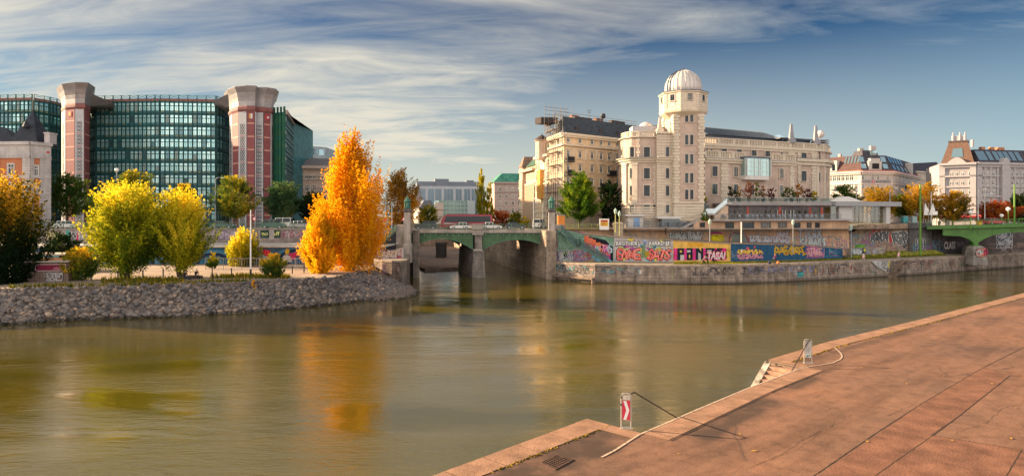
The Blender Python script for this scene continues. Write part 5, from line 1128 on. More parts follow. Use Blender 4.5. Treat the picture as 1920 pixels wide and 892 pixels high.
quoins(tr, LFc, LFc.u(1352), LFc.u(1365), S, zl-.9, .72); quoins(tr, LFc, LFc.u(1481), LFc.u(1488), S, zl-.9, .72); quoins(tr, UFc, UFc.u(1496), UFc.u(1500), S, zu-.6, .72); quoins(tr, UFc, UFc.u(1522), UFc.u(1530), S, zu-.6, .72); quoins(tr, UFc, UFc.u(1478), UFc.u(1488), zl, zu-.6, .72)
tr.fb(UFc, 0, UFc.u(1531), .02, .5, zu-.4, zu); tr.fb(UFc, 0, UFc.u(1531), .02, .25, zu-.9, zu-.4)
for a, c in zip(eR[:-1], eR[1:]):
    fc = Fac(a, c); tr.fb(fc, 0, fc.L+.1, .02, .5, zu-.4, zu); z9 = ZY(310, 155); tr.fb(fc, -.1, fc.L+.2, .02, .5, z9, z9+.8); tr.fb(fc, -.1, fc.L+.3, .02, 1.0, z9+.8, z9+1.5); tr.fb(fc, 0, fc.L*.3, .02, .25, S, z9)
z9 = ZY(310, UFc.D(1510)); u0 = UFc.u(1489); tr.fb(UFc, u0, UFc.u(1531), .02, .5, z9, z9+.8); tr.fb(UFc, u0, UFc.u(1531)+.3, .02, 1.0, z9+.8, z9+1.5); tr.fb(UFc, u0, UFc.u(1531)+.3, .02, 1.05, z9+1.5, z9+1.62, 1)
tr.build('cornice', [ur_trim, lead], ur)
balustrade(LFc, .1, LFc.u(1399), zl+.08, 1.55, -.4, .1, bay=3.6); balustrade(LFc, LFc.u(1447), LFc.L, zl+.08, 1.55, -.4, .1, bay=3.6)
balustrade(UFc, .1, UFc.u(1531), zu, 1.45, -.4, .1, bay=3.9)
for a, c in zip(eR[:-1], eR[1:]): fc = Fac(a, c); balustrade(fc, 0, fc.L, zu, 1.45, -.4, .1)
wpx(ur, LFc, [1339.5, 1379, 1464.5], [321], [12.5, 11, 10.5], 18.5, 'ur', 1339); wpx(ur, LFc, [1339.5, 1379, 1409, 1464.5], [354.5], [12.5, 11, 10.5, 10.5], 19, 'ur', 1339)
wpx(ur, LFc, [1486], [324], 3, 17, 'urp', 1486)
wpx(ur, UFc, [1357, 1385, 1413, 1438.5], [283], [13, 12.5, 12.5, 12], 13, 'ur', 1357); wpx(ur, UFc, [1325, 1334, 1465], [285], [4, 4, 6], 9, 'urp', 1357)
wpx(ur, UFc, [1506.5], [292, 330], [13, 13], [17.5, 18.5], 'ur', 1506); wpx(ur, Fac(eR[0], eR[1]), [1536.5], [293, 332], 3.6, [17, 17], 'urp', 1536); wpx(ur, Fac(eR[1], eR[2]), [1549.5], [294, 332], 3.0, [16, 16], 'urp', 1549)
# glazed bay
bF = fac(1400.5, 140.2, 1446, 143); b = MB(); zb0, zb1 = ZY(337, 141.5), ZY(297, 141.5); zg = ZY(329.5, 141.5); shp = [bF.P(0, -4)[:2], bF.P(0, -.6)[:2], bF.P(.7, 0)[:2], bF.P(bF.L-.7, 0)[:2], bF.P(bF.L, -.6)[:2], bF.P(bF.L, -4)[:2]]
b.prism(shp, zb0, zg); b.build('bay_base', mat('bay_white', (.64, .60, .55), .7, .08), ur)
b = MB(); b.prism([(x, y) for x, y in shp], zg, zb1); BY = b.build('glass_bay', glass('bay_glass', (.34, .48, .47), .15, .5), ur); b = MB()
for u in (.02, 2.0, 3.2, 3.8, bF.L-1.3, bF.L-.12): b.fb(bF, u, u+.12, -.55 if u < .5 or u > bF.L-.5 else 0, .06, zg, zb1)
for q in range(1, 4): b.fb(bF, .5, bF.L-.5, .0, .045, zg+(zb1-zg)*q/4, zg+(zb1-zg)*q/4+.07)
for q in range(9): b.fb(bF, .9+q*.42, .94+q*.42, .0, .03, zg, zb1)
b.build('mullion', mat('bay_mullion', (.55, .56, .54), .5, .08), BY); b = MB(); b.prism([(x+(x-bF.P(bF.L/2, -1.5)[0])*.06, y+(y-bF.P(bF.L/2, -1.5)[1])*.06) for x, y in shp], zb1, zb1+.35); b.build('bay_roof', lead, ur)
# metal roof
RFc = fac(1322, 146, 1466, 156); zr0 = ZY(258, 147); b = MB(); b.fb(RFc, 0, RFc.L, -9, 0, zu, zr0+.6); b.build('attic', mat('attic_dark', (.06, .075, .10), .5, .2), ur)
z1r, z2r = zr0+.6, ZY(236.5, 150); b = MB(); b.hexa([RFc.P(-.1, .5, z1r), RFc.P(RFc.L*1.0, .5, z1r), RFc.P(RFc.L, -9, z1r), RFc.P(0, -9, z1r), RFc.P(-.1, -4, z2r), RFc.P(RFc.L*.93, -4, z2r-.3), RFc.P(RFc.L*.93, -9, z2r-.3), RFc.P(0, -9, z2r)])
RF = b.build('roof', roofm, ur); b = MB()
for i in range(40):
    u = .3+i*(RFc.L*.95-.4)/39; b.beam(RFc.P(u, .5, z1r+.03), RFc.P(u*.97, -4, z2r+.02-.3*i/39), .045)
b.build('roof_seam', mat('seam_grey', (.14, .17, .21), .5, .1), RF); b = MB(); A2 = fac(1466, 154, 1519, 158); b.fb(A2, 0, A2.L, -6, 0, zu, zu+2.3); b.fb(A2, -1, A2.L+.3, -6, .5, zu+2.3, zu+2.6); b.build('attic', MATS['attic_dark'], ur)
b = MB(); b.face([RFc.P(RFc.L*.9, -1, zr0+1), RFc.P(RFc.L+3, -1, zr0+.8), RFc.P(RFc.L+6, -1, zr0+.2), RFc.P(RFc.L*1.0, -1, z2r-1)]); b.build('glass_screen', seeglass('roof_glass', (.6, .75, .8), .35), ur, fix=False)
b = MB(); obelisk(PX(1483.5, 153.5), 153.5, zu+1.3, ZY(231, 153.5), b, .5); b.build('obelisk', mat('ob_grey', (.26, .26, .28), .8, .1), ur); b = MB(); obelisk(PX(1529.5, 157), 157, zu+1.3, ZY(234, 157), b, .5); b.build('obelisk', MATS['ob_grey'], ur)
b = MB(); cxx, cyy = PX(1538.5, 161), 161; zc = ZY(251.5, 161); rr_ = .93; b.lathe((cxx, cyy), [(.1, zu+.5), (.1, zc-rr_)]+[(max(.03, rr_*math.sin(a)), zc-rr_*math.cos(a)) for a in [math.pi*i/12 for i in range(1, 13)]], 18); b.build('radome', dmw, ur, smooth=True)
b = MB()
for i in range(4): b.box(PX(1533, 160), PX(1553, 160), 159.5, 163, zu+1.2+.45*i, zu+1.4+.45*i)
b.build('louvre', mat('louvre_grey', (.20, .21, .24), .5, .1), ur)
# shop front and canopies at street level
b = MB(); b.box(PX(1176, 132), PX(1204, 132), 131, 133.8, S, S+2.6); sp_ = b.build('shop_front', mat('shop_white', (.52, .49, .46), .7, .08), ur); b = MB(); b.box(PX(1188, 131), PX(1199, 131), 130.94, 130.99, S+.5, S+2.3); b.build('shop_window', glass('shop_blue', (.08, .18, .34), .1, .2), sp_); b = MB(); b.box(PX(1172, 131), PX(1208, 131), 130, 133.5, S+2.6, S+2.95); b.build('canopy', mat('canopy_white', (.58, .55, .52), .6, .08), ur)
b = MB(); b.box(PX(1232, 130), PX(1276, 130), 129.6, 133.2, S+2.1, S+2.5); b.build('canopy', MATS['canopy_white'], ur); b = MB(); b.box(PX(1241, 130.6), PX(1274, 130.6), 130.5, 133.3, S, S+2.1); b.build('entrance_glass', glass('entry_glass', (.05, .08, .09), .1, .1), ur)
# ================================================================ TERRACES, RETAINING AND GRAFFITI WALLS ON THE RIGHT
# ground between the graffiti wall and the street: a ramp path
ramp = MB(); wallt = [447, 448, 451.5, 456, 466]
TW = fac(1130, 127, 1592, 133)                           # street-side retaining wall line
top_px = [(1046, 429), (1075, 434.5), (1094, 440), (1150, 444.5), (1262, 451), (1370, 457), (1498, 460), (1580, 466)]
def wd_(px):
    for (a, d0), (c, d1) in zip(gwl[:-1], gwl[1:]):
        if a <= px <= c: return d0+(d1-d0)*(px-a)/(c-a)
    return gwl[-1][1]
wtp = [(PX(px, wd_(px)), wd_(px), ZY(py, wd_(px))) for px, py in top_px]
for a, c in zip(wtp[:-1], wtp[1:]):
    ramp.face([(a[0], a[1]+.2, a[2]-.08), (c[0], c[1]+.2, c[2]-.08), (c[0]+.6, 133.5, c[2]+.3), (a[0]+.3, 133.5, a[2]+.3)])
struct(ramp.build('ramp_path', mat('ramp_stone', (.30, .25, .215), .9, .2, .6)))
GW = thing('graffiti_wall', 'long wall of bright murals and throw-ups along the far quay path', 'wall', (PX(1300, 120.5), 120.5, Q))
seg = []
body = MB()
for a, c in zip(wtp[:-1], wtp[1:]):
    f = Fac(a[:2], c[:2]); seg.append(f); body.prism([f.P(0)[:2], f.P(f.L)[:2], f.P(f.L, -.9)[:2], f.P(0, -.9)[:2]], Q-.05, [a[2], c[2], c[2], a[2]])
body.build('wall', mat('wall_grey', (.34, .32, .31), .85, .2, .6), GW); cpg = MB()
for a, c in zip(wtp[2:-1], wtp[3:]):
    f = Fac(a[:2], c[:2]); cpg.hexa([f.P(0, .15, a[2]), f.P(f.L, .15, c[2]), f.P(f.L, -1, c[2]), f.P(0, -1, a[2]), f.P(0, .15, a[2]+.22), f.P(f.L, .15, c[2]+.22), f.P(f.L, -1, c[2]+.22), f.P(0, -1, a[2]+.22)])
cpg.build('coping', mat('coping_brown', (.26, .20, .16), .9, .25, .8), GW)
# A: green piece beside the stairs (1046-1150)
def zt_at(px):
    for (a, y0), (c, y1) in zip(top_px[:-1], top_px[1:]):
        if a <= px <= c: return ZY(y0+(y1-y0)*(px-a)/(c-a), wd_(px))
    return 6
black = (.012, .013, .02)
def on(px):
    for f, (a, c) in zip(seg, zip(top_px[:-1], top_px[1:])):
        if a[0] <= px <= c[0]: return f
    return seg[-1]
for f, (a, c) in zip(seg[:3], zip(top_px[:3], top_px[1:4])):
    p = Paint(f); z0 = Q+.02; p.poly([(0, z0), (f.L, z0), (f.L, zt_at(c[0]-.01)-.03), (0, zt_at(a[0]+.01)-.03)], (.17, .30, .21), 1)
    p.scribble(0, f.L, z0+1.6, zt_at(c[0]-.01)-.15, [(.25, .40, .30), (.30, .44, .34), (.12, .24, .18)], 22, .16, 2, 40+int(a[0])); p.build(GW)
fA = seg[2]; p = Paint(fA, .03); u = fA.u
p.poly([(u(1096), Q+1.2), (u(1149.5), Q+.1), (u(1149.5), Q+2.6), (u(1135), Q+3.9), (u(1100), Q+4.6)], black, 2)
for i, (px, py) in enumerate(((1099, 450), (1106, 454), (1112, 457), (1122, 463), (1133, 466), (1140, 470))):
    D_ = wd_(px); z = ZY(py, D_); p.poly([(u(px)-.42, z-.7), (u(px)+.42, z-.8), (u(px)+.5, z+.75), (u(px)-.3, z+.8)], [(.72, .16, .08), (.75, .20, .12)][i % 2], 4); p.poly([(u(px)-.38, z-1.5), (u(px)+.42, z-1.6), (u(px)+.42, z-.8), (u(px)-.42, z-.7)], (.50, .08, .35), 4)
    p.poly([(u(px)-.6, z-2.3), (u(px)+.2, z-2.9), (u(px)+.75, z-1.9), (u(px)+.1, z-1.4)], (.22, .52, .66), 5)
p.wild(u(1101), u(1147), Q+1.4, Q+3.2, 6, [(.72, .17, .10), (.55, .10, .38), (.22, .5, .64)], black, (.8, .5, .4), 6, 61, .3)
p.blob(u(1121), ZY(458, 121.5), .5, .42, (.74, .22, .10), 9); p.build(GW)
# B: white wall, BROTHERS V PARADISE, red letters
fB = seg[3]; p = Paint(fB); u = fB.u; zb = Q+.02
p.poly([(0, zb), (fB.L, zb), (fB.L, zt_at(1261.9)-.03), (0, zt_at(1150.1)-.03)], (.44, .40, .38), 1); r = random.Random(2)
for k in range(70):
    x = r.uniform(.5, fB.L-.5); z = r.uniform(Q+.25, Q+2.9); p.blob(x, z, r.uniform(.2, .5), r.uniform(.14, .34), r.choice([(.16, .42, .48), (.62, .55, .06), (.05, .09, .22), (.30, .45, .25), (.42, .08, .30), (.10, .30, .42), (.55, .40, .10)]), 2+(k % 3))
def lab(px0, px1, py0, py1, txt, col, lcol):
    z0, z1 = ZY(py1, 120.8), ZY(py0, 120.8); p.text(txt, u(px0), u(px1), z0, z1, lcol, 5, .10, .0, .35); p.text(txt, u(px0), u(px1), z0+.04, z1-.02, col, 6, .02, .0, .35)
lab(1155, 1199, 452.5, 460.5, 'BROTHERS', (.80, .78, .76), black); lab(1206, 1212, 451.5, 460, 'V', (.05, .10, .28), (.3, .4, .6)); lab(1217, 1256, 452, 460, 'PARADISE', (.80, .78, .76), black)
p.wild(u(1157), u(1201), Q+.35, Q+2.3, 4, [(.70, .09, .06), (.74, .13, .09)], black, (.80, .38, .34), 7, 71, .42); p.wild(u(1215), u(1257), Q+.35, Q+2.3, 4, [(.70, .09, .06), (.74, .13, .09)], black, (.80, .38, .34), 7, 73, .42)
for px, c in ((1184, (.42, .06, .22)), (1240, (.62, .54, .05)), (1183, (.62, .54, .05)), (1176, (.42, .08, .24))): p.blob(u(px), ZY(449.5 if px != 1176 else 462, 120.8), .55, .22, c, 5)
p.poly([(u(1203), Q+.7), (u(1211), Q+.7), (u(1210), Q+2.2), (u(1208), Q+3.3), (u(1206), Q+3.3), (u(1203.5), Q+2.2)], (.18, .26, .12), 8); p.blob(u(1213), Q+1.4, .4, .55, (.40, .27, .03), 9); p.build(GW)
# C: yellow wall with PANDA block letters
fC = seg[4]; p = Paint(fC); u = fC.u
p.poly([(0, zb), (fC.L, zb), (fC.L, zt_at(1369.9)-.03), (0, zt_at(1262.1)-.03)], (.72, .43, .10), 1)
z0, z1 = Q+.28, Q+2.45; p.rect(u(1262.6), u(1362), z0, z1, (.55, .03, .16), 2); y_ = (.72, .43, .10); g_ = (.52, .49, .47)
def blk_(px0, px1, lo=z0, hi=z1, c=(.014, .02, .035), l=3): p.rect(u(px0), u(px1), lo, hi, c, l)
H2 = z1-z0
blk_(1270, 1282.5); blk_(1274.5, 1278.5, z0+H2*.64, z0+H2*.82, y_, 4); blk_(1275.5, 1282.5, z0, z0+H2*.45, g_, 4)            # P
blk_(1287, 1298.5); blk_(1288, 1294.5, z0+H2*.66, z0+H2*.84, g_, 4); blk_(1291.5, 1294, z0+H2*.18, z0+H2*.45, y_, 4)            # A
blk_(1304.5, 1318.5); p.poly([(u(1309), z0), (u(1314), z0), (u(1314), z0+H2*.52), (u(1309), z0+H2*.66)], g_, 4); p.poly([(u(1310.5), z1), (u(1314.5), z1), (u(1314.5), z1-H2*.3)], y_, 4)   # N
blk_(1323, 1340); blk_(1326, 1334, z0+H2*.7, z0+H2*.85, g_, 4); blk_(1344, 1354.5); blk_(1346.5, 1352, z0+H2*.72, z0+H2*.86, (.55, .03, .16), 4)      # D A
for px in (1266, 1284.8, 1301, 1320.6): p.rect(u(px)-.18, u(px)+.25, z0, z1, (.64, .05, .22), 4)
p.blob(u(1343), Q+1.1, 2.05, .98, black, 5, .12); p.text('TASAI', u(1325.5), u(1359.5), Q+.42, Q+1.75, (.70, .12, .20), 6, .09, .12, .6); p.text('TASAI', u(1326), u(1359), Q+.46, Q+1.72, (.62, .58, .58), 7, .03, .12, .6)
p.blob(u(1365.5), Q+1.5, .36, .72, (.70, .50, .06), 5); p.scribble(u(1362), u(1369), Q+.7, Q+2.2, [(.2, .12, .03)], 6, .06, 6, 3); p.blob(u(1300), ZY(458, 121), 1.2, .35, (.70, .36, .04), 2); p.blob(u(1312), ZY(459, 121), .6, .4, (.66, .32, .03), 2); p.build(GW)
# D: blue wall, yellow and pink letters (two plane pieces)
for f, (a, c) in zip(seg[5:], zip(top_px[5:], top_px[6:])):
    p = Paint(f); u = f.u; p.poly([(0, zb), (f.L, zb), (f.L, zt_at(c[0]-.01)-.03), (0, zt_at(a[0]+.01)-.03)], (.022, .085, .17), 1)
    if a[0] == 1370:
        p.wild(u(1383), u(1429), Q+1.25, Q+2.1, 6, [(.70, .42, .03), (.66, .30, .04)], black, (.75, .6, .2), 2, 81, .24); p.wild(u(1383), u(1430), Q+.4, Q+1.2, 7, [(.50, .20, .27)], (.10, .03, .08), (.62, .32, .38), 5, 83, .24)
        p.blob(u(1402), Q+2.3, .34, .26, (.60, .08, .10), 2); p.blob(u(1415), Q+2.6, .22, .2, (.60, .10, .10), 2); p.scribble(u(1372), u(1382), Q+.5, Q+2, [(.30, .36, .42)], 8, .05, 2, 5)
        p.wild(u(1451), u(1497), Q+.95, Q+2.75, 5, [(.62, .36, .03), (.66, .42, .05)], (.05, .035, .02), (.30, .15, .02), 2, 85, .26)
        for px in (1456, 1470, 1484, 1494):
            for rr_ in (.55, .3): p.stroke([(u(px)+rr_*math.cos(t), Q+1.95+rr_*math.sin(t)) for t in [i*math.pi/6 for i in range(12)]], .11, (.60, .38, .04), 6)
    else:
        p.wild(u(1513), u(1541), Q+.55, Q+2.3, 5, [(.55, .30, .26), (.50, .28, .32)], (.32, .05, .20), (.62, .46, .40), 2, 87, .26); p.scribble(u(1511), u(1545), Q+.4, Q+2.5, [(.5, .06, .28), (.55, .2, .3)], 30, .08, 1, 8)
        p.stroke([(u(1549)+1.1*math.cos(t), Q+1.5+1.0*math.sin(t)) for t in [i*math.pi/9 for i in range(16)]], .08, (.08, .30, .38), 2); p.scribble(u(1555), u(1577), Q+.6, Q+2.0, [(.25, .32, .4), (.1, .25, .4), (.4, .1, .12)], 14, .07, 2, 9)
        p.wild(u(1499.5), u(1510), Q+.95, Q+2.6, 1, [(.62, .36, .03)], (.05, .035, .02), (.30, .15, .02), 2, 88, .26)
    p.build(GW)
# lower purple piece under the stairs: in front of the green piece
p = Paint(seg[1], .05); f = seg[1]; p.rect(0, f.L, Q+.05, Q+2.2, (.42, .38, .40), 1); p.scribble(.05, f.L-.05, Q+.1, Q+1.9, [(.10, .10, .26), (.2, .2, .4), (.45, .06, .10), (.5, .3, .4)], 30, .1, 2, 4); p.build(GW)
p = Paint(seg[0], .05); f = seg[0]; p.rect(0, f.L, Q+.05, Q+2.0, (.40, .37, .38), 1); p.poly([(f.u(1056), Q+.15), (f.u(1064), Q+.15), (f.u(1064.5), Q+1.7), (f.u(1055.5), Q+1.7)], (.25, .36, .16), 2); p.blob(f.u(1060), Q+.95, .32, .55, black, 3); p.scribble(.05, f.L-.05, Q+.1, Q+1.8, [(.12, .12, .25), (.05, .05, .08), (.5, .48, .5)], 26, .09, 2, 14); p.build(GW)
p = Paint(seg[2], .05); f = seg[2]; u = f.u; p.poly([(0, Q+.05), (u(1118), Q+.05), (u(1102), Q+1.4), (0, Q+2.0)], (.40, .36, .39), 10); p.wild(.1, u(1106), Q+.25, Q+1.2, 4, [(.16, .16, .34), (.22, .22, .42)], (.06, .05, .10), (.4, .4, .55), 11, 17, .2); p.scribble(.1, u(1112), Q+.1, Q+1.6, [(.45, .07, .10), (.5, .25, .36), (.6, .5, .05)], 20, .08, 14, 19); p.build(GW)
# stairs with green railing going down to the quay beside the right pylon
rs = thing('riverside_stairs', 'dark stairs with green railing going down past murals right of the bridge', 'stairs', (PX(1095, 120), 120, Q)); b = MB()
p0, p1 = Vector((PX(1050, 123), 121.6, S)), Vector((PX(1079, 121), 120.6, 6.3)); p2, p3 = Vector((PX(1086, 121), 120.4, 6.3)), Vector((PX(1139, 120), 119.9, Q))
for (a, c, n) in ((p0, p1, 14), (p2, p3, 17)):
    d = (c-a); 
    for i in range(n):
        q0, q1 = a+d*(i/n), a+d*((i+1)/n); b.hexa([(q0.x, q0.y-.85, q1.z-.3), (q1.x, q1.y-.85, q1.z-.3), (q1.x, q1.y+.75, q1.z-.3), (q0.x, q0.y+.75, q1.z-.3), (q0.x, q0.y-.85, q1.z), (q1.x, q1.y-.85, q1.z), (q1.x, q1.y+.75, q1.z), (q0.x, q0.y+.75, q1.z)])
b.box(p1.x, p2.x, 119.6, 121.3, 6.0, 6.3); b.build('tread', MATS['stair_dark'], rs); r_ = MB(); o_ = Vector((0, -.9, 0))
rail_run(r_, p0+o_, p1+o_, 1.05, 4); rail_run(r_, p1+o_, p2+o_, 1.05, 1); rail_run(r_, p2+o_, p3+o_, 1.05, 6)
for a, c in ((p0, p1), (p2, p3)):
    o2 = Vector((0, -.93, -.12)); r_.hexa([tuple(a+o2-Vector((0, 0, .35))), tuple(c+o2-Vector((0, 0, .35))), tuple(c+o2+Vector((0, .06, -.35))), tuple(a+o2+Vector((0, .06, -.35))), tuple(a+o2+Vector((0, 0, .2))), tuple(c+o2+Vector((0, 0, .2))), tuple(c+o2+Vector((0, .06, .2))), tuple(a+o2+Vector((0, .06, .2)))])
r_.build('railing', mat('rail_teal', (.07, .13, .12), .6, .15), rs)
# marks on the far quay wall
for i, (a, c) in enumerate(zip(qline[:-1], qline[1:])):
    if i > 8: break
    f = Fac(a, c); p = Paint(f, -.24)
    def tilt(pa):   # follow the slightly battered wall
        for k, v in enumerate(pa.b.v): pa.b.v[k] = (v[0]+f.N.x*(.01+.235*(1-(v[2]+1)/(Q+.65))), v[1]+f.N.y*(.01+.235*(1-(v[2]+1)/(Q+.65))), v[2])
    rq = random.Random(i); 
    if i in (0, 1, 2): p.scribble(.2, f.L-.2, 1.7, 2.75, [(.08, .24, .28), (.14, .34, .38), (.05, .06, .08)], 16, .13, 1, i); p.scribble(.2, f.L-.2, 1.2, 2.6, [(.06, .055, .06), (.34, .30, .28)], 26, .07, 3, i+30)
    if i == 3: p.text('NOKA', f.u(1259.5), f.u(1262.5), .7, 2.7, (.40, .46, .18), 2, 0, 0, .2); p.rect(f.u(1199), f.u(1203), 1.7, 2.25, (.55, .5, .48), 1)
    if i == 5: p.text('DUEF', f.u(1405), f.u(1476), 1.75, 2.6, (.16, .17, .30), 1, .0)
    if i == 6:
        p.text('CTE', f.u(1482), f.u(1530), 1.6, 2.5, (.17, .18, .32), 1, .0)
        p.poly([(f.u(1496), .75), (f.u(1507), .75), (f.u(1507.5), 1.6), (f.u(1495.5), 1.6)], (.05, .33, .36), 2); p.blob(f.u(1501.5), 1.62, .55, .12, (.02, .05, .06), 3); p.stroke([(f.u(1501), 1.6), (f.u(1500), 2.3)], .1, (.5, .28, .25), 3)
        for t in range(6): p.stroke([(f.u(1499.5), 2.4), (f.u(1499.5)+.5*math.cos(t*1.05), 2.4+.42*math.sin(t*1.05))], .07, (.6, .55, .55), 4)
        p.poly([(f.u(1529), 1.2), (f.u(1532.5), 1.2), (f.u(1531.5), 2.1), (f.u(1529.5), 2.1)], (.58, .34, .04), 2)
    if i >= 6: p.scribble(.2, f.L-.2, 1.0, 2.6, [(.07, .06, .065), (.22, .07, .07), (.10, .16, .12), (.3, .28, .3)], 22, .14, 1, i)
    if i in (4, 5): p.scribble(.2, f.L-.2, 1.6, 2.7, [(.055, .05, .055), (.09, .08, .085)], 20, .16, 0, i)
    if p.b.f: tilt(p); p.build(FWALL)
b = MB(); f0 = Fac(qline[0], qline[2]); b.fb(f0, 0, f0.L, -.2, .75, .55, .85); 
for q in (0, .45, .98): b.fb(f0, f0.L*q-.02, f0.L*q+.22, -.1, .7, -.5, .55)
b.build('fender', mat('fender_wood', (.19, .14, .11), .9, .3, 2), FWALL)
tri = thing('quay_steps', 'steep stone steps in the far quay wall beside a white graffiti triangle', 'steps', (PX(1680, 126), 126, 0)); ft = Fac(qline[7], qline[8]); b = MB()
for k in range(13): b.fb(ft, ft.u(1664)+k*.33-.2, ft.u(1664)+k*.33+1.7, -.2, .55, .2+k*.235-.4, .3+k*.235)
b.build('tread', mat('step_brown', (.22, .16, .12), .9, .3, 1.5), tri); p = Paint(ft, .02); p.poly([(ft.u(1632), Q-.1), (ft.u(1668), Q-.1), (ft.u(1668), Q-.6), (ft.u(1661), .95), (ft.u(1648), 1.7)], (.46, .44, .42), 1); p.scribble(ft.u(1640), ft.u(1666), 1.5, 3.0, [(.12, .12, .13), (.25, .25, .26)], 16, .09, 2, 4); p.stroke([(ft.u(1667), Q-.2), (ft.u(1666), 1.7)], .3, (.55, .48, .05), 5); p.build(tri)

# ------------------------------------------------ street-side retaining wall with the terrace restaurant
RWt = thing('retaining_wall', 'tan retaining wall covered in tags below the glass terrace restaurant', 'wall', TW.P(TW.L/2, 0, 5)); f = TW; u = f.u
tanm = mat('tan_render', (.54, .34, .215), .88, .15, .5, streak=.25); ub = u(1300)
b = MB(); b.fb(f, 0, ub, -1.2, 0, 4.5, S+.15); b.fb(f, ub, f.L, -9, 0, 3.6, 10.6); b.build('wall', tanm, RWt)
b = MB(); b.fb(f, -.1, ub, -1.3, .2, S+.15, S+.4); b.fb(f, ub, f.L, .0, .12, 9.0, 9.12); b.build('coping', mat('coping_tan', (.36, .29, .24), .9, .2), RWt)
STY['base'] = (None, dark_iron, 'plain', .1)
G5 = glass('basement_glass', (.10, .11, .09), .12, .2)
for px, w_, y0, y1 in ((1317, 10, 417, 426), (1368, 17, 417, 428), (1403, 22, 416.5, 427.5), (1436, 20, 416.5, 427), (1467, 17, 416.5, 427), (1494.5, 13, 417, 427), (1517, 9.5, 417, 427), (1532.5, 9.5, 417, 427)):
    D_ = f.D(px); sc = D_/F; o = win(RWt, f, u(px), ZY(y1, D_), w_*sc, (y1-y0)*sc, 'base'); bb_ = MB()
    for q in range(5): x = u(px)-w_*sc/2+(q+.7)*w_*sc/5.4; bb_.fb(f, x-.04, x+.04, .03, .09, ZY(y1, D_)+.05, ZY(y0, D_)-.05)
    bb_.build('window_bar', dark_iron, RWt)
b = MB(); lf_ = Fac((PX(1056, 126.3), 126.3), f.P(0)[:2]); b.fb(lf_, 0, lf_.L, -1, 0, 4.5, S+.05); b.fb(lf_, 0, lf_.L, -1.2, .2, S+.05, S+.3); b.build('wall', tanm, RWt); p = Paint(lf_); p.wild(lf_.u(1076), lf_.u(1092), 6.6, 8.5, 3, [(.50, .06, .12)], (.4, .4, .45), (.6, .3, .3), 2, 121, .3); p.scribble(lf_.u(1066), lf_.u(1100), 6.4, 8.6, [(.2, .2, .24), (.4, .4, .42)], 20, .1, 1, 2); p.build(RWt)
p = Paint(f); r = random.Random(3)
zlo, zhi = 6.0, 8.9
p.wild(u(1257), u(1287), 6.6, 8.5, 5, [(.42, .43, .42), (.36, .40, .40)], black, (.6, .6, .6), 3, 91, .3); p.wild(u(1288), u(1316), 6.6, 8.6, 4, [(.48, .48, .48)], black, (.6, .6, .6), 3, 92, .34)
p.rect(u(1333), u(1357), 6.4, 7.9, (.70, .58, .02), 3); p.scribble(u(1334), u(1356), 6.5, 7.8, [(.5, .40, .02), (.45, .36, .02)], 14, .09, 4, 7); p.stroke([(u(1331), 8.0), (u(1340), 8.3), (u(1352), 8.15), (u(1358), 7.6)], .32, (.42, .05, .18), 2)
p.stroke([(u(1366), 6.2), (u(1369), 7.6), (u(1376), 8.3), (u(1385), 8.2), (u(1396), 8.0), (u(1402), 7.2), (u(1404), 6.2)], .2, (.30, .03, .07), 3); p.blob(u(1385), 7.0, 1.7, .95, (.22, .25, .22), 2)
p.wild(u(1405), u(1442), 6.0, 7.7, 6, [(.46, .46, .50), (.50, .50, .54)], black, (.62, .62, .66), 3, 93, .3); p.wild(u(1440), u(1482), 5.9, 7.6, 6, [(.46, .44, .50)], (.18, .16, .20), (.6, .6, .64), 3, 94, .3); p.wild(u(1457), u(1478), 7.3, 8.5, 4, [(.50, .50, .54)], (.36, .05, .10), (.65, .65, .68), 7, 95, .24)
p.wild(u(1500), u(1548), 5.2, 7.2, 7, [(.42, .46, .46), (.36, .42, .42)], (.14, .18, .18), (.6, .62, .62), 3, 96, .3); 
for ch_, a, c in (('T', 1495, 1506), ('O', 1508, 1514), ('G', 1515, 1527), ('I', 1527.5, 1529.5), ('X', 1530, 1541)): p.text(ch_, u(a), u(c), 7.2, 8.9, (.16, .19, .24), 9, .06); p.text(ch_, u(a), u(c), 7.2, 8.9, (.48, .52, .58), 10, .015)
p.scribble(u(1150), u(1260), 5.9, 8.6, [(.35, .30, .24), (.5, .28, .12), (.2, .2, .2), (.1, .3, .3)], 50, .09, 1, 5); p.scribble(u(1260), u(1480), 5.8, 8.7, [(.25, .28, .3), (.15, .25, .25), (.4, .3, .25)], 90, .12, 0, 6); p.scribble(u(1480), u(1588), 4.6, 7.4, [(.25, .28, .3), (.10, .2, .25), (.3, .12, .25)], 60, .13, 0, 16)
p.rect(u(1486.5), u(1492), 5.1, 7.0, (.34, .36, .26), 12); p.build(RWt)
railing('street_railing', 'thin dark street railing in front of the observatory hall shop', TW, u(1168), u(1300), S+.4, 1.0, grey_iron, 2.2, .3, kind='rails')
railing('street_railing', 'yellow green railing above the mural wall beside the orange kiosk', fac(1062, 126, 1134, 126.8), 0, 7.2, S+.0, 1.1, mat('rail_yellowgreen', (.24, .26, .07), .6, .1), 1.3, .2)
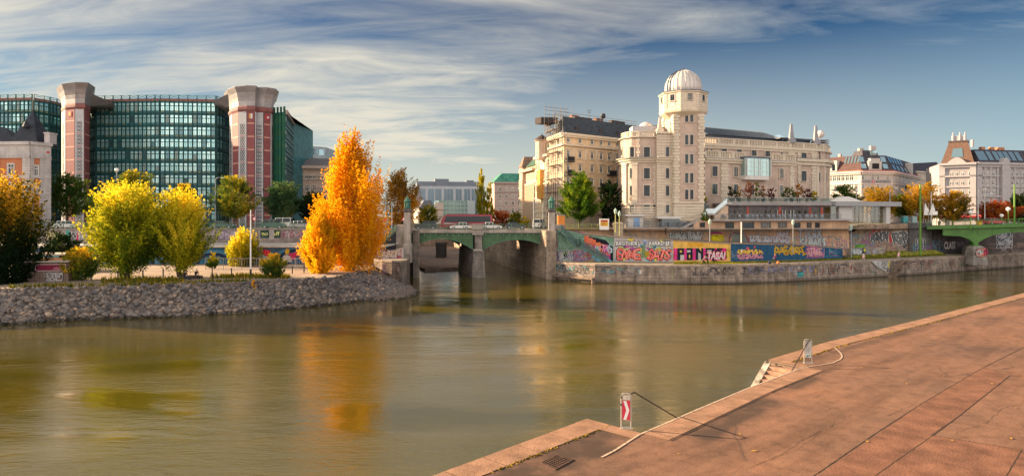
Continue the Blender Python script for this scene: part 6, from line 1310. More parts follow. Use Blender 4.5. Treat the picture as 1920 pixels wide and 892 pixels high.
# restaurant
rest = thing('terrace_restaurant', 'long glass terrace restaurant with pale flat roof in front of the observatory hall', 'building', TW.P(u(1440), -3, 10.6)); deck0 = u(1362); b = MB()
b.fb(f, deck0-.6, f.L+.5, -10, 1.0, 10.6, 10.9); b.fb(f, deck0-3.2, deck0+2, -1, 1.6, 10.55, 10.85); b.build('floor_slab', mat('slab_pale', (.34, .31, .30), .8, .12, .6), rest)
gf0, gf1 = u(1374), u(1572); gl_ = MB(); gl_.fb(f, gf0, gf1, -5.05, -5, 10.9, 13.75); gl_.build('glass_wall', seeglass('rest_glass', (.78, .74, .72), .02), rest)
b = MB(); b.fb(f, gf0, gf1, -8.6, -8.4, 10.9, 13.75); bwk = b.build('back_wall', mat('inner_wall', (.50, .22, .12), .8, .5, .3, col2=(.80, .52, .36)), rest)
b = MB()
for i in range(24): x = gf0+(gf1-gf0)*i/23; b.fb(f, x-.04, x+.04, -5, -4.9, 10.9, 13.75)
b.fb(f, gf0, gf1, -4.98, -4.85, 12.7, 12.78); b.build('mullion', grey_iron, rest)
b = MB()
for i in range(5): b.fb(f, gf0+1.0, gf1, -4.84, -4.8, 12.85+.18*i, 12.95+.18*i)
b.build('louvre', mat('louvre_rose', (.26, .22, .23), .5, .15), rest)
b = MB()
for px in (1481, 1486.5, 1491, 1496.5, 1507, 1512.5): b.fb(f, u(px)-.06, u(px)+.06, -4.85, -4.75, 10.9, 12.7)
b.build('door_frame', WHITE, rest); b = MB()
for px in (1483.5, 1494, 1509.5): b.fb(f, u(px)-.3, u(px)+.3, -7.5, -7.4, 10.9, 12.7)
b.build('amber_panel', mat('amber', (.70, .36, .04), .6, .1), rest)
b = MB(); b.fb(f, u(1371), gf1+.2, -10.5, -2.6, 13.75, 14.15); b.fb(f, u(1371), gf1+.2, -2.62, -2.5, 13.65, 14.25); b.build('roof_slab', mat('roof_pale', (.28, .26, .255), .7, .12, .5), rest)
railing('', '', Fac(f.P(u(1371), -2.9)[:2], f.P(gf1, -2.9)[:2]), 0, gf1-u(1371), 14.25, 1.0, steel, 2.3, .2, rest, 'glass', .03); railing('', '', Fac(f.P(deck0-2.8, .8)[:2], f.P(gf1, .8)[:2]), 0, gf1-deck0+2.8, 10.9, 1.0, grey_iron, 2.2, .16, rest, 'bars', .03)
# outside stair with porthole wall
b = MB(); wpoly = [(u(1346), 8.95), (u(1372), 8.95), (u(1372), 13.5), (u(1366), 13.5), (u(1351), 11.9), (u(1346), 11.9)]
fr_, bk_ = [f.P(a, -1.6, z) for a, z in wpoly], [f.P(a, -3.4, z) for a, z in wpoly]; b.loft([fr_, bk_]); b.build('stair_wall', mat('peach_wall', (.56, .40, .28), .85, .08), rest)
b = MB(); uc, zc = u(1362.5), 11.2
b.face([f.P(uc+.62*math.cos(t), -1.58, zc+.62*math.sin(t)) for t in [i*math.pi/9 for i in range(18)]], 0); b.face([f.P(uc+.55*math.cos(t), -1.57, zc-.05+.55*math.sin(t)) for t in [math.pi+i*math.pi/9 for i in range(10)]], 1); b.build('porthole', [glass('port_dark', (.02, .02, .025)), mat('port_amber', (.42, .22, .05), .5, .1)], rest)
b = MB()
def slab(pa, za, pc, zc2, th=.28, n0=-3.6, n1=-1.3): b.hexa([f.P(u(pa), n1, za-th), f.P(u(pc), n1, zc2-th), f.P(u(pc), n0, zc2-th), f.P(u(pa), n0, za-th), f.P(u(pa), n1, za), f.P(u(pc), n1, zc2), f.P(u(pc), n0, zc2), f.P(u(pa), n0, za)])
slab(1318, 10.0, 1330, 12.0); slab(1330, 12.0, 1345, 12.0); slab(1345, 12.0, 1369, 14.1); slab(1369, 14.1, 1378, 14.15); b.build('outside_stair', mat('stair_white', (.46, .42, .39), .7, .08), rest); g = MB()
for pa, za, pc, zc2 in ((1318, 10.0, 1330, 12.0), (1330, 12.0, 1345, 12.0), (1345, 12.0, 1369, 14.1)):
    g.face([f.P(u(pa), -1.28, za+.05), f.P(u(pc), -1.28, zc2+.05), f.P(u(pc), -1.28, zc2+1.0), f.P(u(pa), -1.28, za+1.0)])
g.build('glass_balustrade', seeglass('stair_glass', (.70, .84, .74), .3), rest, fix=False); b = MB()
for pa, za, pc, zc2 in ((1318, 11.0, 1330, 13.0), (1330, 13.0, 1345, 13.0), (1345, 13.0, 1369, 15.1)): b.beam(f.P(u(pa), -1.26, za), f.P(u(pc), -1.26, zc2), .05)
b.build('handrail', steel, rest)
b = MB(); b.fb(f, u(1322), u(1345), -6, -4, 12.3, 13.8); b.build('planter_wall', mat('planter_dark', (.10, .12, .13), .6, .2), rest)
b = MB(); b.fb(f, u(1258), u(1304), -4, -1.2, S, 10.4); b.build('lower_glass', glass('lower_dark', (.04, .055, .07), .15, .2), rest); b = MB(); slab(1276, 9.1, 1308, 10.9, .35, -1.2, .1); slab(1276, 10.0, 1308, 11.8, .06, -.1, .0); b.build('outside_stair', MATS['slab_pale'], rest)
# flat-roofed pavilion to the right
pv = thing('glass_pavilion', 'white flat roofed glass pavilion at the right end of the terrace restaurant', 'building', (PX(1625, 138), 138, 10)); pf = fac(1563, 135.5, 1686, 141); b = MB()
b.fb(pf, 0, pf.L, -7, .6, 13.55, 14.5); b.build('roof_slab', mat('pav_grey', (.31, .31, .32), .6, .08), pv); b = MB(); b.fb(pf, pf.u(1578), pf.u(1603), -3, -.6, 10.4, 13.5); b.build('wall', mat('pav_white', (.50, .48, .46), .7, .06), pv); b = MB(); b.fb(pf, pf.u(1663), pf.u(1671), -4, -.2, 9.9, 13.5); b.build('wall', mat('pav_white', (.50, .48, .46), .7, .06), pv)
b = MB(); b.fb(pf, pf.u(1565), pf.u(1578), -1.05, -1, 10.4, 13.5); b.fb(pf, pf.u(1603), pf.u(1663), -1.05, -1, 10.0, 13.5); PG = b.build('glass_wall', seeglass('pav_glass', (.85, .82, .72), .07), pv); b = MB()
for i in range(9): x = pf.u(1603)+(pf.u(1663)-pf.u(1603))*i/8; b.fb(pf, x-.03, x+.03, -1, -.93, 10.0, 13.5)
for z in (10.9, 11.8, 12.7): b.fb(pf, pf.u(1603), pf.u(1663), -.99, -.94, z, z+.06)
b.build('mullion', steel, PG); b = MB(); b.fb(pf, pf.u(1565), pf.u(1664), -6.5, -6.3, 10.0, 13.5); b.fb(pf, pf.u(1565), pf.u(1672), -7, -.3, 9.6, 10.0); b.build('back_wall', mat('pav_inner', (.60, .46, .26), .8, .2, .4), pv)
b = MB(); mcx = pf.P(pf.u(1602), -3); b.loft([[(mcx[0]-3.6, mcx[1]-2, 14.5), (mcx[0]+3.6, mcx[1]-1.4, 14.5), (mcx[0]+3.6, mcx[1]+2, 14.5), (mcx[0]-3.6, mcx[1]+2, 14.5)], [(mcx[0]-.9, mcx[1]-.3, 15.6), (mcx[0]+1.1, mcx[1]-.3, 15.6), (mcx[0]+1.1, mcx[1]+.3, 15.6), (mcx[0]-.9, mcx[1]+.3, 15.6)]]); b.build('skylight_tent', mat('tent_white', (.66, .62, .56), .7, .06), pv)
# stone retaining walls right of the restaurant
sw = thing('retaining_wall', 'rough brown stone retaining wall with a big black and red throw-up', 'wall', (PX(1690, 139), 139, 4)); SWf = fac(1586, 134, 1706, 141); b = MB(); u2 = SWf.u
ztl = lambda px, py: ZY(py, SWf.D(px))
pts_ = [(0, ztl(1588, 444)), (u2(1622), ztl(1622, 421)), (SWf.L, ztl(1706, 419))]
for (a, za), (c, zc2) in zip(pts_[:-1], pts_[1:]): b.hexa([SWf.P(a, 0, 2.5), SWf.P(c, 0, 2.5), SWf.P(c, -1.5, 2.5), SWf.P(a, -1.5, 2.5), SWf.P(a, 0, za), SWf.P(c, 0, zc2), SWf.P(c, -1.5, zc2), SWf.P(a, -1.5, za)])
rough_st = stone('rough_stone', (.50, .36, .25), (.34, .24, .17), (.12, .095, .08), .7, .42, .5, .5); b.build('wall', rough_st, sw); p = Paint(SWf); u = u2
red = (.46, .05, .05)
p.poly([(u(1630), 7.2), (u(1634), 8.7), (u(1650), 8.6), (u(1664), 8.2), (u(1670), 7.8), (u(1676), 8.2), (u(1673), 7), (u(1670), 4.9), (u(1667), 6.8), (u(1650), 7.4)], red, 2)
p.wild(u(1632), u(1664), 6.2, 8.4, 5, [(.05, .055, .065), (.04, .045, .055)], (.60, .57, .55), (.2, .2, .22), 3, 102, .5); p.wild(u(1675), u(1700), 5.6, 8.3, 3, [(.06, .065, .075)], (.60, .57, .55), (.3, .3, .3), 3, 104, .62); p.blob(u(1697), 6.4, 1.3, 1.4, (.04, .045, .055), 2)
p.scribble(u(1590), u(1640), 4.2, 7.8, [(.2, .22, .3), (.1, .2, .3), (.35, .1, .2), (.3, .3, .3), (.1, .25, .2)], 60, .12, 1, 3); p.scribble(u(1640), u(1704), 3.6, 5.8, [(.2, .2, .22), (.35, .1, .12), (.3, .28, .28), (.1, .2, .2)], 50, .12, 1, 7); p.rect(u(1603), u(1621), 4.7, 5.7, (.10, .26, .04), 6); p.scribble(u(1603), u(1621), 4.7, 5.7, [(.16, .36, .06)], 10, .12, 7, 4)
p.build(sw)
bx = MB(); bxf = fac(1592, 131.5, 1660, 136.5); u3 = bxf.u; bt = thing('graffiti_wall', 'low block wall with blue white lettering on the grass below the rough stone wall', 'wall', bxf.P(bxf.L/2, 0, Q)); bx.fb(bxf, u3(1597), bxf.L, -2, 0, Q, 5.1); bx.build('wall', mat('low_block', (.36, .30, .25), .9, .2, .6), bt)
p = Paint(bxf); p.rect(u3(1598), u3(1616), Q+.2, 5.0, (.14, .26, .32), 1); p.wild(u3(1599), u3(1615), Q+.5, 4.9, 4, [(.55, .55, .55)], black, (.7, .7, .7), 2, 110, .2); p.rect(u3(1616), u3(1623), Q+.2, 5.05, (.03, .04, .07), 1); p.blob(u3(1621), 4.7, .35, .3, (.62, .52, .04), 3); p.rect(u3(1624), u3(1631), Q+.4, 4.8, (.32, .33, .38), 1); p.rect(u3(1636), u3(1645), Q+.4, 4.8, (.36, .35, .38), 1); p.scribble(u3(1624), u3(1660), Q+.3, 4.9, [(.1, .1, .12), (.3, .2, .1), (.4, .35, .3)], 30, .08, 2, 6); p.build(bt)
dk_ = thing('retaining_wall', 'dark grey stone wall between the rough brown wall and the green bridge', 'wall', (PX(1725, 143), 143, 4)); b = MB(); df = fac(1705, 140.5, 1748, 144.5); b.fb(df, 0, df.L, -6, 0, 2.5, ZY(418, 142)); b.build('wall', stone('dark_stone', (.17, .155, .15), (.13, .12, .118), (.07, .065, .065), .8, .45, .4, .5), dk_); p = Paint(df)
for i in range(4): p.stroke([(df.u(1716+5*i), 3.8), (df.u(1716+5*i), 6.4), (df.u(1718+5*i), 6.9), (df.u(1720+5*i), 6.4), (df.u(1720+5*i), 3.8)], .18, (.42, .44, .46), 3)
p.rect(df.u(1712), df.u(1746), Q-.2, 5.2, (.10, .20, .25), 1); p.scribble(df.u(1712), df.u(1746), Q, 5.4, [(.16, .36, .42), (.35, .06, .16), (.05, .06, .1)], 36, .14, 4, 2); p.build(dk_)
# ================================================================ GREEN ROAD BRIDGE ON THE RIGHT
gbm = mat('bridge_green', (.075, .19, .035), .5, .15, .5, spec=.4); gb2 = thing('road_bridge', 'bright green steel road bridge entering from the right on a painted pier', 'bridge', (PX(1830, 138), 138, 0)); gf = fac(1738, 142, 2075, 127); ug = gf.u
zd0 = lambda u_: 9.0+1.15*u_/gf.L
def gh(u0, u1, n0, n1, a0, a1, c0, c1, mb): mb.hexa([gf.P(u0, n1, a0), gf.P(u1, n1, a1), gf.P(u1, n0, a1), gf.P(u0, n0, a0), gf.P(u0, n1, c0), gf.P(u1, n1, c1), gf.P(u1, n0, c1), gf.P(u0, n0, c0)])
b = MB(); gh(0, gf.L, -16, .7, zd0(0)-.3, zd0(gf.L)-.3, zd0(0)+.25, zd0(gf.L)+.25, b); b.build('deck', gbm, gb2)
prof = [(1768, 1.4), (1800, 1.6), (1818, 2.3), (1828, 3.3), (1831, 3.3), (1845, 2.3), (1862, 1.55), (1885, 1.15), (1925, 1.0), (1990, 1.5), (2010, 2.8), (2070, 1.4)]
for n0, n1 in ((-.45, .0), (-6, -5.6), (-11, -10.6)):
    b = MB()
    for (pa, ha), (pc, hc) in zip(prof[:-1], prof[1:]): gh(ug(pa), ug(pc), n0, n1, zd0(ug(pa))-.3-ha, zd0(ug(pc))-.3-hc, zd0(ug(pa))-.3, zd0(ug(pc))-.3, b)
    if n1 == 0:
        for px in (1800, 1825, 1834, 1862, 1899): b.fb(gf, ug(px)-.08, ug(px)+.08, .002, .2, zd0(ug(px))-1.5, zd0(ug(px))-.3)
    b.build('girder', gbm, gb2)
b = MB(); pp = gf.P(ug(1829.5), -6)
for n_ in (-.3, -6, -11): q = gf.P(ug(1829.5), n_); b.loft([[(q[0]+sx*a, q[1]+sy*a, z) for sx, sy in ((-1, -1), (1, -1), (1, 1), (-1, 1))] for a, z in ((1.55, 1.5), (1.35, 3.4), (1.15, 5.0), (.85, 5.35))])
b.build('pier', stone('pier_light', (.34, .30, .27), (.28, .25, .22), (.15, .13, .12), 1, .5, .4), gb2); b = MB()
for n_ in (-.3, -6, -11): q = gf.P(ug(1829.5), n_); b.lathe((q[0], q[1]), [(.75, 5.35), (.55, 5.6), (.35, 6.1)], 10)
b.build('bearing', gbm, gb2); q = gf.P(ug(1829.5), -.3); p = Paint(Fac((q[0]-1.45, q[1]-1.5), (q[0]+1.45, q[1]-1.5)), .08); p.blob(1.45, 4.0, 1.15, .75, (.58, .16, .12), 1); p.blob(1.4, 4.1, .8, .45, (.35, .48, .50), 2); p.blob(2.4, 4.2, .45, .8, (.45, .03, .08), 2); p.scribble(.3, 2.6, 3.3, 4.8, [(.7, .65, .6), (.05, .05, .06), (.5, .2, .15)], 14, .1, 3, 2); p.build(gb2)
b = MB(); 
n = int(gf.L/2.2)
for i in range(n+1): u_ = gf.L*i/n; b = MB(); b.fb(gf, u_-.05, u_+.05, .5, .62, zd0(u_)+.25, zd0(u_)+1.35); b.build('railing_post', gbm, gb2)
b = MB(); gh(0, gf.L, .52, .60, zd0(0)+1.3, zd0(gf.L)+1.3, zd0(0)+1.4, zd0(gf.L)+1.4, b)
for i in range(int(gf.L/.25)): u_ = i*.25; b.fb(gf, u_-.018, u_+.018, .54, .58, zd0(u_)+.25, zd0(u_)+1.3)
b.build('railing', gbm, gb2)
uw2 = thing('bridge_abutment', 'dark abutment wall lettered CLASS WAR under the green road bridge', 'wall', (PX(1795, 148), 148, 3)); aw = fac(1742, 145.5, 1850, 152); b = MB(); b.fb(aw, 0, aw.L, -3, 0, 2, 8.6); aw2 = fac(1850, 152, 2020, 158); b.fb(aw2, 0, aw2.L, -3, 0, 2, 8.8); b.build('wall', stone('abut_dark', (.15, .125, .12), (.12, .10, .10), (.07, .06, .06), 1, .5, .4), uw2)
p = Paint(aw); u = aw.u; p.text('CLASS', u(1770.5), u(1791), 4.3, 5.8, (.66, .62, .62), 2, .03); p.text('WAR', u(1794.5), u(1808), 4.4, 5.75, (.34, .30, .33), 2, .0); p.scribble(u(1744), u(1770), 3.4, 6.0, [(.10, .22, .32), (.05, .10, .18), (.25, .3, .35)], 34, .15, 1, 4); p.build(uw2); p = Paint(aw2); u = aw2.u; p.blob(u(1883), 5.8, 1.9, 2.0, (.30, .31, .34), 1); p.scribble(u(1868), u(1898), 4.2, 7.8, [(.08, .09, .11), (.5, .5, .52)], 40, .16, 2, 5); p.scribble(u(1852), u(1925), 3.2, 5.2, [(.3, .2, .16), (.2, .16, .15)], 40, .14, 1, 6); p.build(uw2)

# ================================================================ RIGHT BUILDINGS
STY['white'] = (None, WHITE, 'cross', .12); STY['far2'] = (mat('sur_grey', (.50, .46, .44), .8, .08), WHITE, 'cross', .16)
hw = mat('hotel_white', (.47, .43, .40), .85, .08, .5, streak=.1); hroof = mat('hotel_slate', (.055, .05, .065), .6, .25, 1.0); hroof2 = mat('hotel_tile', (.095, .052, .048), .8, .2, 1.2)
ho = thing('hotel_building', 'white corner hotel with dark mansard roof and its name on the front', 'building', (PX(1646, 208), 208, S)); hF = fac(1615, 206, 1674, 207); hL = fac(1545, 216, 1615, 206); hR = fac(1674, 207, 1724, 238); ze = ZY(322, 206); b = MB()
b.prism([hL.P(0)[:2], hF.P(0)[:2], hF.P(hF.L)[:2], hR.P(hR.L)[:2], (hR.P(hR.L)[0]-10, 255), (hL.P(0)[0]+22, 258)], S-.2, ze); b.build('wall', hw, ho); tr = MB()
for fc in (hL, hF, hR):
    tr.fb(fc, -.2, fc.L+.2, .01, .9, ze-.3, ze+.15); tr.fb(fc, 0, fc.L, .01, .5, ze-.8, ze-.3)
    for yy in (345, 378, 396): tr.fb(fc, 0, fc.L, .01, .25, ZY(yy, 206), ZY(yy, 206)+.3)
tr.build('cornice', mat('hotel_trim', (.60, .50, .45), .85, .08), ho); tr = MB(); tr.fb(hF, -.2, hF.L+.2, -.3, .5, ze+.15, ze+.5); tr.fb(hL, 0, hL.L, -.3, .5, ze+.15, ze+.5); tr.fb(hR, 0, hR.L, -.3, .5, ze+.15, ze+.5); tr.build('gutter', mat('gutter_red', (.42, .13, .10), .7, .1), ho)
wpx(ho, hF, [1618, 1636, 1646.5, 1664], [332.5, 350, 368, 387], [5, 5, 5, 5], [9, 9.5, 9.5, 10], 'white', 1636)
for yy in (333, 350.5, 368, 386):
    z = ZY(yy+4.5, 206)
    for q in range(8): win(ho, hL, hL.L*(.06+.115*q), z, 1.15, 1.75, 'white')
    for q in range(8): win(ho, hR, hR.L*(.06+.115*q), z, 1.15, 1.75, 'white')
zr = ZY(291, 208)
def mansard(pl, inset, z0, z1, mats, mis, parent):
    P_ = [Vector(p) for p in pl]; ds = [(P_[i+1]-P_[i]).normalized() for i in range(len(P_)-1)]; nn = [Vector((-d.y, d.x)) for d in ds]; inn = []
    for i in range(len(P_)):
        if i == 0: inn.append(P_[0]+nn[0]*inset)
        elif i == len(P_)-1: inn.append(P_[-1]+nn[-1]*inset)
        else:
            bi = (nn[i-1]+nn[i]).normalized(); inn.append(P_[i]+bi*inset/max(.3, bi.dot(nn[i])))
    b = MB()
    for i in range(len(P_)-1): b.face([(*P_[i], z0), (*P_[i+1], z0), (*inn[i+1], z1), (*inn[i], z1)], mis[i])
    b.face([(*p, z1) for p in inn]+[(inn[-1].x, 262, z1), (inn[0].x, 262, z1)], mis[0]); b.face([(*P_[0], z0), (*inn[0], z1), (inn[0].x, 262, z1), (P_[0].x, 262, z0)], mis[0]); b.face([(*P_[-1], z0), (*inn[-1], z1), (inn[-1].x, 262, z1), (P_[-1].x, 262, z0)], mis[0])
    return b.build('roof', mats, parent, fix=False)
HRf = mansard([hL.P(0)[:2], hF.P(0)[:2], hF.P(hF.L)[:2], hR.P(hR.L)[:2]], 2.3, ze+.5, zr, [hroof, hroof2], [1, 0, 0], ho); skm = glass('skylight_glass', (.30, .45, .50), .1, .8)
sk = MB()
def roofq(fc, u0, u1, t0, t1, mi=0, lift=.1):
    def pt(u_, t): return fc.P(u_, -2.3*t+lift, ze+.5+(zr-ze-.5)*t+lift*.4)
    sk.face([pt(u0, t0), pt(u1, t0), pt(u1, t1), pt(u0, t1)], mi)
for q in range(5): roofq(hL, hL.L*(.50+.085*q), hL.L*(.545+.085*q), .5, .95); 
for q in range(5): roofq(hR, hR.L*(.04+.1*q), hR.L*(.10+.1*q), .55, .95); roofq(hR, hR.L*(.06+.14*q), hR.L*(.13+.14*q), .08, .4)
for px in (1621, 1662): roofq(hF, hF.u(px)-.8, hF.u(px)+.8, .1, .42); roofq(hF, hF.u(px)-.8, hF.u(px)+.8, .55, .9)
sk.build('skylight', skm, HRf, fix=False); b = MB(); b.fb(hF, hF.u(1629), hF.u(1653), -1.5, .1, ze+.5, ze+3.4); b.fb(hF, hF.u(1632), hF.u(1650), -1.5, .1, ze+3.4, ze+4.2); b.fb(hL, hL.L*.18, hL.L*.36, -1.5, .1, ze+.5, ze+4.0); b.fb(hR, hR.L*.62, hR.L*.72, -1.5, .1, ze+.5, ze+4.4); b.build('gable_dormer', hw, HRf); b = MB(); b.fb(hF, hF.u(1635), hF.u(1648), .1, .14, ze+.9, ze+2.6); b.fb(hL, hL.L*.23, hL.L*.31, .1, .14, ze+.8, ze+2.8); b.build('dormer_window', G1, HRf)
b = MB(); zq = ZY(283, 212); b.hexa([hF.P(hF.u(1629), -3, zr-.5), hF.P(hF.u(1660), -3, zr-.5), hF.P(hF.u(1660), -9, zr-.5), hF.P(hF.u(1629), -9, zr-.5), hF.P(hF.u(1631), -3.8, zq), hF.P(hF.u(1658), -3.8, zq), hF.P(hF.u(1658), -8, zq), hF.P(hF.u(1631), -8, zq)]); b.build('penthouse', hroof, HRf); b = MB(); b.fb(hF, hF.u(1642), hF.u(1655), -2.95, -2.85, zr+.1, zr+1.5); b.build('penthouse_window', skm, HRf)
b = MB(); b.fb(hF, hF.u(1656), hF.u(1666), -7, -6, zr, zr+3.4); b.fb(hF, hF.u(1634), hF.u(1643), -7, -6, zq, zq+.9); b.fb(hL, hL.L*.78, hL.L*.88, -6, -5, zr, zr+1.2); b.fb(hL, hL.L*.15, hL.L*.22, -6, -5, zr, zr+1.2); b.build('chimney', mat('chimney_pale', (.42, .36, .33), .85, .1), HRf)
for q in (.42,): 
    for yy in (352, 371): b = MB(); b.fb(hR, hR.L*q, hR.L*(q+.12), .02, 1.2, ZY(yy, 220)-.2, ZY(yy, 220)+.9); b.build('balcony', dark_iron, ho)
b = MB(); b.fb(hL, hL.L*.18, hL.L*.34, .02, 1.2, ZY(357, 225)-.2, ZY(357, 225)+.9); b.build('balcony', mat('balcony_pale', (.40, .37, .35), .8, .1), ho)
p = Paint(hF, .3); z0, z1 = ZY(342.6, 206), ZY(337.6, 206); lc = (.20, .21, .26); p.text('HOTEL', hF.u(1612.8)+.3, hF.u(1632), z0, z1, lc, 1, .02); p.rect(hF.u(1634), hF.u(1638.5), z0-.05, z1+.05, (.55, .04, .06), 1); p.rect(hF.u(1635.7), hF.u(1636.8), z0+.1, z1-.1, (.7, .6, .6), 2); p.rect(hF.u(1634.6), hF.u(1637.9), (z0+z1)/2-.1, (z0+z1)/2+.1, (.7, .6, .6), 3); p.text('ARENBERG', hF.u(1640.5), hF.u(1669.5), z0, z1, lc, 1, .02); p.build(ho, 'sign')
c2 = thing('town_house', 'cream row house with slate roof between the white hotel and the grey mansard block', 'building', (PX(1740, 240), 240, S)); cf = fac(1716, 236, 1772, 246); z5 = ZY(322, 240); b = MB(); b.fb(cf, 0, cf.L, -14, 0, S, z5); b.build('wall', mat('cream_wall2', (.52, .43, .35), .85, .08), c2); b = MB(); b.fb(cf, 0, cf.L, .01, .6, z5-.5, z5); b.fb(cf, 0, cf.L, .01, .3, ZY(338, 240), ZY(338, 240)+.3); b.build('cornice', mat('cream_trim2', (.56, .47, .39), .85, .08), c2)
wpx(c2, cf, [1726, 1733, 1739, 1745, 1751], [329, 346, 362, 380], 3.6, 7.5, 'white', 1739); b = MB(); b.hexa([cf.P(0, .2, z5), cf.P(cf.L, .2, z5), cf.P(cf.L, -12, z5), cf.P(0, -12, z5), cf.P(0, -3, z5+2.8), cf.P(cf.L, -3, z5+4.2), cf.P(cf.L, -9, z5+4.2), cf.P(0, -9, z5+2.8)]); b.build('roof', hroof, c2)
gm_ = mat('grey_stucco', (.36, .33, .335), .85, .1, .5, streak=.12); lt = mat('grey_trim', (.40, .37, .37), .85, .08)
lbk = thing('mansard_block', 'grey white corner block with brown mansard and roof balustrade, far right', 'building', (PX(1830, 188), 188, S)); lL = Fac((PX(1761, 191), 191), (PX(1830, 186), 186)); lR = fac(1830, 186, 2010, 193); ze = ZY(305, 186); b = MB()
b.prism([lL.P(0)[:2], lR.P(0)[:2], lR.P(lR.L)[:2], (lR.P(lR.L)[0], 210), (lL.P(0)[0]+8, 210)], S-.2, ze); b.build('wall', gm_, lbk); tr = MB()
for fc in (lL, lR):
    tr.fb(fc, -.1, fc.L+.1, .01, 1.0, ze-.5, ze+.1); tr.fb(fc, 0, fc.L, .01, .5, ze-1.2, ze-.5)
    for yy, e in ((330, .4), (350, .3), (368.5, .5), (386, .4), (399, .7)): tr.fb(fc, 0, fc.L, .01, e, ZY(yy, 186)-.15, ZY(yy, 186)+.3)
tr.fb(lR, lR.u(1874), lR.u(1888), .01, .9, S, ze+.2); tr.fb(lL, 0, 1.4, .01, .4, S, ze); tr.fb(lL, lL.L-1.4, lL.L, .01, .4, S, ze); tr.fb(lR, .02, 1.6, .01, .4, S, ze)
for px in (1846, 1856.5, 1870, 1892.5, 1902): tr.fb(lR, lR.u(px)-.3, lR.u(px)+.3, .01, .25, ZY(368, 186), ze-1.2)
b_ = tr.build('cornice', lt, lbk); tr = MB(); aL = lL.u(1776), lL.u(1812)
tr.loft([[lL.P(aL[0]+(aL[1]-aL[0])*i/8, n_, ze+.1+1.6*math.sin(math.pi*i/8)) for i in range(9)]+[lL.P(aL[0]+(aL[1]-aL[0])*(8-i)/8, n_, ze-.4) for i in range(9)] for n_ in (.6, -.6)]); aL = lR.u(1873), lR.u(1889)
tr.loft([[lR.P(aL[0]+(aL[1]-aL[0])*i/8, n_, ze+.1+1.4*math.sin(math.pi*i/8)) for i in range(9)]+[lR.P(aL[0]+(aL[1]-aL[0])*(8-i)/8, n_, ze-.4) for i in range(9)] for n_ in (.95, -.6)]); tr.build('pediment', lt, lbk)
for yy, hh in ((325, 8), (342, 8.5), (359.5, 9), (378, 9.5), (394, 8)):
    z = ZY(yy+hh/2, 186); h_ = hh/F*186
    for px in (1771, 1784, 1794, 1805, 1819): win(lbk, lL, lL.u(px), z, .8, h_, 'white')
    for px in (1840.5, 1851, 1862, 1879, 1887.5, 1897, 1906.5, 1917, 1928): win(lbk, lR, lR.u(px), z, .95, h_, 'far2')
zr = ZY(266, 190); b = MB(); cA = [lL.P(0, 0, ze+.1), lL.P(lL.L, .0, ze+.1), lR.P(3, -4.5, ze+.1), lL.P(0, -9, ze+.1)]
q0, q1 = lL.P(lL.L*.30, -3.4), lL.P(lL.L*.76, -3.4); b.hexa([lL.P(.4, 0, ze+.1), lL.P(lL.L-.4, 0, ze+.1), lL.P(lL.L-.4, -9, ze+.1), lL.P(.4, -9, ze+.1), lL.P(lL.L*.26, -2.6, zr), lL.P(lL.L*.78, -2.6, zr), lL.P(lL.L*.78, -8, zr), lL.P(lL.L*.26, -8, zr)], 0)
zr2 = ZY(281, 190); b.hexa([lR.P(1.0, 0, ze+.1), lR.P(lR.L, 0, ze+.1), lR.P(lR.L, -11, ze+.1), lR.P(1.0, -11, ze+.1), lR.P(2.2, -2.2, zr2), lR.P(lR.L, -2.2, zr2), lR.P(lR.L, -9, zr2), lR.P(2.2, -9, zr2)], 1); LR = b.build('roof', [mat('mansard_brown', (.15, .088, .064), .85, .2, 2.5), hroof], lbk)
b = MB(); b.fb(lL, lL.L*.24, lL.L*.80, -8.2, -2.4, zr, zr+.45); b.build('roof_edge', mat('edge_dark', (.10, .08, .08), .7, .1), LR); b = MB(); fq = lL
for k in range(9): a = lL.L*(.38+.035*k); b.fb(lL, a, a+.25, -3.2, -2.9, zr+.45, zr+1.6)
b.fb(lL, lL.L*.37, lL.L*.70, -3.25, -2.85, zr+1.6, zr+1.8)
for k in (.37, .56, .70): b.lathe(lL.P(lL.L*k, -3.0)[:2], [(.4, zr+.45), (.4, zr+1.9), (.15, zr+2.1), (.3, zr+2.4), (.03, zr+2.9)], 6)
b.lathe(lL.P(lL.L*.9, -1)[:2], [(.45, ze+4.5), (.45, ze+6.4), (.2, ze+6.6)], 6); b.build('balustrade', lt, LR); ss = MB()
for px in (1842, 1850.5, 1862, 1874, 1884, 1894, 1905, 1916):
    a = lR.u(px); ss.face([lR.P(a-.75, -.25, ze+.8), lR.P(a+.75, -.25, ze+.8), lR.P(a+.75, -1.85, zr2-.5), lR.P(a-.75, -1.85, zr2-.5)])
g0 = lL.L*.48; ss.face([lL.P(g0-1.3, -.62, ze+1.8), lL.P(g0+1.5, -.62, ze+1.8), lL.P(g0+1.3, -1.72, ze+4.4), lL.P(g0-.9, -1.72, ze+4.4)]); ss.build('skylight', skm, LR, fix=False)
b = MB()
for px in (1868, 1886, 1899, 1905): b.fb(lR, lR.u(px)-.6, lR.u(px)+.6, -5, -4, zr2, zr2+1.0)
b.build('chimney', mat('chimney_orange', (.42, .18, .09), .85, .2), LR); b = MB(); b.fb(lR, 0, lR.u(1910), .02, 1.6, ZY(407, 186), ZY(403, 186)); b.fb(lL, 0, lL.L, .02, 1.2, ZY(407, 186), ZY(404, 186)); b.build('awning', mat('awning_red', (.42, .03, .04), .7, .1), lbk)
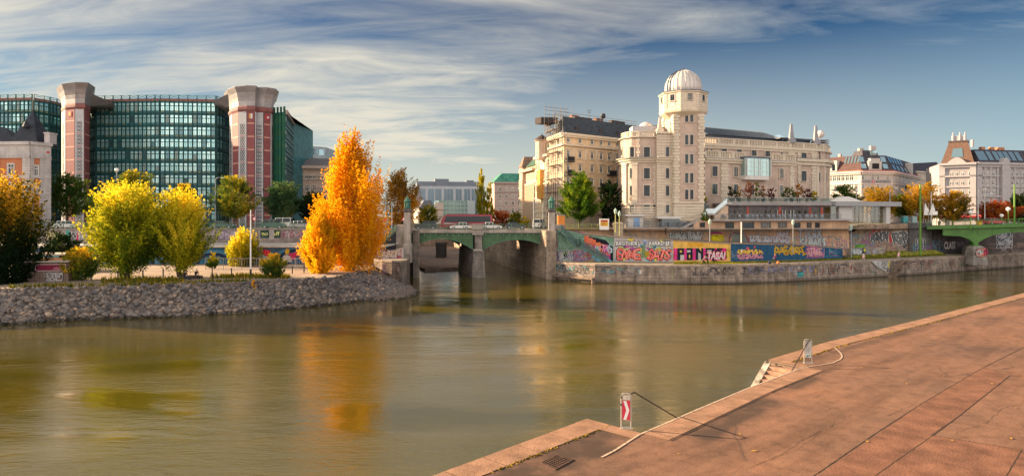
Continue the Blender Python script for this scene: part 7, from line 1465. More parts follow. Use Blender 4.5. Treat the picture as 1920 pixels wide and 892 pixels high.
# ================================================================ TREES AND BUSHES
bark = mat('bark', (.085, .062, .048), .95, .3, 3, bump=.4); barkg = mat('bark_grey', (.16, .135, .11), .95, .3, 3, bump=.4)
PAL = {
 'amber': [(0, (.20, .12, .02)), (.5, (.50, .24, .02)), (1, (.62, .40, .04))], 'yellow': [(0, (.05, .10, .014)), (.33, (.19, .24, .018)), (.6, (.50, .47, .025)), (1, (.84, .68, .06))],
 'willow': [(0, (.012, .026, .012)), (.6, (.030, .048, .014)), (.86, (.16, .13, .016)), (1, (.50, .32, .03))],
 'orange': [(0, (.38, .22, .010)), (.35, (.68, .34, .010)), (.7, (.82, .45, .014)), (1, (.85, .60, .05))],
 'orange2': [(0, (.50, .32, .012)), (.4, (.78, .44, .015)), (1, (.85, .58, .03))],
 'green': [(0, (0.034, 0.085, 0.027)), (.5, (0.076, 0.145, 0.031)), (.85, (0.204, 0.221, 0.031)), (1, (0.680, 0.408, 0.034))],
 'greeny': [(0, (0.048, 0.096, 0.022)), (.45, (0.120, 0.168, 0.026)), (.75, (0.416, 0.352, 0.032)), (1, (0.832, 0.576, 0.040))],
 'bluegreen': [(0, (0.037, 0.088, 0.044)), (.6, (0.085, 0.150, 0.068)), (1, (0.221, 0.238, 0.068))],
 'lush': [(0, (0.037, 0.094, 0.013)), (.5, (0.112, 0.200, 0.018)), (1, (0.325, 0.325, 0.025))],
 'dark': [(0, (.010, .026, .012)), (.6, (.024, .045, .016)), (1, (.07, .07, .02))],
 'brown': [(0, (0.091, 0.072, 0.021)), (.4, (0.247, 0.124, 0.021)), (.75, (0.520, 0.221, 0.021)), (1, (0.650, 0.390, 0.039))],
 'gold': [(0, (0.117, 0.098, 0.016)), (.4, (0.338, 0.221, 0.021)), (.75, (0.598, 0.351, 0.026)), (1, (0.754, 0.468, 0.039))],
 'red': [(0, (.16, .035, .015)), (.5, (.36, .085, .025)), (1, (.48, .20, .04))],
 'lime': [(0, (0.140, 0.168, 0.017)), (.5, (0.420, 0.392, 0.022)), (1, (0.700, 0.588, 0.042))],
 'purple': [(0, (.05, .014, .02)), (.6, (.14, .03, .05)), (1, (.22, .08, .06))]}
ROUND = [(0, .55), (.12, .88), (.35, 1.0), (.6, .95), (.8, .74), (.93, .45), (1, .12)]
EGG = [(0, .5), (.15, .9), (.35, 1.0), (.55, .86), (.75, .6), (.9, .33), (1, .05)]
SPIRE = [(0, .42), (.12, .82), (.28, 1.0), (.45, .93), (.6, .80), (.75, .62), (.88, .38), (.96, .2), (1, .05)]
COLM = [(0, .5), (.2, 1), (.6, .8), (.85, .45), (1, .05)]
WIDE = [(0, .7), (.2, 1.0), (.5, 1.0), (.75, .85), (.9, .55), (1, .15)]
def crown_geo(seed, Rm, zb, zt, prof, ncl, nlf, lsz, up, lob=.32, hole=.0, bias=.35, sig=None, sp=1.0, leanx=0.0):
    r = np.random.default_rng(seed); ts = np.array([p[0] for p in prof]); rs = np.array([p[1] for p in prof]); h = zt-zb
    cl = []; tn = []; of = Vector((seed*7.3, seed*1.9, 0)); tries = 0
    w = np.interp(np.linspace(0, 1, 60), ts, rs)+.05; w = w/w.sum()
    while len(cl) < ncl and tries < ncl*8:
        tries += 1
        t = (r.choice(60, p=w)+r.random())/60; a = r.random()*2*math.pi; rho = math.sqrt(.12+.88*r.random())
        nz = noise.noise(Vector((math.cos(a)*1.6, math.sin(a)*1.6, t*h/max(Rm, .5)*1.5))*1.15+of)
        nz2 = noise.noise(Vector((math.cos(a)*3.5, math.sin(a)*3.5, t*h/max(Rm, .5)*3.2))+of)
        R_ = Rm*np.interp(t, ts, rs)*(.86+lob*1.5*nz+lob*.8*nz2); x, y, z = R_*rho*math.cos(a), R_*rho*math.sin(a), zb+h*t*(1+.06*nz)
        if hole and noise.noise(Vector((x, y, z))*(1.5/max(Rm, 1))*1.5+of) < -hole and rho > .5: continue
        big = noise.noise(Vector((x, y, z))*(.9/max(Rm, .6))+of*2)
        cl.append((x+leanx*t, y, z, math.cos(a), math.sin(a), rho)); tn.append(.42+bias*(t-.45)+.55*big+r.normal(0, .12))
    cl = np.array(cl); tn = np.array(tn); m = len(cl); nlf = int(nlf*1.9); sig = sig or Rm*.085
    C = np.repeat(cl, nlf, axis=0); T = np.repeat(tn, nlf)+r.normal(0, .09, m*nlf)
    d = np.stack([C[:, 3]*(1-up), C[:, 4]*(1-up), np.full(len(C), up+.12)], 1); d /= np.linalg.norm(d, axis=1)[:, None]
    al = np.clip(r.normal(0, sig*1.7*sp, len(C)), -sig*3.4*sp, sig*2.6*sp); P = C[:, :3]+d*al[:, None]+np.clip(r.normal(0, sig*.7, (len(C), 3)), -sig*1.3, sig*1.3)*np.clip(1-al/(sig*3.4*sp), .15, 1)[:, None]
    A = r.normal(0, 1, (len(C), 3)); A /= np.linalg.norm(A, axis=1)[:, None]; B = np.cross(A, r.normal(0, 1, (len(C), 3))); B /= np.linalg.norm(B, axis=1)[:, None]
    s = (.68*lsz*r.uniform(.6, 1.35, len(C)))[:, None]; A *= s*.62; B *= s*.42
    V = np.stack([P-A, P-B*.9+A*.1, P+A, P+B*.9+A*.1], 1).reshape(-1, 3)
    return V, np.clip(T, 0, 1)
def leafmesh(name, V, T, pal, parent, off):
    me = bpy.data.meshes.new(name); n = len(T); me.vertices.add(4*n); me.vertices.foreach_set('co', (V+np.array(off)).astype(np.float32).ravel())
    me.loops.add(4*n); me.loops.foreach_set('vertex_index', np.arange(4*n, dtype=np.int32)); me.polygons.add(n); me.polygons.foreach_set('loop_start', np.arange(0, 4*n, 4, dtype=np.int32)); me.polygons.foreach_set('loop_total', np.full(n, 4, dtype=np.int32))
    me.update(calc_edges=True); at = me.attributes.new('tint', 'FLOAT', 'FACE'); at.data.foreach_set('value', T.astype(np.float32)); me.materials.append(leafmat('leaf_'+pal, PAL[pal]))
    o = bpy.data.objects.new(name, me); COL.objects.link(o); o.parent = parent; ROOT[o.name] = Vector((0, 0, 0)); return o
def tree(name, label, px, D, z0, ytop, ybot, rpx, prof, pal, ncl=300, nlf=28, lsz=.32, up=.35, trunk=.22, stems=1, seed=1, cat='tree', group=None, hole=0, lob=.32, bias=.35, sp=1.0, bk=None, leanx=0):
    x = PX(px, D); t = thing(name, label, cat, (x, D, z0), group); Rm = rpx/F*D; zt, zb = ZY(ytop, D)-z0, ZY(ybot, D)-z0; r = random.Random(seed)
    V, T = crown_geo(seed, Rm, zb, zt, prof, ncl, nlf, lsz, up, lob, hole, bias, sp=sp, leanx=leanx)
    leafmesh('crown' if cat == 'tree' else 'foliage', V, T, pal, t, (0, 0, 0)); b = MB(); h = zt-zb
    for s_ in range(stems):
        a0 = r.uniform(0, 6.28); sx = (math.cos(a0)*.25*Rm if stems > 1 else 0)*.6; bx = math.cos(a0)*trunk*.9*(stems > 1); by = math.sin(a0)*trunk*.9*(stems > 1)
        top = Vector((sx*2.2+leanx*.6, math.sin(a0)*.3*Rm*(stems > 1), zb+h*.62)); pts = [Vector((bx, by, -.15)), Vector((bx*1.4+sx*.3, by*1.3, max(.3, zb*.5))), Vector((sx+leanx*.2, by*2, zb+h*.2)), top]
        b.tube([p for p in pts], [trunk*1.25, trunk*.9, trunk*.62, trunk*.12], 7)
        for k in range(7):
            q = pts[2].lerp(top, r.uniform(-.35, .7)); a = r.uniform(0, 6.28); ln = Rm*r.uniform(.45, .8); e = q+Vector((math.cos(a)*ln*(1-up*.6), math.sin(a)*ln*(1-up*.6), ln*(.35+up)))
            b.tube([q, q.lerp(e, .5)+Vector((0, 0, .12*ln)), e], [trunk*.36, trunk*.22, .02], 5)
    o = MB(); o.v, o.f, o.m = [(v[0]+x, v[1]+D, v[2]+z0) for v in b.v], b.f, b.m; o.build('trunk' if cat == 'tree' else 'stem', bk or bark, t, smooth=True)
    return t
tree('willow_tree', 'dark willow with orange tips at the far left edge above the rocks', 4, 79, YZ, 345, 535, 76, WIDE, 'willow', 620, 34, .34, .62, .35, 3, 3, bias=1.15, lob=.25, sp=1.8)
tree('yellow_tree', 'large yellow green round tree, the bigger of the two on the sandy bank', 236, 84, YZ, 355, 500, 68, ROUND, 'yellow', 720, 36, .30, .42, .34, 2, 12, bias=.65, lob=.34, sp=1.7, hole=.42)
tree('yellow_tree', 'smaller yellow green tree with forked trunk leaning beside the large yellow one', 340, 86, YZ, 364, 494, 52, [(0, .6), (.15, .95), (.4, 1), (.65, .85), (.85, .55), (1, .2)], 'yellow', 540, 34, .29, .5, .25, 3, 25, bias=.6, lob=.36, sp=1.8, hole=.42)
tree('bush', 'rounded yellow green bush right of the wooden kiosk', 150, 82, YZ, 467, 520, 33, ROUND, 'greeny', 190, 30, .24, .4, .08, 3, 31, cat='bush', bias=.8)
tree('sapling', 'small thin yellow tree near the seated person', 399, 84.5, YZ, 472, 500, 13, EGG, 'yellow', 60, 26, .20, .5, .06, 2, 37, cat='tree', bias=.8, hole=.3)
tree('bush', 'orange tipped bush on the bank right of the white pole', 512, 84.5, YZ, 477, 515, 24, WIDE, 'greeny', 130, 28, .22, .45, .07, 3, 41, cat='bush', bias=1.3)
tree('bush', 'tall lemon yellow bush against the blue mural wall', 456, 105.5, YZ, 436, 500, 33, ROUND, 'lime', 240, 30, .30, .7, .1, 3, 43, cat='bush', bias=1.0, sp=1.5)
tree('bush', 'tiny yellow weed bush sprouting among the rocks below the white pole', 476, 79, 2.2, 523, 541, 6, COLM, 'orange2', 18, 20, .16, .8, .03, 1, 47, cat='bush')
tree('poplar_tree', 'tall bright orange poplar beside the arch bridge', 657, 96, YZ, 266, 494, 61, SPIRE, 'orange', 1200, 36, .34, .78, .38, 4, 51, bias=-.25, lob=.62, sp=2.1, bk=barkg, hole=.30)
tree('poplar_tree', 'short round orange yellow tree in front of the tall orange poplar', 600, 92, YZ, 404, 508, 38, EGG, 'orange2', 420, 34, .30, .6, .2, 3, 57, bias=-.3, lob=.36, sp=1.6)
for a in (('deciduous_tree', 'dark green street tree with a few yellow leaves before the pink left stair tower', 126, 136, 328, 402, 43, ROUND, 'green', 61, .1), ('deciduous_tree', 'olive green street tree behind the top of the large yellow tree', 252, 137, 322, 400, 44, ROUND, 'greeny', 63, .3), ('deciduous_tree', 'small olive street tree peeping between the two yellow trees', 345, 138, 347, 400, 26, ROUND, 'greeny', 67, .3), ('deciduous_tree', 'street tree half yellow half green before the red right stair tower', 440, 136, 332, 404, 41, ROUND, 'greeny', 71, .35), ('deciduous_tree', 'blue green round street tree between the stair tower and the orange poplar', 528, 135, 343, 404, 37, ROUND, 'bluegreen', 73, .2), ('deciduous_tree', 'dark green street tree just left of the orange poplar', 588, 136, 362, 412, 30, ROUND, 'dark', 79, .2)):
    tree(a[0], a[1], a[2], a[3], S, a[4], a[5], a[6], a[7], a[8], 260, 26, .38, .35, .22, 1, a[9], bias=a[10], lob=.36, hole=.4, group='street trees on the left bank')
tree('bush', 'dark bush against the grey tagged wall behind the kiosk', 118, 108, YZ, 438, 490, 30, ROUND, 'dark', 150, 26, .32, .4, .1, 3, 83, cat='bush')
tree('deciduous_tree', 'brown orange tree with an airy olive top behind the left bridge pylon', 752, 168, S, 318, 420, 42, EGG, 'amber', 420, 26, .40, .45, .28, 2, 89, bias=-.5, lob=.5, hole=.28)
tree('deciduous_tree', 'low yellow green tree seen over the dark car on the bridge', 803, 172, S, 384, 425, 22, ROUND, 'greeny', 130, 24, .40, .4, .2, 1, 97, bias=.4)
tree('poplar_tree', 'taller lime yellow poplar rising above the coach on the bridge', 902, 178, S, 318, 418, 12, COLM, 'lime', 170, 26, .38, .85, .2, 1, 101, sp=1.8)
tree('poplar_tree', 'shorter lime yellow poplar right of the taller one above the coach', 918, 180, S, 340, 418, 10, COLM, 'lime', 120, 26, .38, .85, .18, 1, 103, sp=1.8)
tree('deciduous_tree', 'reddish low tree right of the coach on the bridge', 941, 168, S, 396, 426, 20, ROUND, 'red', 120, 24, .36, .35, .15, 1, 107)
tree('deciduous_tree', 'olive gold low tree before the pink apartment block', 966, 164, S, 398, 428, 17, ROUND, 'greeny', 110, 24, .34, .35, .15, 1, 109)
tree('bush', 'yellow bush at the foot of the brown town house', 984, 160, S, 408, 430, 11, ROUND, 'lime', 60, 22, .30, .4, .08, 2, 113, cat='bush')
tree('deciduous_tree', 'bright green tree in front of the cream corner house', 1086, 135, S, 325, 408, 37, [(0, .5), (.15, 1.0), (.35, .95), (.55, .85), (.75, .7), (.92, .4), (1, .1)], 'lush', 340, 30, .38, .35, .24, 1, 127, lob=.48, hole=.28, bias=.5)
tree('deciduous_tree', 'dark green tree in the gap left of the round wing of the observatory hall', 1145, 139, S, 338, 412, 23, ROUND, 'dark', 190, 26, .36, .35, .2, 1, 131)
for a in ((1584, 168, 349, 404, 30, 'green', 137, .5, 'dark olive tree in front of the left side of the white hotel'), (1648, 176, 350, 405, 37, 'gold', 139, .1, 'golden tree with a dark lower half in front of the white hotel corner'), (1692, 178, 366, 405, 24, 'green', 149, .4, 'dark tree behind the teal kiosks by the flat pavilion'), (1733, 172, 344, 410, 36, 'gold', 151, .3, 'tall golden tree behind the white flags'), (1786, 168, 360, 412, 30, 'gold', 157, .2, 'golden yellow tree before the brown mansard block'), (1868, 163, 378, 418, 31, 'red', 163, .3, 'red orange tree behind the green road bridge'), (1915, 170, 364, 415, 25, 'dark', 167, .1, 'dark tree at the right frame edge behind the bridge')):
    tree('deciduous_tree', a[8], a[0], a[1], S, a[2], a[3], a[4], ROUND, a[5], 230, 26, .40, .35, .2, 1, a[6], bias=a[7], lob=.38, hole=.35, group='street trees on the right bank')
def potted(px, ytop, rpx, pal, label, seed, prof=ROUND, z0=14.2, n=-3.6, name='potted_plant', D=None):
    q = TW.P(TW.u(px), n, z0) if D is None else (PX(px, D), D, z0); D = q[1]; t = thing(name, label, 'plant', (q[0], q[1], z0), 'plants on the restaurant roof terrace' if z0 > 14 else None); b = MB(); b.lathe((q[0], q[1]), [(.28, z0), (.42, z0+.75), (.46, z0+.78), (.4, z0+.72)], 10); b.build('pot', mat('pot_%d' % (seed % 3), [(.10, .14, .16), (.40, .30, .22), (.36, .36, .36)][seed % 3], .7, .1), t)
    Rm = rpx/F*D; V, T = crown_geo(seed, Rm, .7, ZY(ytop, D)-z0, prof, 46, 24, .2, .4, .4, .25); leafmesh('foliage', V, T, pal, t, (0, 0, 0)); b = MB(); b.tube([(q[0], q[1], z0+.6), (q[0], q[1], z0+.6*(ZY(ytop, D)-z0))], [.06, .03], 5); b.build('stem', bark, t)
for i, (px, y, r_, pl, lb_) in enumerate(((1388, 346, 10, 'dark', 'dark green ball shaped plant on the roof terrace right of the stair'), (1401, 350, 5, 'gold', 'slim golden plant on the roof terrace left of the red one'), (1420, 339, 11, 'red', 'bright red leafed plant on the roof terrace below the glass bay'), (1436, 341, 8, 'lush', 'tall green plant on the roof terrace right of the red one'), (1448, 349, 6, 'brown', 'thin brown orange plant on the roof terrace'), (1464, 352, 9, 'purple', 'dark purple plant on the roof terrace under the right windows'), (1492, 348, 8, 'green', 'olive plant on the roof terrace at the pale quoins'), (1516, 346, 10, 'brown', 'airy orange plant on the roof terrace near its right end'), (1533, 354, 8, 'purple', 'low purple shrub on the roof terrace near its right end'), (1545, 359, 10, 'greeny', 'low olive yellow shrub at the right end of the roof terrace'), (1503, 351, 7, 'green', 'dark leaved plant between the olive and the airy orange plants'))): potted(px, y, r_, pl, lb_, 200+i)
potted(1324, 394, 7, 'lush', 'yellow green ball plant at the foot of the white outside stair', 215, ROUND, 9.6, -.6)
potted(1337, 361, 8, 'lime', 'low hedge plant in the dark trough above the outside stair', 216, WIDE, 13.4, -4.5)

# ================================================================ THINGS ON THE NEAR QUAY
galv = mat('galv_warm', (.48, .44, .38), .4, .12, 8, metal=.5); signred = mat('sign_red', (.62, .035, .07), .45, .04); signwhite = mat('sign_white', (.80, .77, .72), .5, .05); darkrail = mat('dark_rail', (.06, .045, .045), .45, .15, 4, metal=.4)
def marker(label, pos, w, h, face_ang, kind, rail_dir, rail_len, group='marker signs at the quay steps', slope=.52, scale=1.0, handrail=True):
    t = thing('marker_sign', label, 'sign', (pos[0], pos[1], Q), group); f = Fac((pos[0]-math.cos(face_ang)*w/2, pos[1]-math.sin(face_ang)*w/2), (pos[0]+math.cos(face_ang)*w/2, pos[1]+math.sin(face_ang)*w/2)); r = .024*scale; b = MB()
    loop = [(0, .02), (0, h-.09), (.03, h-.03), (.09, h), (w-.09, h), (w-.03, h-.03), (w, h-.09), (w, .02)]
    b.tube([f.P(u, 0, Q+z) for u, z in loop], r, 8); b.fb(f, -.06, w+.06, -.05, .05, Q+.0, Q+.03); b.tube([f.P(0, 0, Q+.08), f.P(w, 0, Q+.08)], r*.8, 6)
    for u in (0, w):
        for n_ in (-.04, .04): b.lathe(f.P(u+.04, n_)[:2], [(.012, Q+.03), (.012, Q+.05)], 6)
    b.build('frame', galv, t, smooth=False)
    m0, m1 = .035, w-.035
    if kind == 'chevron':
        b = MB(); b.fb(f, m0, m1, -.012, .0, Q+h*.26, Q+h*.80, 0); z0, z1 = Q+h*.26, Q+h*.80; zm = (z0+z1)/2; W_ = m1-m0
        for za, zb_ in ((z0+.012, zm), (z1-.012, zm)):
            p_ = [f.P(m0+W_*.14, .003, za), f.P(m0+W_*.52, .003, za), f.P(m0+W_*.90, .003, zb_), f.P(m0+W_*.52, .003, zb_)]
            b.face(p_, 1)
        b.build('panel', [signred, signwhite], t, fix=False); b = MB(); b.fb(f, m0+.02, m1, -.012, .0, Q+h*.82, Q+h*.95, 0); b.build('plate', mat('plate_buff', (.60, .52, .42), .6, .2, 12), t)
        b = MB(); b.fb(f, -.03, .02, .02, .05, Q+h*.66, Q+h*.71); b.fb(f, -.02, .03, .02, .05, Q+h*.86, Q+h*.93); b.build('clamp', dark_iron, t)
    else:
        b = MB(); b.fb(f, m0, m1, -.012, .0, Q+h*.24, Q+h*.94, 0); b.build('panel', mat('panel_back', (.50, .47, .42), .6, .25, 9), t); p = Paint(f, .0); rg_ = random.Random(3)
        for k in range(11): z = Q+h*(.48+.04*k); p.rect(m0+.05, m1-.05-.08*rg_.random(), z, z+.018, (.30, .28, .26), 1)
        p.rect(m0+.03, m1-.03, Q+h*.25, Q+h*.40, (.62, .64, .58), 1); p.rect(m0+.08, m0+.16, Q+h*.28, Q+h*.34, (.03, .14, .10), 2); p.rect(m0+.19, m0+.24, Q+h*.28, Q+h*.36, (.03, .14, .10), 2); p.rect(m1-.09, m1-.05, Q+h*.36, Q+h*.39, (.55, .55, .05), 2); p.stroke([(m0+.04, Q+h*.93), (m1-.05, Q+h*.9)], .02, (.25, .3, .2), 2); p.rect(m0+.04, m0+.08, Q+h*.78, Q+h*.82, (.4, .08, .12), 2); p.build(t, 'notice')
    if handrail:
        d = Vector(rail_dir).normalized(); s0 = Vector(f.P(w if kind == 'chevron' else w*.75, 0, Q+h-.02)); k = .22 if kind == 'chevron' else .05; s1 = s0+Vector((d.x*k, d.y*k, .03)); e = s1+Vector((d.x*rail_len, d.y*rail_len, -rail_len*slope)); b = MB(); b.tube([s0, s1, e], .026*scale, 8)
        b.tube([e, (e.x, e.y, e.z-1.0)], .024*scale, 6); o = b.build('handrail', darkrail, t, smooth=False)
    return t
mp_ = Gd(1174, 804, Q); marker('red and white chevron sign in a metal frame at the nearer quay steps', mp_, .37, 1.37, -.13, 'chevron', (dn2.x, dn2.y), 4.3)
mp2_ = Gd(1515, 681, Q); marker('pale notice board in a metal frame at the farther quay steps', mp2_, .40, 1.33, -.2, 'notice', (dn.x, dn.y), 2.7, slope=.60)
for px, py, lb_ in ((1619, 486.5, 'tiny red and white sign on the far grass left of the white triangle'), (1685, 483, 'tiny red and white sign on the far quay above the steep steps')):
    q = Gd(px, py, Q); marker(lb_, q, .55, 1.15, .3, 'chevron', (1, .3) if px < 1650 else (-1, -.3), 2.2, slope=.45, scale=1.6)
gt = thing('drain_grate', 'rusty square iron drain grate near the quay corner', 'grate', (*Gd(1043, 866, Q), Q)); gc = [Vector(Gd(x, y, Q)) for x, y in ((1012, 868), (1041, 881), (1076, 862), (1045, 852))]; b = MB()
for i in range(4):
    a, c = gc[i], gc[(i+1) % 4]; m_ = (gc[0]+gc[2])/2; a2, c2 = a.lerp(m_, .12), c.lerp(m_, .12); b.hexa([(*a, Q+.01), (*c, Q+.01), (*c2, Q+.01), (*a2, Q+.01), (*a, Q+.035), (*c, Q+.035), (*c2, Q+.035), (*a2, Q+.035)])
b.build('frame', mat('rust_iron', (.10, .055, .04), .8, .3, 8), gt); b = MB()
for k in range(1, 9):
    for A_, B_, C_, D__ in ((gc[0], gc[1], gc[3], gc[2]), (gc[1], gc[2], gc[0], gc[3])):
        p0_, p1_ = A_.lerp(B_, k/9), C_.lerp(D__, k/9); b.beam((p0_.x, p0_.y, Q+.022), (p1_.x, p1_.y, Q+.022), .016)
b.build('bar', mat('rust_iron', (0, 0, 0)), gt); b = MB(); b.face([(*p, Q+.0105) for p in gc]); b.build('pit', gap, gt, fix=False)
lf = [(1272, 851), (1386, 814), (1412, 846), (1590, 742), (1615, 690), (1700, 720), (1768, 705), (1905, 765), (1895, 822), (1785, 826), (1417, 845), (1625, 828), (1480, 770), (1740, 640), (1860, 720)]
lm = mat('fallen_leaf', (.55, .30, .04), .8, .2)
for i, (x, y) in enumerate(lf):
    q = Gd(x, y, Q); b = MB(); s_ = .05+.02*(i % 3); a = i*1.3; b.face([(q[0]+s_*math.cos(a), q[1]+s_*math.sin(a), Q+.03), (q[0]-s_*.6*math.sin(a), q[1]+s_*.6*math.cos(a), Q+.045), (q[0]-s_*math.cos(a), q[1]-s_*math.sin(a), Q+.03), (q[0]+s_*.6*math.sin(a), q[1]-s_*.6*math.cos(a), Q+.04)])
    tag(b.build('fallen_leaf', lm, fix=False), 'single yellow fallen leaf lying on the red brown quay', 'leaf', 'fallen leaves on the near quay')
# kerb weeds
grass_tufts('weeds', '', [(tuple(shift([em, e0, e1], 1.15)[1]), tuple(shift([em, e0, e1], 1.15)[2]), tuple(shift([em, e0, e1], 1.25)[2]), tuple(shift([em, e0, e1], 1.25)[1]), Q, Q)]+[(tuple(shift(far_line, 1.12)[i]), tuple(shift(far_line, 1.12)[i+1]), tuple(shift(far_line, 1.3)[i+1]), tuple(shift(far_line, 1.3)[i]), Q, Q) for i in range(4)], 900, .05, [(0, (.10, .10, .02)), (.6, (.30, .20, .03)), (1, (.45, .28, .05))], 3)

# ================================================================ LEFT YARD
for i, (px, py) in enumerate(((171, 525), (221, 523), (268, 521), (306, 519), (348, 519), (434, 517), (526, 515), (548, 513), (570, 511))):
    q = Gd(px, py, YZ); b = MB(); b.lathe(q, [(.085, YZ-.1), (.085, YZ+1.0), (.06, YZ+1.06)], 8); tag(b.build('bollard', dark_iron), 'dark slim bollard along the sandy yard edge', 'bollard', 'bollards along the yard')
fp_ = thing('flagpole', 'tall bare white pole with a dark foot in the sandy yard', 'pole', (*Gd(470, 519, YZ), YZ)); q = Gd(470, 519, YZ); b = MB(); b.lathe(q, [(.11, YZ+1.0), (.07, ZY(394, q[1])), (.02, ZY(393, q[1]))], 8); b.build('pole', signwhite, fp_); b = MB(); b.lathe(q, [(.14, YZ), (.14, YZ+1.0)], 8); b.build('foot', dark_iron, fp_)
wf = fac(385, 98, 690, 98); railing('wire_fence', 'grey temporary wire fence across the yard before the blue mural', wf, 0, wf.L, YZ, 1.9, steel, 2.8, .0, None, 'rails', .03) if False else railing('wire_fence', 'grey temporary wire fence across the yard before the blue mural', wf, 0, wf.L, YZ, 1.7, steel, 2.8, .35, None, 'bars', .03)
ks = thing('wooden_kiosk', 'weathered wooden kiosk with a long maroon sign on the left bank', 'kiosk', (*Gd(88, 529, YZ), YZ)); kf = fac(40, 79.5, 128, 80.5); b = MB(); b.fb(kf, 0, kf.L, -2.4, 0, YZ, YZ+2.35); b.build('wall', mat('old_wood', (.20, .135, .11), .9, .25, 1.5, streak=.35), ks); b = MB(); b.fb(kf, -.3, kf.L+.2, -2.7, .45, YZ+2.35, YZ+2.47); b.build('roof', mat('kiosk_roof', (.46, .38, .31), .8, .15), ks)
b = MB(); b.fb(kf, kf.u(67), kf.u(124), .03, .1, ZY(508, 80), ZY(495, 80)); b.build('sign', mat('sign_frame', (.60, .48, .46), .7, .1), ks); p = Paint(kf, .1); p.rect(kf.u(68), kf.u(123), ZY(507, 80), ZY(496, 80), (.20, .02, .05), 1)
for k in range(3): p.rect(kf.u(99)+.1*k, kf.u(120), ZY(505.5-1.6*k, 80), ZY(504.6-1.6*k, 80), (.50, .22, .26), 2)
p.scribble(kf.u(82), kf.u(118), YZ+.1, YZ+1.05, [(.5, .48, .46), (.35, .34, .34)], 22, .07, 1, 4); p.build(ks, 'graffiti')
b = MB()
for k in range(18): b.fb(kf, kf.L*k/18, kf.L*k/18+.03, .002, .02, YZ, YZ+2.3)
b.build('plank_joint', dark_iron, ks)
cn = thing('beach_bar', 'low beach bar with pale flat awning and orange fascia behind the kiosk', 'kiosk', (PX(105, 95), 95, YZ)); cf2 = fac(55, 94, 150, 95); b = MB(); b.fb(cf2, 0, cf2.L, -3.5, .6, 5.95, 6.15); b.build('awning', mat('awning_cream', (.56, .48, .40), .8, .1), cn); b = MB(); b.fb(cf2, 0, cf2.L, .3, .45, 5.0, 5.6); b.build('fascia', mat('fascia_orange', (.40, .17, .07), .8, .2), cn); b = MB(); b.fb(cf2, 0, cf2.L, -3.4, -.5, YZ, 5.0); b.build('wall', mat('bar_dark', (.10, .07, .06), .9, .2), cn); p = Paint(cf2, .46); p.rect(cf2.u(78), cf2.u(114), 5.62, 5.94, (.16, .34, .36), 1); p.build(cn, 'sign')
for k in range(4): b = MB(); b.fb(cf2, cf2.L*k/3.05, cf2.L*k/3.05+.12, .2, .32, YZ, 5.95); b.build('post', dark_iron, cn)
bn = thing('timber_log', 'long dark timber log seat on the bank under the forked yellow tree', 'log', (*Gd(357, 523, YZ), YZ)); a, c = Gd(335, 523, YZ), Gd(380, 522, YZ); b = MB(); b.tube([(*a, YZ+.2), ((a[0]+c[0])/2, (a[1]+c[1])/2, YZ+.22), (*c, YZ+.2)], [.22, .24, .2], 8); b.build('log', bark, bn)
# people -------------------------------------------------------------
SKIN = mat('skin', (.50, .30, .21), .6, .05)
def person(label, pos, J, radii, top, legs, hair, rot=0, shoe=None, hood=None):
    """one continuous body grown round a skeleton; faces take skin or cloth by where they lie"""
    t = thing('person', label, 'person', pos); names = list(J); E = [('hip', 'waist'), ('waist', 'chest'), ('chest', 'neck'), ('neck', 'head'), ('head', 'crown')]
    for s in 'lr': E += [('chest', 'sh'+s), ('sh'+s, 'el'+s), ('el'+s, 'wr'+s), ('wr'+s, 'ha'+s), ('hip', 'hj'+s), ('hj'+s, 'kn'+s), ('kn'+s, 'an'+s), ('an'+s, 'to'+s)]
    me = bpy.data.meshes.new('body'); me.from_pydata([J[n] for n in names], [(names.index(a), names.index(b)) for a, b in E], []); o = bpy.data.objects.new('body', me); COL.objects.link(o); o.modifiers.new('skin', 'SKIN'); o.modifiers.new('sub', 'SUBSURF').levels = 1
    for i, n in enumerate(names): sv = me.skin_vertices[0].data[i]; k = radii.get(n, radii.get(n[:2], .05)); sv.radius = k if hasattr(k, '__len__') else (k, k); sv.use_root = (n == 'hip')
    bpy.context.view_layer.update(); m2 = bpy.data.meshes.new_from_object(o.evaluated_get(bpy.context.evaluated_depsgraph_get())); bpy.data.objects.remove(o); m2.name = 'body'
    for m in (SKIN, top, legs, shoe or dark_iron): m2.materials.append(m)
    JV = {n: Vector(J[n]) for n in names}; reg = {'head': 0, 'crown': 0, 'neck': 0, 'wr': 0, 'ha': 0, 'kn': 2, 'hj': 2, 'hip': 2, 'an': 2, 'to': 3}
    for f in m2.polygons:
        n = min(names, key=lambda q: (JV[q]-f.center).length); f.material_index = reg.get(n, reg.get(n[:2], 1)); f.use_smooth = True
    b = bpy.data.objects.new('body', m2); COL.objects.link(b); b.parent = t; h = MB(); hd = JV['head'].lerp(JV['crown'], .55); h.lathe((0, 0), [(.02, -.07), (.105, -.05), (.118, .0), (.10, .07), (.05, .115), (.01, .12)], 10)
    fw = Vector((J['nose'][0], J['nose'][1], 0)) if 'nose' in J else Vector((0, 0, 0)); h.v = [(v[0]+hd.x-.03, v[1]+hd.y, v[2]+hd.z+.03) for v in h.v]; ho_ = h.build('hair', hair, None, smooth=True); ho_.parent = t; fc_ = MB()
    for s in (-1, 1): fc_.lathe((hd.x+.095, hd.y+.036*s), [(.004, hd.z-.012), (.013, hd.z), (.004, hd.z+.012)], 6)
    fc_.lathe((hd.x+.115, hd.y), [(.02, hd.z-.05), (.014, hd.z-.02), (.004, hd.z+.01)], 6); e = fc_.build('face', mat('face_dark', (.28, .14, .10), .6, .1)); e.parent = t; t.rotation_euler = (0, 0, rot); return t
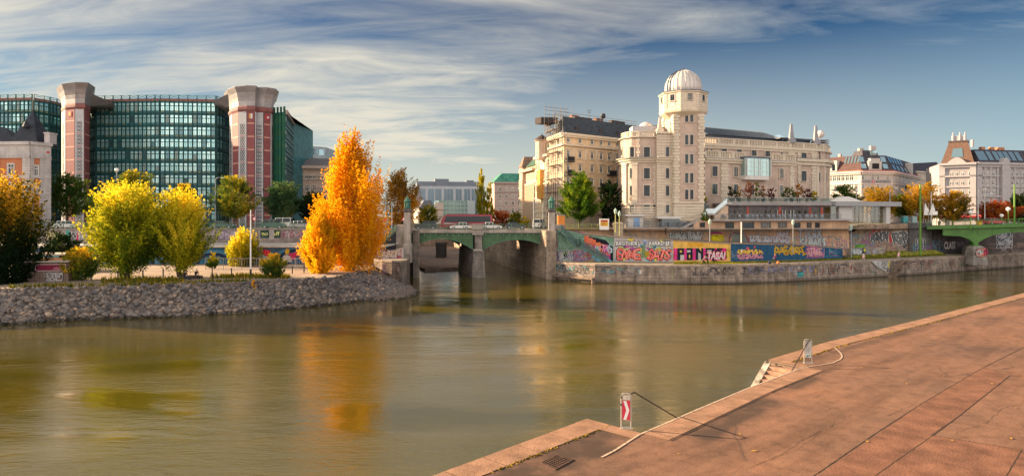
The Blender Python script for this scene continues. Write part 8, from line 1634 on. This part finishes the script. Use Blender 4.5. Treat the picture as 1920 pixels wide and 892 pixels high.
RAD = {'hip': (.15, .13), 'waist': (.14, .12), 'chest': (.17, .13), 'neck': .06, 'head': .085, 'crown': .075, 'sh': .075, 'el': .055, 'wr': .036, 'ha': .04, 'hj': .095, 'kn': .07, 'an': .048, 'to': .045}
def std(bend=0.0, armf=.1):
    J = {'hip': (0, 0, .93), 'waist': (.02+bend*.15, 0, 1.1), 'chest': (.02+bend*.4, 0, 1.36-bend*.14), 'neck': (.03+bend*.58, 0, 1.51-bend*.26), 'head': (.06+bend*.66, 0, 1.6-bend*.3), 'crown': (.06+bend*.72, 0, 1.73-bend*.33)}
    for s, k in (('l', 1), ('r', -1)):
        J['sh'+s] = (.02+bend*.45, .2*k, 1.42-bend*.2); J['el'+s] = (.02+armf+bend*.45, .25*k, 1.13-bend*.22); J['wr'+s] = (.1+armf*2+bend*.5, .22*k, .9-bend*.2); J['ha'+s] = (.13+armf*2.2+bend*.5, .22*k, .82-bend*.2)
        J['hj'+s] = (0, .1*k, .88); J['kn'+s] = (.04+.05*k, .11*k, .48); J['an'+s] = (.0+.06*k, .11*k, .09); J['to'+s] = (.15+.06*k, .13*k, .05)
    return J
def seat(legout=.0):
    J = {'hip': (0, 0, .48), 'waist': (.03, 0, .65), 'chest': (.1, 0, .9), 'neck': (.16, 0, 1.05), 'head': (.21, 0, 1.13), 'crown': (.22, 0, 1.26)}
    for s, k in (('l', 1), ('r', -1)):
        J['sh'+s] = (.1, .2*k, .96); J['el'+s] = (.2, .24*k, .7); J['wr'+s] = (.4, .14*k, .62); J['ha'+s] = (.47, .1*k, .6)
        J['hj'+s] = (.05, .1*k, .46); J['kn'+s] = (.46, .12*k, .48-legout*.2); J['an'+s] = (.44+legout*.5, .12*k, .09); J['to'+s] = (.58+legout*.5, .13*k, .06+legout*.06)
    return J
blackc = mat('black_cloth', (.02, .02, .025), .9, .1); greyc = mat('grey_hair', (.40, .38, .36), .9, .1); brownc = mat('brown_hair', (.06, .035, .025), .9, .1); beige = mat('beige_cloth', (.36, .27, .22), .9, .1); navy = mat('navy_cloth', (.03, .04, .07), .9, .1); plum = mat('plum_cloth', (.24, .05, .14), .9, .1)
q = Gd(367, 523.5, YZ); person('person in a dark coat with pale hood sitting on the timber log', (q[0], q[1], YZ), seat(), RAD, blackc, blackc, greyc, -.45)
q = Gd(346, 524, YZ); person('person in dark clothes lounging with legs stretched on the timber log', (q[0], q[1], YZ-.12), seat(.75), RAD, blackc, navy, brownc, -.2)
q = Gd(1454, 494, Q); person('person in black trousers standing at the blue wall below yellow letters', (q[0], q[1], Q), std(), RAD, plum, blackc, brownc, 2.2)
q = Gd(1327, 494.5, Q); person('person in a beige top bending forward in front of the block letters', (q[0], q[1], Q), std(.7, .2), RAD, beige, blackc, brownc, 3.0)
q = TW.P(TW.u(1243), 1.3, 0); person('person in dark clothes walking the ramp above the white mural', (q[0], q[1], ZY(441, q[1])), std(.1, .15), RAD, navy, blackc, brownc, .3)
for px, y_, lb_, tp in ((1761, 146, 'person in a dark jacket near the white flags', navy), (1706, 147, 'person in beige standing between the teal kiosks', beige)): person(lb_, (PX(px, y_), y_, S), std(.05), RAD, tp, blackc, brownc, 1.0)
for px, py, lb_, c in ((1319, 493.5, 'black bag on the grass beside the bending person', blackc), (1459, 494.5, 'small orange and white bag by the standing person', mat('bag_orange', (.60, .20, .05), .8, .1)), (1443, 494, 'dark backpack lying left of the standing person', navy)):
    q = Gd(px, py, Q); t = thing('bag', lb_, 'bag', (q[0], q[1], Q)); b = MB(); b.loft([[(q[0]+.26*k*math.cos(a), q[1]+.2*k*math.sin(a), Q+z) for a in [i*math.pi/5 for i in range(10)]] for k, z in ((.9, .0), (1.1, .12), (1.0, .32), (.6, .46), (.2, .5))]); b.build('body', c, t, smooth=True); b = MB(); b.tube([(q[0]-.12, q[1], Q+.46), (q[0]-.08, q[1], Q+.6), (q[0]+.08, q[1], Q+.6), (q[0]+.12, q[1], Q+.46)], .02, 5); b.build('strap', dark_iron, t)

# ================================================================ VEHICLES
tyre = mat('tyre', (.02, .02, .02), .9, .1); rim = mat('rim', (.45, .45, .46), .4, .1, metal=.6); carglass = glass('car_glass', (.012, .018, .024), .08, 0, .3); lampw = mat('lamp_lens', (.75, .74, .70), .2, 0); lampr = mat('tail_lens', (.40, .02, .02), .3, 0)
def car(label, x, y, z, rot, paint_, kind='car', L_=4.3, group=None):
    t = thing('parked_car', label, 'car', (0, 0, 0), group); ROOT[t.name] = Vector((0, 0, 0)); h = 1.45 if kind == 'car' else (1.7 if kind == 'suv' else 2.0); w = .88; hl = L_/2; sh_ = .62 if kind == 'van' else .56
    side = [(-hl, .34), (-hl*.98, .8), (-hl*.9, h*.60), (hl*.50, h*.62), (hl*.92, h*.52), (hl, .5), (hl*.98, .3)]; b = MB(); b.loft([[(px_, yy, zz) for px_, zz in side] for yy in (-w*.96, -w, w, w*.96)])
    roof = {'car': [(-hl*.94, -hl*.62, hl*.14, hl*.52)], 'suv': [(-hl*.93, -hl*.82, hl*.16, hl*.46)], 'van': [(-hl*.93, -hl*.90, hl*.44, hl*.72)]}[kind][0]
    zb, zt = h*.595, h; b.hexa([(roof[1]-.02, -w*.80, zt-.05), (roof[2]+.02, -w*.80, zt-.05), (roof[2]+.02, w*.80, zt-.05), (roof[1]-.02, w*.80, zt-.05), (roof[1]+.1, -w*.74, zt+.02), (roof[2]-.1, -w*.74, zt+.02), (roof[2]-.1, w*.74, zt+.02), (roof[1]+.1, w*.74, zt+.02)])
    for xr in (-.3*hl+.1, roof[1]+.05, roof[2]-.05):
        for s_ in (-1, 1): b.beam((xr-.06, s_*w*.93, zb), (xr, s_*w*.80, zt-.02), .05)
    b.build('body', paint_, t); b = MB(); b.hexa([(roof[0], -w*.93, zb), (roof[3], -w*.93, zb), (roof[3], w*.93, zb), (roof[0], w*.93, zb), (roof[1], -w*.79, zt-.05), (roof[2], -w*.79, zt-.05), (roof[2], w*.79, zt-.05), (roof[1], w*.79, zt-.05)]); b.build('window', carglass, t)
    for xw in (-hl*.62, hl*.64):
        for s_ in (-1, 1):
            b = MB(); b.loft([[(xw+r_*math.cos(a), s_*yy, .32+r_*math.sin(a)) for a in [i*math.pi/7 for i in range(14)]] for r_, yy in ((.28, w-.2), (.32, w-.16), (.32, w+.01), (.28, w+.03))]); wh = b.build('wheel', tyre, t); b = MB(); b.loft([[(xw+.2*math.cos(a), s_*yy, .32+.2*math.sin(a)) for a in [i*math.pi/5 for i in range(10)]] for yy in (w, w+.045)]); b.build('rim', rim, wh)
    for s_ in (-1, 1):
        b = MB(); b.box(hl*.93, hl*1.005, s_*w*.72-.16, s_*w*.72+.16, .56, .70); b.build('headlight', lampw, t); b = MB(); b.box(-hl*.995, -hl*.94, s_*w*.74-.14, s_*w*.74+.14, .66, .84); b.build('taillight', lampr, t)
    t.location = (x, y, z); t.rotation_euler = (0, 0, rot); return t
cw_ = mat('car_white', (.72, .70, .66), .3, .03, spec=.6); cdk = mat('car_dark', (.04, .05, .06), .25, .03, spec=.6); cgr = mat('car_green', (.06, .14, .12), .3, .03, spec=.6); csl = mat('car_silver', (.42, .43, .45), .3, .03, metal=.5); crd = mat('car_red', (.45, .03, .06), .3, .03, spec=.6)
dz_ = 8.78
for a in (('dark grey estate car at the left end of the arch bridge', 799, 135, dz_, math.pi+.05, cdk, 'suv', 4.7), ('white hatchback in front of the red coach on the bridge', 863, 134, dz_, math.pi+.05, cw_, 'car', 4.1), ('white car right of the bridge pier block', 922, 136, dz_, .05, cw_, 'car', 4.2), ('dark car right of the white one on the bridge', 966, 138, dz_, .1, cdk, 'car', 4.2), ('white van parked at the right end of the bridge', 1012, 142, S, 1.2, cw_, 'van', 4.6)): car(a[0], PX(a[1], a[2]), a[2], a[3], a[4], a[5], a[6], a[7], 'vehicles on the arch bridge')
for a in (('white car on the left street above the grey tagged wall', 125, 125.5, S+.25, .03, cw_, 'car', 4.3), ('dark green car on the left street behind the forked yellow tree', 419, 125.5, S+.25, .0, cgr, 'car', 4.3), ('teal green estate car on the left street near the red stair tower', 513, 125.5, S+.25, .02, cgr, 'suv', 4.4), ('white van on the left street left of the orange poplar', 538, 128, S+.25, .0, cw_, 'van', 4.4), ('silver car on the left street half behind the orange poplar', 566, 125.5, S+.25, .0, csl, 'car', 4.3)): car(a[0], PX(a[1], a[2]), a[2], a[3], a[4], a[5], a[6], a[7], 'cars along the left street')
car('pink red car crossing the green road bridge', PX(1864, 146), 146, 9.65, .1, crd, 'car', 4.3)
bs = thing('coach', 'red coach with a dark window band and pale swoosh crossing the arch bridge', 'bus', (0, 0, 0)); b = MB(); hl, w, hb = 5.6, 1.25, 3.25
prof = [(-hl, .5), (-hl, hb-.25), (-hl+.25, hb), (hl-1.2, hb), (hl-.5, hb-.5), (hl, 1.4), (hl, .45)]; b.loft([[(x_, yy, z_) for x_, z_ in prof] for yy in (-w, w)]); b.build('body', mat('coach_red', (.27, .012, .03), .3, .05, spec=.6), bs)
b = MB(); 
for s_ in (-1, 1): b.hexa([(-hl+.35, s_*w-.0, 1.55), (hl-.7, s_*w, 1.55), (hl-.7, s_*(w+.02), 1.55), (-hl+.35, s_*(w+.02), 1.55), (-hl+.45, s_*w, hb-.35), (hl-1.1, s_*w, hb-.35), (hl-1.1, s_*(w+.02), hb-.35), (-hl+.45, s_*(w+.02), hb-.35)])
b.face([(hl-.44, -w*.9, hb-.55), (hl-.44, w*.9, hb-.55), (hl+.01, w*.9, 1.5), (hl+.01, -w*.9, 1.5)]); b.build('window_band', carglass, bs)
b = MB(); b.box(-hl+.4, hl-1.3, -w+.1, w-.1, hb, hb+.12); b.build('roof', mat('coach_roof', (.10, .02, .035), .5, .1), bs)
sfx = Fac((hl, w), (-hl, w)); p = Paint(sfx, .02); n_ = 16; p.stroke([(hl*2*(.06+.9*i/n_), 1.35-.55*math.sin(math.pi*(i/n_)**1.5)+.1*i/n_) for i in range(n_+1)], .2, (.60, .50, .48), 1); p.stroke([(hl*2*(.55+.4*i/n_), .7+.6*(i/n_)**2) for i in range(n_+1)], .14, (.62, .52, .5), 2); p.build(bs, 'swoosh')
for xw in (-hl*.55, -hl*.32, hl*.6):
    for s_ in (-1, 1): b = MB(); b.loft([[(xw+.48*math.cos(a), s_*yy, .5+.48*math.sin(a)) for a in [i*math.pi/8 for i in range(16)]] for yy in (w-.25, w+.02)]); wh = b.build('wheel', tyre, bs); b = MB(); b.loft([[(xw+.28*math.cos(a), s_*yy, .5+.28*math.sin(a)) for a in [i*math.pi/5 for i in range(10)]] for yy in (w, w+.05)]); b.build('rim', rim, wh)
for s_ in (-1, 1): b = MB(); b.tube([(hl-.3, s_*w, hb-.4), (hl+.25, s_*(w+.2), hb-.5), (hl+.28, s_*(w+.22), hb-1.1)], .07, 6); b.build('mirror', dark_iron, bs); b = MB(); b.box(hl-.05, hl+.03, s_*w*.75-.2, s_*w*.75+.2, .8, 1.05); b.build('headlight', lampw, bs)
bs.location = (PX(875, 140.5), 140.5, dz_); bs.rotation_euler = (0, 0, math.pi+.04); bs.scale = (.96, 1, .93)

# ================================================================ POLES, LAMPS, SIGNS, FLAGS
def pole(name, label, px, D, z0, ytop, r, m, cat='lamp', parts=None, group=None):
    x = PX(px, D); t = thing(name, label, cat, (x, D, z0), group); b = MB(); b.lathe((x, D), [(r*1.5, z0), (r*1.5, z0+.5), (r, z0+.6), (r*.8, ZY(ytop, D))], 8); b.build('pole', m, t)
    if parts: parts(t, x, D, ZY(ytop, D))
    return t
lampg = mat('lamp_globe', (.80, .78, .74), .35, .03)
def globe(t, x, y, z): b = MB(); b.lathe((x, y), [(.12, z-.1), (.2, z), (.36, z+.18), (.42, z+.36), (.36, z+.55), (.2, z+.7), (.03, z+.76)], 12); b.build('globe', lampg, t, smooth=True)
def arm(t, x, y, z): b = MB(); b.tube([(x, y, z-.1), (x+.3, y, z+.15), (x+1.4, y, z+.2)], .06, 6); b.build('arm', steel, t); b = MB(); b.box(x+1.1, x+1.8, y-.14, y+.14, z+.1, z+.24); b.build('lamp_head', lampg, t)
def lantern(t, x, y, z): b = MB(); b.lathe((x, y), [(.1, z), (.22, z+.1), (.3, z+.6), (.34, z+.65), (.12, z+.95), (.03, z+1.1)], 8); b.build('lantern', mat('lantern_mint', (.36, .46, .40), .5, .1), t)
gpole = mat('pole_green', (.12, .24, .03), .5, .1); gry = mat('pole_grey', (.30, .32, .34), .5, .1); blu = mat('pole_bluegrey', (.16, .24, .32), .5, .1)
pole('street_lamp', 'blue grey lamp post with a green street sign right of the orange poplar', 723, 123, S, 352, .13, blu); pole('street_lamp', 'shorter dark blue post beside the lamp post near the left bridge pylon', 735, 122.5, S, 378, .11, blu)
t = thing('street_sign', 'small green and red street signs on a post beside the left stairs', 'sign', (PX(722, 121), 121, S)); b = MB(); b.lathe((PX(722, 121), 121), [(.05, S), (.05, S+2.8)], 6); b.build('post', gry, t); b = MB(); x = PX(722, 120.9); b.box(x-.45, x+.45, 120.84, 120.88, S+2.4, S+2.7); b.build('name_plate', mat('plate_mint', (.40, .55, .42), .6, .1), t); b = MB(); b.loft([[(x+.3*math.cos(a), yy, S+1.95+.3*math.sin(a)) for a in [i*math.pi/8 for i in range(16)]] for yy in (120.83, 120.87)]); b.build('disc', signred, t)
def tri_sign(label, px, D, z, up=True):
    t = thing('warning_sign', label, 'sign', (PX(px, D), D, S)); x = PX(px, D); b = MB(); b.lathe((x, D), [(.04, S), (.04, z+.5)], 6); b.build('post', gry, t); k = 1 if up else -1
    for sc, mm, yy in ((.5, signred, D-.06), (.3, signwhite, D-.085)): b = MB(); b.loft([[(x+sc*math.cos(a)*1.0, y_, z+k*sc*math.sin(a)) for a in (math.pi/2, math.pi*7/6, math.pi*11/6)] for y_ in (yy, yy+.02)]); b.build('panel' if sc > .4 else 'symbol_field', mm, t)
tri_sign('red and white warning triangle left of the left bridge pylon', 757, 121.8, 10.9); tri_sign('red bordered give way triangle on the left street beside the white pole', 477, 121.9, 11.0, False)
pole('street_lamp', 'tall slim grey pole at the right end of the bridge before the lemon house', 1001, 140, S, 372, .14, gry, 'pole')
pole('street_lamp', 'tall thin grey pole in front of the scaffolded house', 1018, 141, S, 380, .1, gry, 'pole')
ok = thing('news_kiosk', 'orange kiosk with red base at the head of the stairs right of the bridge', 'kiosk', (PX(1052, 128), 128, S)); b = MB(); b.box(PX(1046, 128), PX(1058.5, 128), 127.5, 129, S+.9, S+2.7); b.build('body', mat('kiosk_orange', (.62, .22, .04), .6, .08), ok); b = MB(); b.box(PX(1047, 128), PX(1059, 128), 127.6, 128.9, S, S+.9); b.build('base', signred, ok); b = MB(); b.box(PX(1045.5, 128), PX(1059, 128), 127.4, 129.1, S+2.7, S+2.82); b.build('roof', gry, ok)
bd = thing('poster_board', 'white framed board with yellow and red poster by the yellow green railing', 'board', (PX(1133, 127), 126.5, S)); bf_ = fac(1124, 126.4, 1142, 126.4); b = MB(); b.fb(bf_, 0, bf_.L, -.15, 0, S, S+2.1); b.build('frame', signwhite, bd); p = Paint(bf_); p.rect(.2, bf_.L-.2, S+.7, S+1.9, (.70, .42, .06), 1); p.rect(.3, bf_.L-.3, S+1.5, S+1.8, (.42, .03, .10), 2)
for k in range(3): p.rect(.35, bf_.L-.35-.1*k, S+.85+.2*k, S+.93+.2*k, (.55, .2, .04), 2)
p.build(bd, 'poster')
mintl = mat('lamp_yellowgreen', (.36, .36, .12), .6, .1)
pole('street_lamp', 'yellow green lantern post, left of the pair by the observatory hall', 1154, 125, 8.2, 401, .1, mintl, parts=lantern); pole('street_lamp', 'yellow green lantern post, right of the pair by the observatory hall', 1161.5, 124, 7.0, 406, .1, mintl, parts=lantern)
for px, lb_ in ((1154.5, 'square stone gate pier, left of the two at the ramp'), (1163, 'square stone gate pier, right of the two at the ramp')):
    x = PX(px, 126.2); b = MB(); b.box(x-.45, x+.45, 125.7, 126.5, 5.5, 9.9); b.loft([[(x+sx*k, 126.1+sy*k, z) for sx, sy in ((-1, -1), (1, -1), (1, 1), (-1, 1))] for k, z in ((.55, 9.9), (.55, 10.05), (.2, 10.4))]); tag(b.build('gate_pier', mat('pier_tan', (.38, .30, .23), .9, .2, 1)), lb_, 'pier')
pole('street_lamp', 'white slim pole below the left end of the restaurant terrace', 1390, 122, 4.9, 416, .11, signwhite, 'pole'); pole('street_lamp', 'mint lantern on a thin post before the basement windows', 1487, 124, 4.6, 422, .07, gry, parts=lantern); pole('street_lamp', 'mint lantern on a thin post right of the tag covered stairs', 1331, 122.5, 5.5, 421, .07, gry, parts=lantern); pole('street_lamp', 'pale lantern post in front of the rough stone wall', 1596, 130, Q, 431, .08, gry, parts=lantern)
pole('mast', 'tall bright green mast between the white flags and the dark stone wall', 1725.5, 139, Q, 346, .22, gpole, 'mast'); pole('mast', 'tall bright green mast on the green road bridge at the right', 1902, 140, 9.8, 346, .18, gpole, 'mast')
for px, D, yt, lb_ in ((1820, 137, 401, 'globe lamp on a green post above the bridge pier'), (1890.5, 135, 395, 'taller globe lamp on a green post near the right frame edge'), (1878, 152, 407, 'small globe lamp on the far side of the green road bridge')): pole('globe_lamp', lb_, px, D, 8.9, yt, .1, gpole, parts=globe, group='globe lamps of the green bridge')
pole('street_lamp', 'grey street lamp post between the white flags and the golden tree', 1746, 150, S, 361, .13, mat('pole_pale', (.50, .48, .45), .5, .05), parts=arm); pole('street_lamp', 'pale lamp post before the mansard block, left of its pair', 1834, 154, S, 356, .12, mat('pole_pale', (0, 0, 0)), parts=arm); pole('street_lamp', 'pale lamp post before the mansard block, right of its pair', 1846.5, 154, S, 364, .11, mat('pole_pale', (0, 0, 0)), parts=arm)
pole('street_lamp', 'dark street lamp above the glass pavilion in front of the white hotel', 1668.5, 160, S, 354, .12, gry, parts=arm); pole('street_lamp', 'grey street lamp behind the dark olive tree by the white hotel', 1606, 165, S, 360, .1, gry, parts=globe)
pole('street_lamp', 'dark street lamp before the green glass office block above the yellow tree', 219, 133, S, 322, .12, gry, parts=globe); pole('street_lamp', 'thin grey street lamp left of the red stair tower', 404, 134, S, 335, .1, gry, parts=arm)
flagm = mat('flag_white', (.72, .69, .66), .8, .05)
for px, tilt_, lb_ in ((1732, .2, 'white banner flag, left of the two by the green mast'), (1741, .9, 'white banner flag, right of the two by the green mast')):
    D = 146; x = PX(px, D); t = thing('flag', lb_, 'flag', (x, D, S)); b = MB(); b.lathe((x, D), [(.05, S), (.04, ZY(381, D))], 6); b.build('pole', steel, t); b = MB(); n = 7
    for i in range(n):
        z0_, z1_ = ZY(403-22*i/n, D), ZY(403-22*(i+1)/n, D); w0 = [.95, 1.1, 1.1, 1.0, .85, .6, .35, .08][i]; w1 = [.95, 1.1, 1.1, 1.0, .85, .6, .35, .08][i+1]
        dx0, dx1 = tilt_*i/n, tilt_*(i+1)/n; y0_, y1_ = .12*math.sin(i*1.7), .12*math.sin((i+1)*1.7); b.hexa([(x+dx0+.05, D, z0_), (x+dx0+w0, D+y0_, z0_), (x+dx0+w0, D+y0_+.02, z0_), (x+dx0+.05, D+.02, z0_), (x+dx1+.05, D, z1_), (x+dx1+w1, D+y1_, z1_), (x+dx1+w1, D+y1_+.02, z1_), (x+dx1+.05, D+.02, z1_)])
    b.build('cloth', flagm, t)
for px, lb_, c in ((1696, 'teal glass street kiosk, left of the pair', (.05, .30, .30)), (1713, 'pale glass street kiosk, right of the pair', (.30, .40, .40))):
    D = 148; x = PX(px, D); t = thing('street_kiosk', lb_, 'kiosk', (x, D, S)); b = MB(); b.box(x-.5, x+.5, D-.5, D+.5, S, S+2.5); b.build('body', mat('kiosk_%d' % px, c, .35, .08), t); b = MB(); b.box(x-.58, x+.58, D-.58, D+.58, S+2.5, S+2.65); b.build('roof', gry, t)
wsg = thing('direction_sign', 'white direction sign board on a green post at the left end of the road bridge', 'sign', (PX(1752, 141), 141, 9)); b = MB(); b.box(PX(1748, 141), PX(1757.5, 141), 140.9, 141, ZY(403, 141), ZY(396, 141)); b.build('board', signwhite, wsg); b = MB(); b.lathe((PX(1757, 141), 141.1), [(.07, 9), (.07, ZY(400, 141))], 6); b.build('post', gpole, wsg)
yb_ = thing('grit_box', 'yellow orange box standing behind the green bridge railing', 'box', (PX(1836, 142), 142, 9.4)); b = MB(); b.box(PX(1833, 142), PX(1839, 142), 141.6, 142.4, 9.4, 10.3); b.build('body', mat('box_yellow', (.66, .34, .02), .6, .08), yb_); b = MB(); b.box(PX(1832.7, 142), PX(1839.3, 142), 141.55, 142.45, 10.3, 10.4); b.build('lid', mat('box_lid', (.5, .24, .02), .6, .08), yb_)
# terrace furniture
redp = mat('parasol_red', (.45, .06, .035), .8, .12, 3)
def furl(px, n, z, lb_):
    q = TW.P(TW.u(px), n, z); t = thing('closed_parasol', lb_, 'parasol', q, 'closed parasols on the restaurant terrace'); b = MB(); b.lathe(q[:2], [(.03, z), (.03, z+2.5)], 6); b.build('pole', steel, t); b = MB(); b.lathe(q[:2], [(.06, z+.7), (.24, z+.8), (.2, z+1.4), (.12, z+2.2), (.02, z+2.65)], 8); b.build('canopy', redp, t)
furl(1412, -2.2, 10.9, 'closed red parasol in the left part of the terrace'); furl(1473, -2.2, 10.9, 'closed red parasol left of the white doors of the terrace'); furl(1552, -2.0, 10.9, 'closed red parasol at the right end of the terrace'); furl(1535, -3, 10.9, 'closed red parasol second from the right end of the terrace')
chm = mat('chair_grey', (.36, .38, .42), .6, .1)
c0 = thing('cafe_chair', 'grey cafe chair on the restaurant terrace behind the dark railing', 'chair', (0, 0, 0), 'cafe chairs on the terrace'); b = MB(); b.box(-.22, .22, -.22, .22, .42, .47); b.build('seat', chm, c0); b = MB(); b.box(-.22, .22, .18, .23, .5, .9); b.build('backrest', chm, c0)
for sx in (-.19, .19):
    for sy in (-.19, .19): b = MB(); b.box(sx-.02, sx+.02, sy-.02, sy+.02, 0, .42); b.build('leg', chm, c0)
t0 = thing('cafe_table', 'small dark round table among the grey chairs of the terrace', 'table', (0, 0, 0), 'cafe tables on the terrace'); b = MB(); b.lathe((0, 0), [(.4, .72), (.4, .75)], 12); b.build('tabletop', mat('table_dark', (.06, .07, .09), .5, .1), t0); b = MB(); b.lathe((0, 0), [(.25, 0), (.25, .03), (.03, .05), (.03, .72)], 8); b.build('stand', dark_iron, t0)
first = True; rc = random.Random(8)
for k in range(15):
    px = 1402+10.2*k+rc.uniform(-1.5, 1.5)
    tb_ = t0 if k == 0 else ctree(t0); tb_.location = TW.P(TW.u(px), -1.3+rc.uniform(-.5, .4), 10.9)
    for s_ in (-1, 1):
        c_ = c0 if first else ctree(c0); first = False; c_.location = TW.P(TW.u(px)+s_*.62, -1.3+rc.uniform(-.5, .5), 10.9); c_.rotation_euler = (0, 0, rc.uniform(-.6, .6)+TW.ang)
